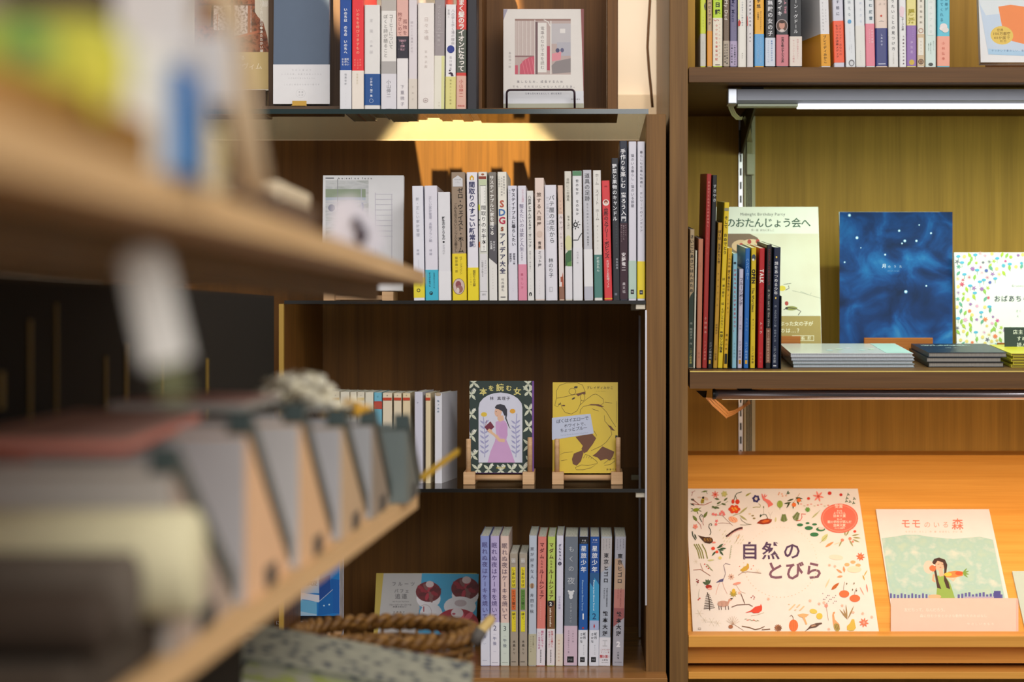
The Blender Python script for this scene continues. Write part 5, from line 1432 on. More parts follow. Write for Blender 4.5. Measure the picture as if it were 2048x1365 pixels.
# cardinal
ink.poly([(498, 1105), (545, 1085), (580, 1055), (622, 1045), (628, 1030), (638, 1055), (636, 1085), (610, 1105), (570, 1108), (550, 1098)], 'dc4832')
twig(545, 1130, [(0, 0), (50, -8), (110, -28)], 3, 'c0b49a')
# bottom row
for a in range(-150, -20, 18):
    ink.line([(395, 1205), (395 + 60 * math.cos(R(a)), 1205 + 72 * math.sin(R(a)))], 2, 'b89a80')
ink.ell(378, 1220, 19, 16, 'a86a48'); twig(395, 1200, [(-5, -30), (10, 0), (90, 50)], 3, '9a6a50')
for j in range(7):
    ink.leaf(490 + j * 17, 1158 + (j * 7) % 12, 26, 7, -10 + j * 5, ['a09a7a', 'd8705c', 'b4b08a'][j % 3])
twig(470, 1215, [(0, 0), (60, 10), (110, 28), (150, 20), (190, 0), (165, 30), (235, 24)], 8, '7c5c44', )
ink.flower(770, 1230, 34, 12, 'a06a48', '8a563a', .4); ink.flower(780, 1232, 24, 9, '7c5038', None, .5)
ink.ell(898, 1210, 38, 50, 'e8743c'); 
for x in (880, 898, 914):
    ink.line([(x, 1168), (x - 3 + (x - 898) * .2, 1210), (x, 1250)], 2, 'c85a28')
twig(895, 1165, [(0, 0), (0, -22), (-14, -42), (-28, -30)], 5, '7c5a40')
ink.poly([(930, 1120), (975, 1110), (1025, 1118), (1005, 1138), (990, 1142), (1012, 1198), (1000, 1204), (972, 1145), (945, 1135)], 'e8b078')
ink.ell(1062, 1092, 32, 20, 'd8c458', 14, .2); ink.ell(1112, 1132, 26, 26, 'd8c04c')
ink.poly([(985, 1265), (1015, 1235), (1040, 1205), (1085, 1190), (1130, 1185), (1135, 1195), (1110, 1205), (1085, 1225), (1040, 1232), (1015, 1245)], '5e463c')
ink.poly([(1040, 1212), (1075, 1200), (1085, 1210), (1050, 1222)], 'b08a70')
ink.flower(1168, 1045, 18, 7, 'e79282', None, .6); ink.line([(1168, 1055), (1178, 1110), (1186, 1168)], 3, 'a0785c')
ink.poly([(1225, 1100), (1240, 1095), (1240, 1108), (1232, 1118), (1240, 1160), (1278, 1200), (1282, 1240), (1268, 1258), (1245, 1248), (1228, 1212), (1222, 1170), (1218, 1125)], 'e8a06c')
ink.ell(1255, 1225, 24, 36, 'b09a50', 14, -.35)
for x in (1240, 1252, 1264):
    ink.line([(x, 1198), (x + 12, 1245)], 4, '5e4c2c')
for (x, y, a, l) in ((1345, 1160, -128, 110), (1342, 1160, -95, 130), (1345, 1160, -65, 130), (1340, 1155, -110, 90)):
    ink.leaf(x, y, l, 12, a, 'a08458')
ink.poly([(1340, 1245), (1340, 1215), (1365, 1190), (1380, 1158), (1400, 1158), (1408, 1200), (1414, 1230), (1395, 1252), (1365, 1254)], 'd5b54a')
ink.flower(1480, 1186, 42, 8, 'ea7a5c', 'e8a090', .36)
ink.flower(1452, 640, 38, 8, 'ea6a44', 'e88a5c', .34)
ink.ell(1317, 948, 42, 30, 'ea6f42'); ink.ell(1405, 985, 44, 30, 'ea6f42')
twig(1312, 918, [(0, 0), (0, -20), (8, -70)], 3, '7c6048'); twig(1400, 955, [(0, 0), (10, -38), (20, -55)], 3, '7c6048')
for x, y in ((1340, 855), (1400, 852), (1420, 912), (1388, 905)):
    ink.leaf(x, y, 20, 10, 100, '6c5a3a')
for (x, y, a, l, w, c) in ((1210, 915, -42, 90, 28, 'b8602c'), (1160, 900, -65, 90, 14, 'eccda8'), (1445, 890, 62, 80, 8, 'eb9c86'), (1500, 865, 80, 72, 10, 'e87c66'), (1320, 770, -100, 52, 20, 'dd9a6c'), (1300, 775, 215, 60, 18, 'd89a6a'), (1305, 800, 170, 50, 20, 'e0a074'), (1480, 800, -60, 60, 10, 'c9a850'), (1470, 790, 70, 50, 12, 'c9a850'), (1160, 560, -32, 84, 22, 'e8945c'), (1230, 540, -20, 60, 6, 'e8d0a8')):
    ink.leaf(x, y, l, w, a, c)
for x, y in ((1340, 705), (1390, 684), (1432, 710)):
    ink.ell(x, y, 22, 14, 'ecb07a', 12)
for (x, y, a) in ((1330, 470, -60), (1380, 465, -10), (1390, 480, 5), (1385, 495, 22), (1360, 500, 60), (1300, 500, 115), (1325, 468, -95)):
    ink.leaf(x, y, 66, 12, a, '9a9a62')
berry(1302, 502, 14, 'ec8a70'); berry(1365, 490, 14, 'ec8a70'); berry(1388, 515, 10, 'ec8a70'); berry(1405, 430, 12, 'd84c3a')
for i in range(16):
    ink.ell(1140 + (i * 53) % 118, 945 + i * 4.6 + (i * 29) % 17, 4, 4, '8a6a78', 6)
for i in range(30):
    ink.ell(860 + (i * 67) % 130, 1035 + (i * 23) % 50, 8, 4, 'e3c79c', 7)
for (x, y) in ((1150, 1020), (1035, 1005), (1110, 1030), (1390, 1100), (1300, 1045), (1470, 1110), (1190, 1240), (1545, 1140), (1195, 710), (1240, 720), (450, 940), (690, 990)):
    ink.flower(x, y, 15, 6, 'efbfa8', 'e8a898', .5)
for i in range(26):
    x, y = 280 + (i * 97) % 200, 430 + (i * 41) % 110
    if x < 340 or y > 470:
        ink.leaf(x, y, 26, 8, -55, 'd8d2b8')
for (x, y, r) in ((120, 1110, 34), (160, 1165, 26), (220, 1180, 40), (270, 1190, 30), (600, 760, 24), (90, 680, 20)):
    for k in range(6):
        ink.line([(x, y), (x + r * math.cos(k * 1.05), y + r * math.sin(k * 1.05))], 2, 'cfc6b0')
ink.ell(1250, 645, 60, 22, 'ecd8c4', 14, .1)
ink.ell(1400, 745, 60, 28, 'ecd8bc', 14)
# red medal
ink.ell(1278, 322, 154, 122, 'ea7460', 32)
ink.ring(1278, 322, 142, 110, 4, 'f0a48c', 32)
for s_, y, w_, z in (('受賞', 222, 70, 34), ('第4回', 260, 44, 14), ('ようちえん', 278, 100, 22), ('絵本大賞', 302, 105, 26), ('第6回', 330, 44, 14), ('親の学校が選んだ', 352, 200, 25), ('絵本大賞', 380, 100, 26), ('さいたま部門', 404, 84, 15)):
    ink.th(s_, 1278 - w_ / 2 + (-6 if y < 240 else 0), 1278 + w_ / 2 + (-6 if y < 240 else 0), y, z, 'f4dccb', .015)
ink.rect(108, 1228, 132, 1245, 'a89c92'); ink.rect(112, 1232, 128, 1241, 'e0d4c8')
ink.build('cover_print', root)

# ---- forest girl booklets
def forest(dx, dz, label, full=True):
    r_, k_, d_, h_ = face_book('picture_book', label, 'picture book', (1791 + dx, 1272), 2027 + dx, 1019, 2.752, LEAN, .0022, 'e6e0dc', 'girl picture books with pink bands', dz=dz)
    return r_, k_
r2, k2 = forest(7, -.0034, 'copy of the girl picture book peeking out underneath the other copy')
S(k2, 1740, 960, 3.37).rect(150, 800, 1000, 1060, 'efb8aa')
k2.build('cover_print', r2)
root, ink = forest(0, .0, 'girl in green on a pink banded picture book, uppermost of two copies')
ink = S(ink, 1740, 960, 3.37)
wc = noisy('forest_wash', [(0.3, 'b4cbb8'), (0.5, 'a4c6bc'), (0.7, 'cad3c6')], 55, 4, .6)
ink.poly([(78, 395), (160, 385), (240, 372), (320, 372), (400, 385), (560, 400), (740, 385), (828, 405), (908, 800), (138, 800)], wc)
ink.th('モモ', 205, 345, 298, 66, 'e8816a', .01); ink.th('のいる', 355, 540, 305, 46, 'e9a48c'); ink.th('森', 545, 635, 302, 80, 'e8816a', .01)
ink.th('ながさわ さとこ 作 絵 おはなし かい 森', 235, 625, 352, 14, 'e3b49c')
ink.poly([(447, 650), (500, 640), (540, 700), (572, 800), (445, 800), (452, 720)], '8fae54')
ink.ell(470, 572, 38, 42, 'e2b498'); ink.poly([(462, 600), (490, 600), (496, 650), (468, 655)], 'e2b498')
ink.poly([(418, 560), (432, 535), (465, 526), (505, 540), (521, 575), (515, 620), (510, 660), (528, 690), (540, 740), (515, 730), (498, 680), (500, 600), (492, 560), (455, 548), (440, 570), (447, 620), (462, 690), (480, 738), (452, 730), (440, 660), (428, 600)], '46332e')
ink.line([(430, 640), (425, 680), (440, 690)], 14, 'e2a888'); ink.line([(520, 650), (560, 680), (590, 640)], 18, 'e6c0a8')
ink.ell(420, 600, 24, 22, 'd9744a'); ink.ell(421, 578, 20, 8, 'efe6de')
ink.poly([(495, 640), (530, 622), (580, 615), (630, 622), (625, 650), (560, 662), (515, 660)], 'df8a4c'); ink.ell(525, 640, 26, 13, 'dcc04c'); ink.ell(600, 632, 26, 14, 'cf5c36')
for a in (-50, -20, 10, 40):
    ink.leaf(625, 632, 46, 12, a, '7ca04c')
ink.line([(455, 572), (468, 570)], 3, '5c3c30'); ink.line([(482, 570), (495, 573)], 3, '5c3c30'); ink.line([(468, 592), (480, 592)], 3, 'c8605a')
ink.ell(395, 590, 34, 44, 'e8c9b8'); ink.ell(421, 598, 22, 20, 'd9744a')
PV = '5c5c9e'
for i, x in enumerate(range(134, 400, 24)):
    ink.rect(x, 768 + (i % 3) * 5, x + 13, 800, PV)
for i, x in enumerate(range(590, 880, 24)):
    ink.rect(x, 775 - (i % 4) * 5, x + 15, 800, PV)
ink.rect(835, 752, 880, 800, '4c4c92'); ink.rect(640, 790, 835, 799, 'b0a8c0')
ink.ell(435, 790, 45, 14, 'e6b088')
ink.rect(140, 800, 985, 1062, 'efc0b2')
ink.th('友だちって、なんだろう。', 230, 520, 880, 26, 'f4dcd2'); ink.th('森に住む少女と小さな動物たちのおはなし', 335, 790, 920, 22, 'f4dcd2')
ink.th('やさしいきもち', 650, 840, 975, 20, 'f4dcd2')
ink.build('cover_print', root)
# pale green book further along
root, ink, dim, hit = face_book('picture_book', 'pale mint green picture book at the far end of the sloping board', 'picture book', (2053, 1272), 2260, 1143, 2.752, LEAN, .004, 'c9d6cc', None, side_col='bfcfc4')

# ---- tilted shelf: upright covers on small ledges
def easel(px0, px1, ytop, Y, label):
    z0 = zf(Y)
    e = empty('book_stand', label, 'book stand', (at((px0 + px1) / 2, 0, Y).x, Y, z0), group='wooden ledges under the picture books')
    x0, x1 = at(px0, 0, Y).x, at(px1, 0, Y).x
    zt = at(0, ytop, Y).z
    sub(MB().box(x0, x1, Y, Y + .006, z0 + .001, zt, .001), 'ledge', M_PW, e)
    sub(MB().box(x0 + .004, x1 - .004, Y + .0062, Y + .054, z0 + .0032, z0 + .006), 'foot', M_PW, e)
    sub(MB().hexa([(x0 + .01, Y + .050, z0 + .0065), (x1 - .01, Y + .050, z0 + .0065), (x1 - .01, Y + .054, z0 + .0065), (x0 + .01, Y + .054, z0 + .0065), (x0 + .01, Y + .070, z0 + .09), (x1 - .01, Y + .070, z0 + .09), (x1 - .01, Y + .074, z0 + .09), (x0 + .01, Y + .074, z0 + .09)]), 'back_rest', M_PW, e)
    return e


M_PW = wood('reddish_ledge', '8a4c1c', 'b06c30', 'X', 1.2)
easel(1520, 1601, 672.5, 2.915, 'wooden ledge under the white birthday picture book')
easel(1728, 1866, 676, 2.915, 'reddish wooden ledge under the starry blue picture book')
easel(1995, 2120, 686, 2.915, 'wooden ledge under the flowery picture book')

root, ink, dim, hit = face_book('picture_book', 'pale picture book with green title and khaki band behind the upright row', 'picture book', (1432, 702), 1643.5, 414, 2.935, R(12), .009, 'dfe2d8', None)
ink = S(ink, 1370, 340, 3.248)
photo = noisy('faded_drawing', [(0.35, 'd3cebc'), (0.6, 'dcdccd'), (0.8, 'c9c2ac')], 9, 3, .6)
ink.poly([(212, 415), (866, 415), (881, 948), (212, 948)], photo)
ink.poly([(212, 415), (420, 415), (470, 440), (520, 520), (450, 560), (212, 560)], '7a6250')
ink.ell(365, 495, 62, 40, 'd0b08c'); ink.ell(430, 480, 60, 30, 'd8c09c')
for x, y in ((365, 490), (418, 467), (472, 466)):
    ink.ell(x, y, 13, 15, 'b03a34')
ink.th('flower', 385, 465, 494, 24, '2a2420')
GT = '1f4a36'
ink.th('女のおたんじょう会へ', 205, 815, 345, 66, GT, .012)
ink.th('Midnight Birthday Party', 358, 652, 288, 26, '2c3a32')
ink.th('作・絵 またにましこ', 430, 580, 392, 16, '6a6e60')
ink.poly([(212, 950), (881, 950), (886, 1165), (212, 1165)], 'a08a4a')
ink.th('ぶった女の子が', 615, 832, 1000, 32, 'e8e4cc', .01); ink.th('のは…？', 615, 760, 1045, 32, 'e8e4cc', .01)
ink.rect(695, 1076, 838, 1080, 'dcd6b8'); ink.rect(695, 1108, 838, 1112, 'dcd6b8'); ink.rect(695, 1076, 699, 1112, 'dcd6b8'); ink.rect(834, 1076, 838, 1112, 'dcd6b8')
ink.th('新装版', 705, 828, 1094, 24, 'dcd6b8', .03)
ink.ell(630, 770, 24, 18, 'd8c43a'); ink.line([(640, 745), (690, 738)], 3, '3a4a36'); ink.line([(652, 782), (676, 770), (672, 752)], 4, '3a3a2a')
ink.line([(695, 785), (760, 800), (880, 835)], 2, '8a8c7c'); ink.line([(750, 790), (810, 815), (820, 800)], 2, '8a9a8a')
ink.ell(660, 868, 12, 14, 'a83a30'); ink.ell(690, 900, 40, 14, '8a8c40'); ink.line([(640, 910), (670, 895), (725, 905), (752, 920), (735, 945)], 5, '3a3420'); ink.ell(660, 900, 9, 8, '2c2a1c')
ink.build('cover_print', root)

def sky_mat():
    m = D2.materials.new('night_sky_print')
    m.use_nodes = True
    nt = m.node_tree
    b = nt.nodes['Principled BSDF']
    b.inputs['Roughness'].default_value = .6
    b.inputs['Specular IOR Level'].default_value = .15
    tc = nt.nodes.new('ShaderNodeTexCoord')
    n1 = nt.nodes.new('ShaderNodeTexNoise'); n1.inputs['Scale'].default_value = 20; n1.inputs['Detail'].default_value = 7; n1.inputs['Distortion'].default_value = .6
    cr = nt.nodes.new('ShaderNodeValToRGB')
    while len(cr.color_ramp.elements) < 5:
        cr.color_ramp.elements.new(.5)
    for e, (p, c) in zip(cr.color_ramp.elements, [(0.3, '051a40'), (0.44, '08285c'), (0.54, '0b3c7c'), (0.66, '155c9e'), (0.82, '4486b4')]):
        e.position = p; e.color = lin(c)
    nt.links.new(tc.outputs['Object'], n1.inputs['Vector'])
    nt.links.new(n1.outputs['Fac'], cr.inputs[0])
    nt.links.new(cr.outputs[0], b.inputs['Base Color'])
    return m


SKY = sky_mat()
root, ink, dim, hit = face_book('picture_book', 'deep blue picture book printed like a starry night sky', 'picture book', (1688.5, 702), 1895, 424, 2.935, R(17), .006, '12407c', None, side_col='c9c8b4', pages='d8d4c8')
ink.rect(1679, 424.4, 1905, 705, SKY)
k = (1370, 380, 2.844)
ink = S(ink, *k)
for x, y, r in ((935, 145, 5), (978, 273, 5), (1218, 233, 4), (1250, 291, 4.5), (1316, 291, 4), (1234, 305, 3), (1256, 580, 5.5), (1399, 247, 3.5), (1332, 200, 2.5), (1372, 547, 3), (908, 412, 3), (1138, 369, 3.5), (1000, 330, 2)):
    ink.ell(x, y, r * 1.8, r * 1.8, '6aa6d4', 12); ink.ell(x, y, r, r, 'e2ecf4', 10)
ink.th('月', 1124, 1142, 434, 26, 'c0d0e6', .01); ink.th('のうた', 1146, 1242, 437, 15, 'a8bee0', .01)
ink.th('three songs', 1150, 1220, 461, 8, '8aa8d0')
ink.build('cover_print', root)

root, ink, dim, hit = face_book('picture_book', 'white picture book strewn with tiny bright flowers and leaves', 'picture book', (1914, 702), 2120, 505, 2.935, R(9), .008, 'dde2de', None)
ink = S(ink, 1370, 380, 2.844)
random.seed(11)
ink.wrap = True
cols = ['c8509a', '4a5cb0', '4fa8c8', 'a9c038', 'd9c468', '9a6ab0', 'c94a6c', '5ea08c', 'dca0c4', 'e07a4c', '6a6a7c']
placed = []
for i in range(1300):
    x, y = random.uniform(1545, 2120), random.uniform(362, 920)
    if ((x - 1905) / 165) ** 2 + ((y - 630) / 175) ** 2 < 1:
        continue
    if any((x - a) ** 2 + (y - b) ** 2 < 24 ** 2 for a, b in placed):
        continue
    placed.append((x, y))
    c = random.choice(cols)
    q = random.random()
    if q < .3:
        ink.flower(x, y, random.uniform(10, 17), random.choice([5, 6, 8]), c, None, .4)
    elif q < .55:
        ink.leaf(x, y + 8, 32, 17, random.uniform(-130, -50), random.choice(['a9c038', '5ea08c', '8cb84c']))
        ink.line([(x, y), (x + 3, y + 14)], 2, '5c8a5c')
    elif q < .7:
        ink.line([(x, y), (x, y + 28)], 2, '4c8a6a'); ink.ell(x, y, 13, 8, '4fa8d0', 8)
    elif q < .85:
        ink.ell(x, y, 10, 10, 'dcc878', 9)
    else:
        for a in range(8):
            ink.line([(x, y), (x + 13 * math.cos(a * .785), y + 13 * math.sin(a * .785))], 1.6, c)
ink.th('おばあちゃんの', 1755, 2040, 620, 38, '2c3a46', .01)
ink.th('Grannys garden', 1856, 2010, 546, 16, '7c8a8e')
ink.th('さく', 1880, 1915, 690, 15, '5c6a6e'); ink.th('え', 1884, 1900, 720, 15, '5c6a6e')
ink.build('cover_print', root)

# small chalk sign in front of the flowery book
sg = empty('price_card', 'small dark green card with white handwriting before the flowery book', 'sign', tuple(at(2010, 704, 2.86)))
sg.matrix_world = Matrix.Translation((at(2010, 0, 2.86).x, 2.86, zf(2.86) + .0006)) @ Matrix.Rotation(-R(8), 4, 'X')
hh = at(0, 655, 2.86).z - zf(2.86)
MB().box(0, .075, 0, .0012, 0, hh, .0005).build('card', mat('22332c', .6), sg)
kk = 2.86 / FP
ik = Ink(lambda x, y, l: Vector((x * kk, -l, hh - y * kk)))
ik.th('店主さんおす', 17, 80, 10, 10, 'd8dcd4'); ik.th('すめです', 24, 66, 23, 10, 'd8dcd4'); ik.th('読んでね', 24, 66, 36, 10, 'd8dcd4')
ik.build('handwriting', sg)

# ---- flat stacks at the front of the tilted shelf
def flat_book(px0, px1, ybase_lift, Y, depth, th, col, label, group, name='picture_book', plastic=False, dx=0.0, yaw=0.0, page='b8b8c0', toplines=None, cat='picture book'):
    x0, x1 = at(px0, 0, Y).x + dx, at(px1, 0, Y).x + dx
    P = Vector((x0, Y, zf(Y) + ybase_lift / math.cos(TILT)))
    root = empty(name, label, cat, P, (0, 0, 0), group)
    root.matrix_world = Matrix.Translation(P) @ Matrix.Rotation(TILT, 4, 'X') @ Matrix.Rotation(yaw, 4, 'Z')
    w = x1 - x0
    t = .0007
    mb = MB()
    mb.prism([(0, 0), (w, 0), (w, t), (t, t), (t, th - t), (w, th - t), (w, th), (0, th)], 0, depth, 'y')
    mb.build('cover', mat(col, .22 if plastic else .4, 0, .5), root)
    MB().box(t + .0001, w - .0012, .0012, depth - .0012, t + .0001, th - t - .0001).build('page_block', noisy_pages(page), root)
    return root, w


zz = .0004
G1 = 'glossy picture books stacked flat beside the upright row'
lab = ['bottom pale blue glossy booklet of the flat white stack', 'second pale blue glossy booklet from the bottom of the flat white stack', 'third glossy booklet from the bottom of the flat white stack', 'topmost white glossy booklet of the flat white stack']
for i in range(4):
    th = .0046 if i < 3 else .0052
    rt, w = flat_book(1587 - i * 2, 1829 - (i % 2) * 3, zz, 2.752 - i * .002, .165, th, ['a9bcc4', 'a4b8c0', 'b4bfd0', 'd9dde4'][i], lab[i], G1, plastic=True, dx=.0005 * (i % 2), page='c4ccd4')
    zz += th + .0003
ik = Ink(lambda x, y, l: Vector((x * w, y * .165, .0052 + l)))
for i in range(6):
    ik.ell(.35 + .09 * i, .3 + .1 * (i % 3), .03, .05, ['b9d0dc', 'c8d8cc', 'cfc8dc'][i % 3], 10)
ik.rect(.78, .0, .99, .99, 'b4d2d8')
ik.build('cover_print', rt)
zz = .0004
G2 = 'dark picture books stacked flat'
lab = ['bottom black hardback of the dark flat stack', 'middle black hardback of the dark flat stack', 'top navy black hardback of the dark flat stack with white title']
for i in range(3):
    th = .0066
    rt, w = flat_book([1857, 1853, 1857][i], [2008, 2003, 2014][i], zz, 2.755 - i * .001, .15, th, ['14181c', '14181c', '16283c'][i], lab[i], G2, page='9a9690')
    zz += th + .0003
ik = Ink(lambda x, y, l: Vector((x * w, .15 - y * .15, .0066 + l)))
ik.th('さがしものよるに', .08, .72, .22, .12, 'b8ccd4', .02)
ik.th('ほしを', .34, .5, .5, .07, 'a0b4c0')
ik.build('cover_print', rt)
zz = .0004
G3 = 'yellow picture books stacked flat'
lab = ['bottom yellow booklet of the flat yellow stack', 'second yellow booklet from the bottom of the flat yellow stack', 'third yellow booklet from the bottom of the flat yellow stack', 'fourth yellow booklet from the bottom of the flat yellow stack', 'topmost yellow booklet of the flat yellow stack']
for i in range(5):
    th = .0036
    flat_book(2022 + (i % 2) * 4, 2190, zz, 2.752, .15, th, 'cfc22c', lab[i], G3, page='8a7c3c')
    zz += th + .0003

# ---- upper oak shelf: book shown by its cover at the end
root, ink, dim, hit = face_book('book', 'white book with an orange shape and yellow seal on its pale blue cover', 'book', (1961.5, 129), 2120, -90, 2.80, R(10), .014, 'dfe0e2', None, dz=.003)
ink = S(ink, 1900, 0, 9.75)
ink.poly([(500, -300), (560, 0), (745, 1062), (1600, 1100), (1600, -300)], 'c3d3e6')
ink.poly([(500, -800), (500, -300), (590, 100), (700, 300), (1600, 200), (1600, -800)], 'd9e0e4')
ink.poly([(940, 130), (1180, 95), (1600, 150), (1600, 900), (1200, 800), (1010, 500)], 'ee8a4c')
ink.poly([(745, 950), (1600, 1010), (1600, 1100), (748, 1062)], 'a9cbe6')
ink.ell(1010, 690, 222, 180, 'e2c25c', 26, .1)
ink.th('世界', 910, 1040, 590, 60, '8a6a20', .02); ink.th('100万部突', 830, 1180, 660, 70, '8a6a20', .02); ink.th('40か国で', 850, 1170, 740, 66, '8a6a20', .02); ink.th('刊行', 960, 1110, 805, 50, '8a6a20', .02)
ink.th('やっかいで愛おしい、毎日を', 800, 1560, 990, 44, '3c5c8c')
ink.build('cover_print', root)
Y = 2.775
e = empty('book_stand', 'flat wooden ledge before the white and orange book', 'book stand', (at(1967, 0, Y).x, Y, ZE))
sub(MB().box(at(1967, 0, Y).x, at(2110, 0, Y).x, Y - .008, Y + .012, ZE + .0001, ZE + .0072, .0008), 'ledge', M_PINE, e)
sub(MB().box(at(1990, 0, Y).x, at(2100, 0, Y).x, Y + .062, Y + .070, ZE + .0001, ZE + .09, .0008), 'back_rest', M_PINE, e)
sub(MB().box(at(2000, 0, Y).x, at(2090, 0, Y).x, Y + .0125, Y + .0615, ZE + .0001, ZE + .0022, .0004), 'foot', M_PINE, e)

# ---- top glass shelf: photograph book, slate book on its dark tray, open crate with the train book
Yt = 2.76
tr_ = empty('display_tray', 'dark wooden tray stood upright with a ledge, first display on the top glass shelf', 'tray', (at(610, 0, Yt).x, Yt, ZA))
x0, x1 = at(528, 0, Yt).x, at(681.5, 0, Yt).x
M_TRAY = wood('dark_tray', '3c2c24', '65503f', 'Z', 1.4)
sub(MB().box(x0, x1, Yt + .038, Yt + .046, ZA + .0002, ZA + .33, .0006), 'back_board', M_TRAY, tr_)
sub(MB().box(x0, x1, Yt - .012, Yt + .0378, ZA + .0002, ZA + .0092, .0006), 'ledge', wood('dark_tray_ledge', '3a2b23', '6a5646', 'X', 1.4), tr_)
root, ink, dim, hit = face_book('book', 'slate blue book with a white paper band, standing on the dark tray', 'book', (546, 208.5), 657, -70, 2.766, R(3.2), .013, '5a6a80', None, dz=.0003)
ink.build('cover_print', root)
fb = Ink(hit and (lambda px, py, l: Vector((hit(px, py).x, -l - .0004, hit(px, py).z))))
fb = S(fb, 400, 0, 5.46)
fb.rect(800, 705, 1418, 1136, 'e6e5e8')
for s_, y, w_ in (('刊行に寄せて', 768, 230), ('いつかの夜、本屋で出会ったひと', 812, 450), ('小さな灯りをともすように', 856, 300), ('ことばと余白のための一冊です', 925, 400)):
    fb.th(s_, 1110 - w_ / 2, 1110 + w_ / 2, y, 20, 'b4b3b8')
fb.ring(1100, 1022, 52, 48, 3, 'cfced2'); fb.th('本屋', 1070, 1135, 1008, 22, '9a999e'); fb.th('小灯', 1070, 1135, 1040, 22, '9a999e')
fb.build('paper_band', root)
cl = empty('gold_clip', 'small folded gold clip at the foot of the slate blue book', 'clip', (at(598, 0, 2.755).x, 2.755, ZA + .0095))
x0, x1 = at(584.5, 0, 2.757).x, at(613, 0, 2.757).x
sub(MB().box(x0, x1, 2.757, 2.7575, ZA + .0096, at(0, 202, 2.757).z, 0), 'front_tab', mat('c8a04c', .35, .6), cl)
sub(MB().box(x0, x1, 2.7465, 2.7569, ZA + .0094, ZA + .0098, 0), 'base_tab', mat('c8a04c', .35, .6), cl)

root, ink, dim, hit = face_book('book', 'book with a photograph of an overgrown wooden room and a golden band', 'book', (392, 181), 541, -85, 2.80, R(4), .016, 'cdbfa4', None, side_col='e6dccb')
ink = S(ink, 400, 0, 5.46)
room = noisy('room_photo', [(0.25, '2a1a14'), (0.42, '6a3a24'), (0.55, '9a5a3c'), (0.66, '3c2a1c'), (0.8, 'c89a80')], 120, 6, .5)
fol = noisy('foliage_photo', [(0.35, '6a5a50'), (0.48, 'b8a4a0'), (0.6, 'd8cac4'), (0.75, '8a6a5c')], 260, 5, .5)
ink.poly([(-60, -500), (-60, 570), (755, 570), (800, -500)], room)
ink.rect(150, 60, 335, 330, fol); ink.rect(375, 60, 560, 390, fol); ink.rect(-40, 60, 130, 280, mat('8a5c34'))
for q in ([(350, -100), (352, 420)], [(540, 0), (535, 370)], [(140, 40), (130, 300)]):
    ink.line(q, 24 if q[0][0] < 400 else 34, 'a0583a' if q[0][0] > 400 else '3a241c')
ink.line([(350, 420), (640, 345)], 26, 'b4603e'); ink.line([(0, 45), (640, 55)], 16, '6a4230'); ink.line([(190, 150), (190, 330)], 10, 'b0603e')
ink.poly([(600, -500), (600, 130), (630, 180), (690, 240), (735, 400), (755, 560), (770, -500)], 'd8ccb8')
ink.tv('緑の部屋でひらく古い窓辺●あたたかい場', 672, -220, 580, 38, 'e8e0d2', .02)
ink.tv('緑', 715, 0, 90, 74, 'ece6dc')
ink.rect(-70, 570, 762, 975, 'c9ae74')
ink.th('ひろがる', 300, 490, 632, 52, 'ede2c4', .01); ink.th('まちなヴィム', 230, 680, 725, 78, 'ede2c4')
ink.build('cover_print', root)
e = empty('book_stand', 'low dark stand under the photograph book on the top glass shelf', 'book stand', (at(466, 0, 2.8).x, 2.79, ZA))
sub(MB().box(at(400, 0, 2.8).x, at(535, 0, 2.8).x, 2.785, 2.845, ZA + .0002, at(0, 182, 2.8).z - .0002, .001), 'ledge', M_TRAY, e)

cr_ = empty('wooden_crate', 'open wooden crate on the top glass shelf framing the train book', 'crate', (at(1095, 0, 2.8).x, 2.8, ZA))
yc0, yc1 = 2.765, 2.895
xa, xb = at(953.5, 0, yc0).x, at(1236, 0, yc0).x
zt_ = ZA + .30
sub(MB().box(xa, xa + .0072, yc0, yc1, ZA + .0002, zt_, .0005), 'side_board', M_CRATE, cr_)
sub(MB().box(xb - .0145, xb, yc0, yc1, ZA + .0002, zt_, .0005), 'side_board', M_CRATE, cr_)
sub(MB().box(xa + .0074, xb - .0147, yc1 - .007, yc1, ZA + .0082, zt_), 'back_board', M_CRATE, cr_)
sub(MB().box(xa + .0074, xb - .0147, yc0, yc1, ZA + .0002, ZA + .0080), 'bottom_board', M_CRATE, cr_)

root, ink, dim, hit = face_book('book', 'off white book with a train carriage photograph, in the open wooden crate', 'book', (1006.5, 222), 1167.5, 18, 2.790, R(9), .012, 'dcd6d2', None, dz=.004, side_col='8a4a4c')
ink = S(ink, 960, 0, 4.55)
ink.poly([(213, 84), (255, 84), (213, 180)], 'a9a6b6') 
ink.poly([(213, 84), (917, 84), (945, 984), (213, 984)], 'dfdad6'); ink.poly([(213, 86), (252, 86), (230, 140), (213, 185)], 'a09cae')
ink.rect(318, 172, 826, 680, 'b9a6a2')
for i in range(14):
    x = 325 + i * 12
    ink.rect(x, 190, x + 6, 505, ['d0c6c2', 'c4b6b2', 'd8d0cc'][i % 3])
ink.rect(318, 172, 826, 190, '9a7c74'); ink.rect(318, 508, 500, 520, '8c6c6c')
ink.poly([(365, 590), (400, 548), (450, 520), (497, 512), (497, 676), (362, 676)], 'c4566a'); ink.rect(318, 595, 345, 676, 'c4566a')
for i in range(4):
    ink.line([(380 + i * 30, 545 - i * 6), (410 + i * 30, 676)], 5, 'd8798a')
ink.rect(495, 180, 503, 676, 'd8d0cc'); ink.rect(503, 200, 525, 676, '6e5458'); ink.rect(610, 420, 636, 640, 'b04258')
ink.rect(640, 215, 826, 400, 'bcb8bc'); ink.rect(728, 262, 776, 302, 'dedad8'); ink.rect(700, 385, 826, 510, 'b0aeb8')
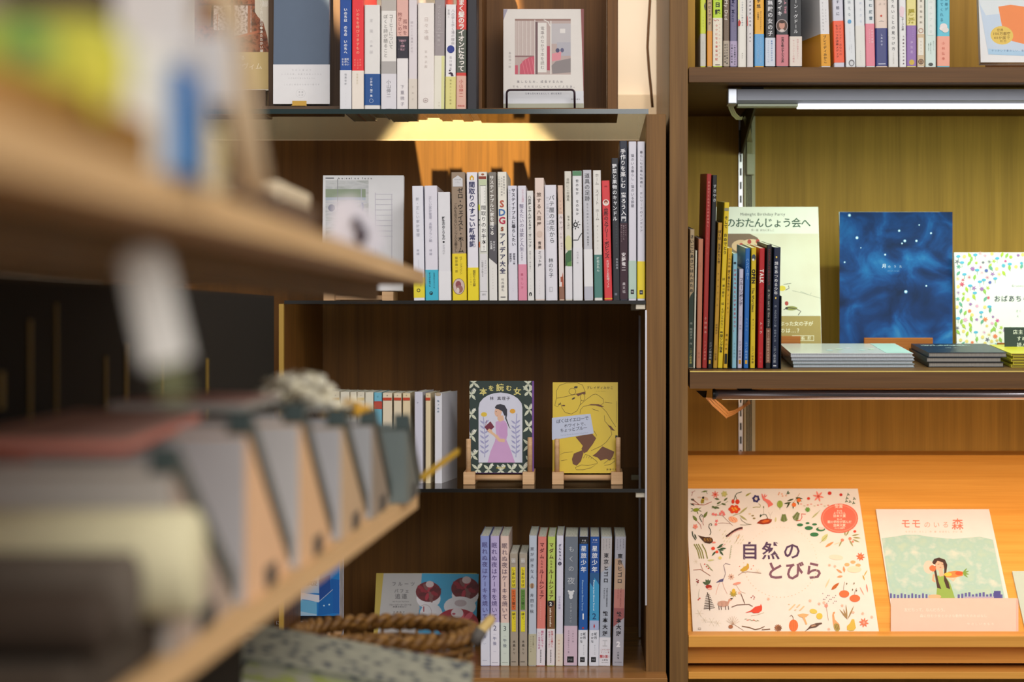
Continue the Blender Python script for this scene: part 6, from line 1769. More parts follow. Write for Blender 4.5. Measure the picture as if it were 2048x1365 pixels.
ink.poly([(655, 490), (740, 470), (735, 545), (655, 560)], 'd88c98'); ink.ell(706, 460, 18, 20, '4c4c6c'); ink.ell(748, 458, 16, 20, '5c5c7c')
ink.poly([(650, 600), (690, 560), (826, 530), (826, 660), (660, 672)], '8a8284'); ink.rect(640, 190, 650, 676, 'e0dcd8'); ink.line([(580, 180), (620, 200), (640, 240)], 8, 'e0dcd8')
ink.rect(526, 208, 606, 660, 'e0dcd8'); ink.tv('電車のなかで本を読む', 568, 240, 635, 36, '6a5c5e')
ink.tv('島田潤一郎', 272, 470, 625, 24, '9c9494')
ink.th('楽しむため、成長するため', 330, 760, 745, 26, '77707a', .005); ink.th('でも、それだけじゃないんだよなあ。', 290, 880, 790, 24, '77707a', .005)
ink.rect(213, 830, 942, 944, 'd9dbe2'); ink.th('仕事も恋も本を友として 読む日常篇', 410, 745, 853, 17, '5c6078', .01)
ink.poly([(213, 945), (942, 942), (945, 984), (213, 984)], 'a8a896'); ink.th('青春出版社', 828, 912, 904, 14, '5a5458')
ink.build('cover_print', root)

wh = empty('wire_holder', 'dark bent wire holder in front of the train book', 'book stand', (at(1082, 0, 2.775).x, 2.77, ZA))
Yw = 2.778
def arc(cx, cy, r, a0, a1, n=5):
    return [(cx + r * math.cos(R(a0 + (a1 - a0) * i / n)), cy - r * math.sin(R(a0 + (a1 - a0) * i / n))) for i in range(n + 1)]
pp = [(1013.5, 217.6)] + arc(1020.5, 187, 7, 180, 90) + arc(1142, 186.5, 7, 90, 0) + [(1149.5, 217.6)]
sub(MB().tube([at(x, y, Yw) for x, y in pp], .00155, 8), 'front_hoop', mat('33202a', .35, .5), wh, True)
for x in (1013.5, 1149.5):
    a = at(x, 222.4, Yw)
    sub(MB().tube([(a.x, a.y, ZA + .0098), (a.x, a.y + .06, ZA + .0098)], .0014, 8), 'foot_wire', mat('33202a', .35, .5), wh, True)

# ---- middle glass shelf: white photograph book on a pale stand
root, ink, dim, hit = face_book('book', 'large white magazine with a winter kitchen photograph on the middle glass shelf', 'magazine', (643.5, 582), 805.5, 351, 2.79, R(5), .011, 'dcdce0', None)
ink = S(ink, 600, 320, 4.265)
ph = noisy('winter_photo', [(0.3, 'a9adb2'), (0.5, 'c4c6c9'), (0.7, '9aa09c')], 60, 4, .5, (.5, 1, 2))
ink.rect(218, 175, 585, 820, ph)
ink.rect(218, 250, 560, 320, '8c9a84'); ink.rect(218, 320, 560, 345, 'a9b4c4'); ink.ell(270, 410, 30, 30, '6a7088'); ink.ell(530, 400, 14, 40, '8a90b0')
ink.rect(318, 160, 324, 440, '8c8e94'); ink.rect(520, 250, 526, 560, 'b8bcc8'); ink.rect(218, 360, 575, 366, 'b4b8c6'); ink.rect(218, 440, 575, 445, 'a8acb8')
ink.rect(218, 152, 290, 160, '4c4c54'); ink.th('ku:nel no fuyu', 320, 620, 157, 20, '3c3c44', .03)
for j in range(9):
    ink.rect(645, 290 + j * 45, 790, 294 + j * 45, 'bfbccb')
ink.rect(640, 280, 646, 800, 'c4c0ce'); ink.rect(780, 290, 786, 840, 'c4c2cc')
ink.build('cover_print', root)
e = empty('book_stand', 'pale block stand under the white magazine on the middle glass shelf', 'book stand', (at(720, 0, 2.785).x, 2.775, ZB))
zt_ = at(0, 583, 2.79).z - .0006
for a, b in ((583, 612), (647, 669), (764, 787)):
    if a > 600:
        sub(MB().box(at(a, 0, 2.775).x, at(b, 0, 2.775).x, 2.773, 2.84, ZB + .0002, zt_, .0008), 'foot_block', M_PINE, e)
sub(MB().box(at(669.5, 0, 2.78).x, at(763.5, 0, 2.78).x, 2.790, 2.80, ZB + .002, ZB + .008), 'cross_bar', M_PINE, e)

# ---- bottom: blue book and parfait book on the base board
root, ink, dim, hit = face_book('book', 'bright blue book of folded paper shapes with a black band, on the base board', 'book', (566, 1306), 679.5, 1100, 2.853, R(1), .045, '2a6cb0', None, dz=.0002, side_col='c9c6d4', pages='d8d6e0')
ink = S(ink, 540, 1000, 3.739)
ink.rect(98, 380, 520, 870, '1b7ccc')
ink.rect(100, 500, 370, 700, 'a9c4e4'); ink.poly([(130, 560), (360, 560), (360, 600), (250, 620), (130, 620)], 'd0dcf0')
ink.th('の真夏', 250, 350, 625, 44, '1c2c4c'); ink.poly([(190, 690), (370, 715), (370, 770), (280, 750), (240, 745), (195, 800)], 'd9dbe8')
ink.poly([(365, 600), (450, 560), (455, 700), (370, 768)], '1c4c9c'); ink.poly([(455, 590), (520, 600), (520, 850), (455, 850)], '1560b4')
ink.poly([(170, 825), (235, 748), (350, 765), (350, 866), (300, 866)], '6cb4e0'); ink.poly([(170, 818), (240, 838), (350, 858), (350, 868), (200, 868)], 'a8cce8')
ink.poly([(365, 765), (470, 680), (472, 850), (360, 868)], '1668b8'); ink.line([(370, 760), (470, 672)], 5, 'a0b8dc')
ink.ell(404, 793, 6, 6, 'c8ecff'); ink.ell(443, 785, 6, 6, 'c8ecff')
ink.rect(98, 870, 522, 1150, '16171c')
ink.th('今宵お供にいかがですか', -140, 350, 922, 34, 'd4d6dc', .01); ink.th('いま話題の', 130, 290, 965, 26, 'b4b6bc')
ink.build('cover_print', root)
pc = empty('pine_peg', 'small pine peg stand in front of the blue book', 'book stand', (at(658, 0, 2.84).x, 2.84, ZD))
sub(MB().tube([(at(657, 0, 2.835).x, 2.835, ZD + .0002), (at(657, 0, 2.835).x, 2.835, at(0, 1238, 2.835).z)], .0033, 12), 'dowel', M_PINE, pc, True)
sub(MB().tube([(at(668, 0, 2.84).x, 2.836, at(0, 1262, 2.84).z), (at(668, 0, 2.84).x, 2.848, at(0, 1262, 2.84).z)], .0115, 24), 'disc', M_PINE, pc, True)
sub(MB().box(at(650, 0, 2.84).x, at(682, 0, 2.84).x, 2.831, 2.849, ZD + .0002, ZD + .012, .0008), 'foot_block', M_PINE, pc)

root, ink, dim, hit = face_book('book', 'wide book with dark red parfait flowers on blue, leaning on the base board', 'book', (746, 1294), 950, 1147, 2.905, R(24), .008, 'b4a050', None, side_col='b39a3c')
ink = S(ink, 540, 1000, 3.739)
ink.poly([(850, 552), (1136, 552), (1095, 1110), (795, 1110)], 'b0acae')
ink.poly([(1136, 552), (1562, 556), (1532, 1110), (1095, 1110)], '3f98c4')
for cx, cy, r in ((1185, 690, 95), (1460, 665, 105)):
    ink.ell(cx, cy + 50, r * .95, r * .8, 'd9d4dc', 24)
    ink.ell(cx, cy, r, r * .8, '6a1420', 24)
    for k in range(14):
        a = k * 2.4
        ink.ell(cx + r * .6 * math.cos(a) * (k / 14 + .3), cy + r * .55 * math.sin(a) * (k / 14 + .3), r * .3, r * .14, ['8c1c2e', '5a0e1a', 'a82c40', '7a4a4a'][k % 4], 12, a)
    ink.ell(cx + 10, cy - r * .6, r * .32, r * .26, 'c9b4b8', 14)
ink.ell(1205, 860, 85, 85, 'd4d0d8', 24); ink.ring(1160, 845, 50, 60, 3, 'a08890'); ink.line([(1150, 800), (1150, 840)], 8, 'a03040'); ink.ell(1420, 800, 120, 75, 'd8d4dc', 24); ink.ell(1425, 775, 46, 26, 'b8a8b0', 14)
ink.ell(1400, 925, 160, 110, 'a01c34', 26)
for k in range(20):
    a = k * 2.4
    ink.ell(1400 + 130 * math.cos(a) * (k / 20), 930 + 85 * math.sin(a) * (k / 20), 46, 20, ['c83a54', '7a1226', 'd85a70', '8c1c30'][k % 4], 12, a)
ink.ell(1400, 850, 46, 40, 'dcd0d8', 14); ink.ell(1375, 855, 14, 8, 'b04058', 8); ink.ell(1520, 980, 50, 70, 'd85468', 14)
ink.th('フルーツ', 905, 1090, 632, 34, '5a585c', .01); ink.th('パフェ', 925, 1045, 684, 32, '5a585c', .01); ink.th('追道', 930, 1030, 725, 42, '5a585c', .01)
ink.th('All Fruit Parfait', 915, 1040, 763, 12, '4c4a50', .02); ink.th('フルーツパーラーゴトーの', 890, 1058, 788, 14, '4c4a50', .02); ink.th('絶景の味わい', 918, 1022, 803, 14, '4c4a50', .02)
ink.th('後藤浩子', 918, 1012, 842, 12, '3c3a40', .02); ink.th('Hiroko Goto', 918, 1008, 856, 10, '3c3a40', .02); ink.ring(965, 935, 60, 44, 3, '8a888c')
ink.build('cover_print', root)
# ================================================================ near shelf unit running towards the viewer
def FX(Y):
    return -.1409 - .0201 * (Y - 1.7)
def LX(Y):
    return -.147 + .04 * (Y - 1.7)
YN, YE = .22, 1.70
XBK = -.395
su = empty('shelf_unit', 'blurred pale wooden shelf unit with dark back running along the aisle', 'shelf unit', (-.27, 1.7, -1.45))
UT, UB = .0406, .0299
def slab(fx, y0, y1, z0, z1, inset=0.0, xback=XBK):
    return [(xback, y0, z0), (fx(y0) - inset, y0, z0), (fx(y1) - inset, y1, z0), (xback, y1, z0), (xback, y0, z1), (fx(y0) - inset, y0, z1), (fx(y1) - inset, y1, z1), (xback, y1, z1)]
sub(MB().hexa(slab(FX, YN, YE, UB, UT)), 'upper_shelf', M_FRONT, su)
mb = MB()
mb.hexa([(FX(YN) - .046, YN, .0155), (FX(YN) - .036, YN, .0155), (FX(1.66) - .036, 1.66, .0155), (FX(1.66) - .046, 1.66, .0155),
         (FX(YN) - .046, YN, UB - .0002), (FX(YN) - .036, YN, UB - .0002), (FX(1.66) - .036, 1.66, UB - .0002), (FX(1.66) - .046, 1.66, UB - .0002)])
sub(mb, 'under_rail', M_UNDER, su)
LT, LB = -.1473, -.1605
sub(MB().hexa(slab(LX, .30, YE, LB, LT)), 'lower_shelf', M_FRONT, su)
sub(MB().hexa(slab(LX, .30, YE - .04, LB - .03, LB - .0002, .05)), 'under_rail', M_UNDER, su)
bp_ = sub(MB().box(XBK - .02, XBK - .0002, .1, 2.49, -1.449, .0297), 'back_panel', M_DARK, su)
OC = mat('8a6c1e', .5)  # ochre strips paint the dim yellow light showing through gaps in the back
for (px, y0, y1, Y) in ((108, 0, 0, .62), (98, 0, 0, .66)):
    pass
for Yq, z0, z1, w in ((1.305, -.09, .01, .006), (1.33, -.06, -.035, .01), (1.40, -.10, .0, .006), (1.47, -.12, .012, .004), (1.62, -.10, -.03, .005), (1.69, -.08, -.02, .008), (1.83, -.075, -.02, .005), (2.05, -.12, -.04, .006)):
    sub(MB().box(XBK - .0001, XBK + .0012, Yq, Yq + w, z0, z1), 'light_slit', OC, su)
sub(MB().hexa(slab(LX, .30, YE - .28, -1.449, LB - .0305, .09)), 'base_cabinet', M_DARK, su)

# ---- things on the upper shelf
def rbox(name, label, cat, X0, X1, Y0, Y1, z0, h, m, bev=.0015, group=None, lid=None):
    r = empty(name, label, cat, ((X0 + X1) / 2, (Y0 + Y1) / 2, z0), (0, 0, 0), group)
    sub(MB().box(X0, X1, Y0, Y1, z0 + .0002, z0 + h, bev), 'body', m, r)
    if lid:
        sub(MB().box(X0 - .0008, X1 + .0008, Y0 - .0008, Y1 + .0008, z0 + h * .72, z0 + h + .0008, bev * .7), 'lid', lid, r)
    return r
def ppy(px):
    """distance at which the shelf front shows at that column"""
    return .1067 / ((PX - px) / FP - .0201)


Z0 = UT
# small brown boxes and cream box towards the far end
rbox('small_box', 'small dark brown paper box near the far end of the upper shelf', 'box', -.190, -.139, .80, .885, Z0, .0165, mat('4c3a30', .7), .002, 'brown boxes', mat('54423a', .7))
rbox('small_box', 'small brown paper box just before the end one on the upper shelf', 'box', -.178, -.137, .90, 1.00, Z0, .0145, mat('5a4538', .7), .002, 'brown boxes', mat('64503f', .7))
rbox('cream_box', 'cream card box behind the small brown boxes', 'box', -.262, -.200, 1.28, 1.42, Z0, .048, mat('cdbfa2', .7), .002, None, mat('d8ccb2', .7))
rbox('cream_box', 'long cream box with an orange yellow end on the upper shelf', 'box', -.165, -.128, .56, .70, Z0, .026, mat('d8c596', .7), .003)
rbox('terracotta_box', 'terracotta coloured block on the upper shelf edge', 'box', -.142, -.1205, .50, .60, Z0, .0095, mat('a25836', .75), .002)
# tote bag with cloth handles
tb = empty('tote_bag', 'cream cloth tote bag with long beige handles and dark print', 'bag', (-.15, .86, Z0))
mb = MB()
mb.add([(-.215, .78, Z0 + .0002), (-.150, .78, Z0 + .0002), (-.150, .80, Z0 + .0002), (-.215, .80, Z0 + .0002),
        (-.208, .785, Z0 + .055), (-.152, .785, Z0 + .058), (-.152, .793, Z0 + .058), (-.208, .793, Z0 + .055)],
       [(3, 2, 1, 0), (4, 5, 6, 7), (0, 1, 5, 4), (1, 2, 6, 5), (2, 3, 7, 6), (3, 0, 4, 7)])
sub(mb, 'bag_body', noisy('tote_cloth', [(0.4, 'd8ccae'), (0.7, 'cfc09c')], 20), tb)
for dy, dx in ((.784, 0), (.796, .004)):
    pts = [(-.168 + dx, dy, Z0 + .05), (-.163 + dx, dy, Z0 + .085), (-.153 + dx, dy, Z0 + .094), (-.146 + dx, dy, Z0 + .085), (-.140 + dx, dy, Z0 + .045), (-.134 + dx, dy, Z0 + .010)]
    sub(MB().tube(pts, .0028, 8), 'handle', mat('b09a7c', .8), tb, True)
ik = MB()
ik.blob((-.156, .7795, Z0 + .034), .0035, .001, .018, 8, 6)
sub(ik, 'dark_print', mat('241c20', .6), tb)
ik = MB(); ik.blob((-.160, .779, Z0 + .050), .004, .001, .006, 8, 6); ik.blob((-.152, .779, Z0 + .016), .003, .001, .005, 8, 6)
sub(ik, 'teal_print', mat('5c8c8c', .5), tb)
# upright blue and white packages
def standing(name, label, cat, px0, px1, py0, py1, Y, th, m, group=None, lift=None):
    a, b = at(px0, py1, Y), at(px1, py0, Y)
    z = Z0 if lift is None else lift
    r = empty(name, label, cat, ((a.x + b.x) / 2, Y, z), (0, 0, 0), group)
    sub(MB().box(a.x, b.x, Y, Y + th, z + .0002, b.z, .0012), 'body', m, r)
    return r
rbox_ = standing('blue_package', 'narrow blue package standing on the upper shelf edge', 'package', 318, 366, 128, 280, .560, .03, gradient('blue_pack', [(0.0, '4a86b8'), (1.0, '1f4f8c')], 'Z', .1))
standing('white_package', 'white package standing beside the narrow blue one', 'package', 246, 314, 92, 270, .545, .03, mat('d2d0c6', .6))
# tall price cards
def card(label, px0, px1, py0, py1, Y, yaw=0.0, m=None):
    a, b = at(px0, py1, Y), at(px1, py0, Y)
    c = empty('price_card', label, 'sign', (a.x, Y, Z0), (0, 0, yaw))
    w = b.x - a.x
    MB().box(0, w, 0, .0012, a.z - Z0, b.z - Z0, .0005).build('card', m or mat('bdb9b8', .5), c)
    MB().tube([(w * .5, .003, .0009), (w * .5, .003, a.z - Z0 + .006)], .0012, 8).build('clip_rod', M_STEEL, c)
    MB().tube([(w * .5, .003, .0001), (w * .5, .003, .0010)], .007, 16).build('clip_foot', M_STEEL, c)
    return c
card('plain grey white price card raised on a rod above the blue package', 345, 462, 62, 212, .60)
card('tall pale price card further up beside the first card', 228, 385, -90, 112, .575)
# green and yellow pouch on a wooden crate at the near end
rbox('wooden_tray', 'low orange brown wooden tray near the pouch', 'tray', -.152, -.116, .40, .53, Z0, .012, M_FRONT2 if 'M_FRONT2' in globals() else mat('8f6424', .6), .002)
pc = empty('pouch', 'yellow green pouch with a dark green oval on the wooden tray', 'pouch', (-.13, .46, Z0 + .0122))
Yp = .455
q = [at(-40, 190, Yp), at(248, 215, Yp), at(246, 95, Yp), at(200, 62, Yp), at(40, 55, Yp), at(-40, 80, Yp)]
mb = MB()
zb0 = Z0 + .0124
pol = [(-.146, zb0), (-.108, zb0), (-.108, zb0 + .012), (-.113, zb0 + .0165), (-.138, zb0 + .0165), (-.146, zb0 + .013)]
mb.prism(pol, Yp, Yp + .012, 'y')
sub(mb, 'body', gradient('pouch_cloth', [(0.0, 'a8ac34'), (0.68, 'a8ac34'), (0.74, 'b4b03c'), (0.82, '7e9a34'), (0.92, 'a4a23a')], 'X', -.16), pc)
ob = MB(); a = at(62, 88, Yp - .001); ob.blob((a.x, Yp - .0006, a.z), .0042, .0008, .0034, 14, 8)
sub(ob, 'green_oval', mat('2a7a4a', .5), pc)
a2 = MB(); b2 = at(205, 150, Yp - .001); a2.blob((b2.x, Yp - .0004, b2.z), .0036, .0006, .009, 12, 8)
sub(a2, 'yellow_patch', mat('cfc440', .5), pc)
# wine red bag at the top near edge
wb = empty('wine_red_bag', 'dark wine red bag standing above the yellow green pouch', 'bag', (-.15, .60, Z0))
mb = MB()
xa, xb = at(140, 0, .62).x, at(248, 0, .62).x
mb.prism([(xa, Z0 + .0002), (xb, Z0 + .0002), (xb, Z0 + .052), (xb - .004, Z0 + .085), (xa - .02, Z0 + .10), (xa - .02, Z0 + .06)], .62, .64, 'y')
sub(mb, 'body', mat('3a2228', .7), wb)
gb = empty('grey_pouch', 'grey beige pouch behind the yellow green one', 'pouch', (-.19, .66, Z0))
mb = MB().prism([(-.235, Z0 + .0002), (-.165, Z0 + .0002), (-.165, Z0 + .075), (-.18, Z0 + .088), (-.235, Z0 + .09)], .665, .69, 'y')
sub(mb, 'body', mat('8a7d72', .8), gb)
# paper doll card with dark clip near the far end
hc = empty('greeting_card', 'white greeting card with a dark clip standing near the far shelf end', 'card', (-.145, 1.17, Z0))
Yh = 1.17
mb = MB()
pts = [at(668, 398, Yh), at(722, 385, Yh), at(752, 430, Yh), at(772, 496, Yh)]
a = at(690, 430, Yh)
mb.prism([(at(656, 0, Yh).x, Z0 + .0002), (at(768, 0, Yh).x, Z0 + .0002), (at(768, 0, Yh).x, at(0, 470, Yh).z), (at(742, 0, Yh).x, at(0, 425, Yh).z), (at(705, 0, Yh).x, at(0, 392, Yh).z), (at(668, 0, Yh).x, at(0, 402, Yh).z)], Yh, Yh + .0015, 'y')
sub(mb, 'card', mat('c4c2cc', .6), hc)
mb = MB(); c = at(722, 470, Yh - .002); mb.blob((c.x, c.y, c.z), .0038, .0015, .0058, 10, 8); c = at(712, 445, Yh - .002); mb.blob((c.x, c.y, c.z), .003, .0015, .003, 10, 6)
sub(mb, 'clip', mat('3a2c34', .5), hc)
# hanging white tag
Yt_ = .62
tg = empty('hanging_tag', 'blank white tag hanging on a string below the upper shelf', 'tag', tuple(at(300, 448, Yt_)), (0, 0, 0))
tg.matrix_world = Matrix.Translation(at(270, 446.5, Yt_)) @ Matrix.Rotation(-R(13), 4, 'Y')
tgw = 92 * Yt_ / FP
tgh = 235 * Yt_ / FP
zt_ = -.0082
MB().prism([(-tgw / 2, zt_ - tgh), (tgw / 2, zt_ - tgh), (tgw / 2, zt_ - .003), (tgw / 2 - .003, zt_), (-tgw / 2 + .003, zt_), (-tgw / 2, zt_ - .003)], 0, .0008, 'y').build('tag', mat('eae7e0', .6), tg)
MB().tube([(0, .0004, zt_ - .002), (.0005, .0004, 0)], .0005, 6).build('string', mat('b4ac9c', .8), tg)
MB().box(-.0035, .0035, .001, .0016, zt_ - tgh - .012, zt_ - tgh + .004).build('ribbon', mat('7a7c58', .8), tg)

# ---- slanted paper holders in a row on the lower shelf: grey faces, slate straps, peach sides
SL = mat('43504f', .5)
def holder(Yb, X1, ln, hgt, wdt, side, face, label):
    r = empty('paper_holder', label, 'holder', (X1, Yb, LT), (0, 0, 0), 'slanted paper holders on the lower shelf')
    z = LT + .0003
    sub(MB().prism([(Yb, z), (Yb, z + .006), (Yb - ln, z + hgt), (Yb - ln, z)], X1 - wdt, X1, 'x'), 'body', mat(side, .7), r)
    sub(MB().box(X1 - wdt + .002, X1 - .002, Yb - ln - .0012, Yb - ln - .0001, z, z + hgt - .002, .0004), 'front_sheet', mat(face, .6), r)
    sl_ = math.atan2(hgt - .006, ln)
    for k, (w0, w1, t, m_, nm) in enumerate(((wdt - .004, .012, .004, mat(face, .6), 'top_sheet'), (.011, -.0018, .0115, SL, 'strap'))):
        P = [(Yb, z + .0061), (Yb - ln - .0015, z + hgt + .0001), (Yb - ln - .0015, z + hgt + t), (Yb, z + .0061 + t)]
        sub(MB().prism(P, X1 - w0, X1 - w1, 'x'), nm, m_, r)
    sub(MB().box(X1 + .0001, X1 + .0012, Yb - ln * .62, Yb - ln * .36, z + .001, z + .012), 'side_label', mat('3a3c3c', .6), r)
    return r
for (Yb, ln, hg, sd, fc, lb) in (
    (1.69, .10, .060, '6c706a', '6c7674', 'slanted holder at the far end of the lower shelf, grey green face'),
    (1.585, .113, .070, '938474', 'a8a8aa', 'slanted holder second from the far end of the lower shelf'),
    (1.46, .13, .076, 'c4a684', 'b4b2b4', 'slanted holder third from the far end of the lower shelf'),
    (1.31, .13, .086, 'dcb288', 'c2bebc', 'slanted holder fourth from the far end of the lower shelf'),
    (1.165, .135, .088, 'e2b68e', 'b8b4b4', 'slanted holder fifth from the far end, peach sided'),
    (1.015, .14, .080, 'a89688', 'bcb6b0', 'slanted holder next to the rolled cloths on the lower shelf')):
    holder(Yb, LX(Yb) - .008 + (.010 if Yb > 1.6 else 0), ln, hg, .15 if Yb > 1.6 else .125, sd, fc, lb)
# yellow ruler at the far end
ry = empty('wooden_ruler', 'bright yellow ruler sticking out at the far corner of the lower shelf', 'ruler', tuple(at(880, 930, 1.72)))
mb = MB()
A, B = at(838, 962, 1.69), at(914, 908, 1.76)
up = Vector((0, 0, .0045))
mb.hexa([A, A + Vector((.004, 0, 0)), B + Vector((.002, 0, 0)), B, A + up, A + Vector((.004, 0, 0)) + up, B + Vector((.002, 0, 0)) + up, B + up])
sub(mb, 'body', mat('b08a1e', .5), ry)
# magazines behind, against the back
for i, (c1, lb) in enumerate((('b4a99c', 'bottom magazine of the loose pile behind the notebooks'), ('8a4c40', 'dull red magazine in the loose pile behind the notebooks'), ('b9ada2', 'beige magazine in the loose pile behind the notebooks'), ('c07a68', 'topmost magazine with a reddish edge behind the notebooks'))):
    z = LT + .0003 + i * .0195
    r = empty('magazine', lb, 'magazine', (-.33, 1.0, z), (0, 0, 0), 'loose pile of magazines')
    sub(MB().box(-.385 + i * .002, -.292 + i * .001, .62 + i * .03, 1.22 - i * .02, z, z + .019, .002), 'body', mat(c1, .6), r)
    sub(MB().box(-.384 + i * .002, -.2935 + i * .001, .64 + i * .03, 1.20 - i * .02, z + .0045, z + .0145), 'page_block', mat('b8aea2', .7), r)
def tilted_mag(label, p, th, col, edge):
    """thin magazine lying across the holders: four top corners"""
    c = sum(p, Vector()) / 4
    r = empty('magazine', label, 'magazine', tuple(c), (0, 0, 0), 'magazines lying across the holders')
    d = Vector((0, 0, -th))
    sub(MB().hexa([q + d for q in p] + [q + d * .15 for q in p]), 'page_block', mat(edge, .7), r)
    sub(MB().hexa([q + d * .149 for q in p] + p), 'cover', mat(col, .5), r)
    return r
tilted_mag('magazine with a reddish cover lying across the holders by the back', [Vector((-.283, .86, -.052)), Vector((-.205, .88, -.054)), Vector((-.215, 1.10, -.051)), Vector((-.283, 1.10, -.050))], .005, 'b8948a', 'c87868')
tilted_mag('pale pink magazine lying across the far holders', [Vector((-.275, 1.14, -.047)), Vector((-.200, 1.15, -.048)), Vector((-.205, 1.34, -.049)), Vector((-.275, 1.34, -.048))], .005, 'b08a82', '9c9a94')
tilted_mag('grey green magazine lying across the farthest holders', [Vector((-.27, 1.37, -.059)), Vector((-.185, 1.38, -.060)), Vector((-.19, 1.50, -.061)), Vector((-.27, 1.50, -.060))], .004, '8c9088', '9c9a94')
# rolled cloths at the near end
rbox('folded_blanket', 'flat folded grey brown blanket under the rolled cloths', 'blanket', -.268, LX(.8) - .004, .715, .868, LT, .021, mat('3e342a', .9), .004)
for i, (Yc, Xc, zc_, rr_, ln, col, lb) in enumerate(((.84, -.190, LT + .0232, .023, .15, 'd2caa6', 'thick rolled cream cloth on the lower shelf beside the slanted holders'), (.788, -.19, LT + .0172, .017, .12, '5c5248', 'rolled grey cloth before the thick cream one on the lower shelf'), (.745, -.19, LT + .0132, .013, .12, '3c3026', 'rolled brown cloth, thinnest of the rolls on the lower shelf'))):
    r = empty('rolled_cloth', lb, 'cloth', (Xc, Yc, LT + .0212), (0, 0, 0), 'rolled cloths')
    zc_ += .0212
    mb = MB()
    mb.tube([(Xc - ln / 2, Yc, zc_), (Xc - ln / 2 + .004, Yc, zc_), (Xc, Yc, zc_), (Xc + ln / 2 - .052 + .05 * 0, Yc, zc_), (Xc + ln / 2 - .05, Yc, zc_)], [rr_ * .86, rr_, rr_, rr_, rr_ * .86], 20)
    sub(mb, 'roll', mat(col, .8), r, True)
# dried flowers
def dried(name, label, c, rx, ry, rz, n, cols, seed, yel=False):
    random.seed(seed)
    r = empty(name, label, 'dried flowers', (c.x, c.y, c.z - rz))
    for ci, col in enumerate(cols):
        mb = MB()
        for i in range(n // len(cols)):
            th, ph = math.acos(random.uniform(-.3, 1)), random.uniform(0, 2 * math.pi)
            q = random.uniform(.55, 1)
            mb.blob((c.x + rx * q * math.sin(th) * math.cos(ph), c.y + ry * q * math.sin(th) * math.sin(ph), c.z + rz * q * math.cos(th)), .0032, .0032, .0026, 6, 4, .25)
        o = sub(mb, 'blossom', mat(col, .8), r)
        o['kind'] = 'stuff'
    st = MB()
    for i in range(9):
        x = random.uniform(-.5, .5) * rx
        st.tube([(c.x + x, c.y + random.uniform(-.4, .4) * ry, c.z), (c.x + x * .4 - .02, c.y + .01, c.z - rz - .006), (c.x + x * .2 - .05, c.y + .02, c.z - rz - .02)], .0007, 5)
    o = sub(st, 'stems', mat('6a6044', .8), r)
    o['kind'] = 'stuff'
    return r
dried('dried_flowers', 'bunch of dried cream flowers lying above the notebooks', at(592, 792, 1.33), .027, .02, .015, 190, ['efe9d2', 'e0d8bc', '9a907a', 'f2eedc'], 5)
dried('dried_flowers', 'small dried flower head with yellow centre beside the cream bunch', at(690, 826, 1.47), .019, .014, .010, 70, ['eee6cc', 'e2ae3a'], 9)

# ---- low table with basket and patterned cloth bundles
lt = empty('low_table', 'low dark wooden table under the wicker basket', 'table', (-.25, 1.9, -1.45))
sub(MB().box(-.392, -.105, 1.46, 2.20, -.417, -.400, .002), 'table_top', wood('table_wood', '8a6844', 'a8845a', 'X'), lt)
for x in (-.385, -.142):
    for y in (1.48, 2.16):
        sub(MB().box(x, x + .025, y, y + .025, -1.449, -.4172), 'leg', mat('3c2c1c', .6), lt)

bk = empty('wicker_basket', 'oval brown wicker basket with a pale wrapped handle', 'basket', (-.2, 1.95, -.3998))
bx, by, rx_, ry_ = at(768, 0, 1.95).x, 1.95, .087, .072
M_WK = noisy('wicker', [(0.35, '58391a'), (0.6, '805a2a'), (0.8, '9a7440')], 90, 2, .45, (1, 1, 3))
zb_, zr_ = -.3996, at(0, 1266, 1.95).z
rows_, ns = 11, 30
for j in range(rows_):
    t = j / (rows_ - 1)
    z = zb_ + .003 + (zr_ - zb_ - .008) * t
    k_ = .80 + .20 * t
    pts = []
    for i in range(ns * 4 + 1):
        a = 2 * math.pi * i / (ns * 4)
        o_ = .0022 * math.cos(a * ns / 2 + (math.pi if j % 2 else 0))
        pts.append((bx + (rx_ * k_ + o_) * math.cos(a), by + (ry_ * k_ + o_) * math.sin(a), z))
    sub(MB().tube(pts, .0028, 6, False), 'woven_strand', M_WK, bk, True)
for i in range(ns):
    a = 2 * math.pi * i / ns
    sub(MB().tube([(bx + rx_ * .8 * math.cos(a), by + ry_ * .8 * math.sin(a), zb_), (bx + rx_ * math.cos(a), by + ry_ * math.sin(a), zr_)], .0017, 6), 'stake', M_WK, bk, True)
for s_ in (0, math.pi):
    pts = []
    for i in range(241):
        a = 2 * math.pi * i / 240
        tw = a * 22 + s_
        pts.append((bx + (rx_ + .0045 * math.cos(tw)) * math.cos(a), by + (ry_ + .0045 * math.cos(tw)) * math.sin(a), zr_ + .0045 * math.sin(tw)))
    sub(MB().tube(pts, .0044, 7, False), 'rim', M_WK, bk, True)
mb = MB()
mb.prism([(bx + rx_ * .78 * math.cos(2 * math.pi * i / 28), by + ry_ * .78 * math.sin(2 * math.pi * i / 28)) for i in range(28)], zb_ - .0, zb_ + .003)
sub(mb, 'base', M_WK, bk)
hx = bx + rx_ + .004
pts = [(hx - .002, by - .028, zr_ - .006), (hx + .006, by - .024, zr_ + .006), (hx + .012, by - .01, zr_ + .012), (hx + .013, by + .004, zr_ + .012), (hx + .008, by + .02, zr_ + .005), (hx - .002, by + .026, zr_ - .006)]
sub(MB().tube(pts, .0052, 10), 'handle', mat('c0a468', .5), bk, True)
sub(MB().tube([pts[0], pts[1]], .0062, 10), 'wrapping', mat('55504c', .7), bk, True)
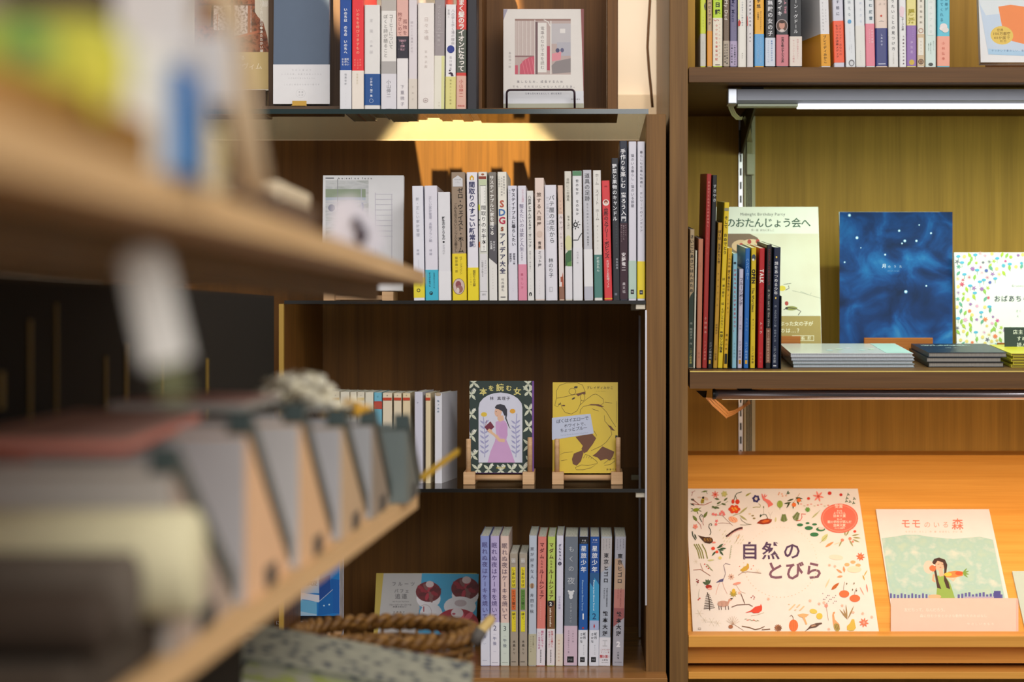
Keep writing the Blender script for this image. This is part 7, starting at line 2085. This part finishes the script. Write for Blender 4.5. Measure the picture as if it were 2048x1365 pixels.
# small wrapped sweets in the basket
random.seed(21)
for i in range(9):
    x = bx - .055 + .026 * (i % 5) + random.uniform(-.004, .004)
    y = by - .03 + .04 * (i // 5)
    z = zr_ - .016 - (0.004 if i % 2 else 0)
    c = empty('wrapped_sweet', 'clear wrapped sweet lying in the wicker basket', 'sweet', (x, y, z - .008), (0, 0, 0), 'wrapped sweets in the basket')
    sub(MB().blob((x, y, z), .011, .009, .007, 10, 6, .12), 'sweet', mat('a8786a', .2), c, True)
    sub(MB().blob((x + .012, y, z), .004, .003, .002, 6, 4, .2), 'wrapper_twist', mat('d8d4d0', .15), c)
# folded paper filling under the sweets
fl = MB()
fl.prism([(bx + rx_ * .66 * math.cos(2 * math.pi * i / 24), by + ry_ * .66 * math.sin(2 * math.pi * i / 24)) for i in range(24)], zb_ + .0032, zr_ - .028)
fo = fl.build('tissue_filling', mat('7a5a34', .9)); tagp(fo, 'brown tissue paper filling inside the wicker basket', 'paper')

def bundle(label, ax, ay, bx_, by_, Y, th, dp, m, edge, group='patterned cloth covered notebooks'):
    A, B = at(ax, ay, Y), at(bx_, by_, Y + .02)
    r = empty('cloth_notebook', label, 'notebook', tuple((A + B) / 2), (0, 0, 0), group)
    d = Vector((0, dp, .012))
    u = Vector((0, 0, -th))
    mb = MB().hexa([A + u, B + u, B + u + d, A + u + d, A + u * .84, B + u * .84, B + u * .84 + d, A + u * .84 + d])
    mb.hexa([A + u * .16, B + u * .16, B + u * .16 + d, A + u * .16 + d, A, B, B + d, A + d])
    sub(mb, 'cloth_cover', m, r)
    e = Vector((0, .003, 0))
    sub(MB().hexa([A + u * .83 + e, B + u * .83 + e, B + u * .83 + d * .98, A + u * .83 + d * .98, A + u * .17 + e, B + u * .17 + e, B + u * .17 + d * .98, A + u * .17 + d * .98]), 'page_block', edge, r)
    return r
P1 = noisy('ink_pattern', [(0.0, '31333c'), (0.28, '4c5058'), (0.38, '8c8c7e'), (0.9, '9c9a8a')], 80, 2, .7, (1, 1, 2), voronoi=True)
P2 = noisy('lime_pattern', [(0.3, '989686'), (0.48, '949480'), (0.58, '8c963a'), (0.8, 'a8a698')], 38, 2, .7, (1, 1, 2))
P3 = noisy('green_pattern', [(0.3, '7c9478'), (0.5, 'c4cab4'), (0.65, '8a3c38'), (0.8, 'a9b4a0')], 26, 2, .7, (1, 1, 1))
bundle('black and cream patterned cloth notebook, topmost in front of the basket', 450, 1304, 935, 1392, 1.62, .012, .085, P1, P1)
bundle('cream and lime striped cloth notebook under the black patterned one', 480, 1350, 900, 1438, 1.59, .012, .085, P2, mat('c9c6b0', .8))
bundle('green and red patterned cloth notebook at the bottom of the bundle', 400, 1398, 860, 1486, 1.56, .012, .085, P3, mat('6a3430', .8))
q = at(420, 1395, 1.79)
rbox('storage_box', 'dark storage box under the patterned cloth notebooks', 'box', -.30, -.15, 1.565, 1.65, -.3998, .038, mat('2c2824', .8), .003)
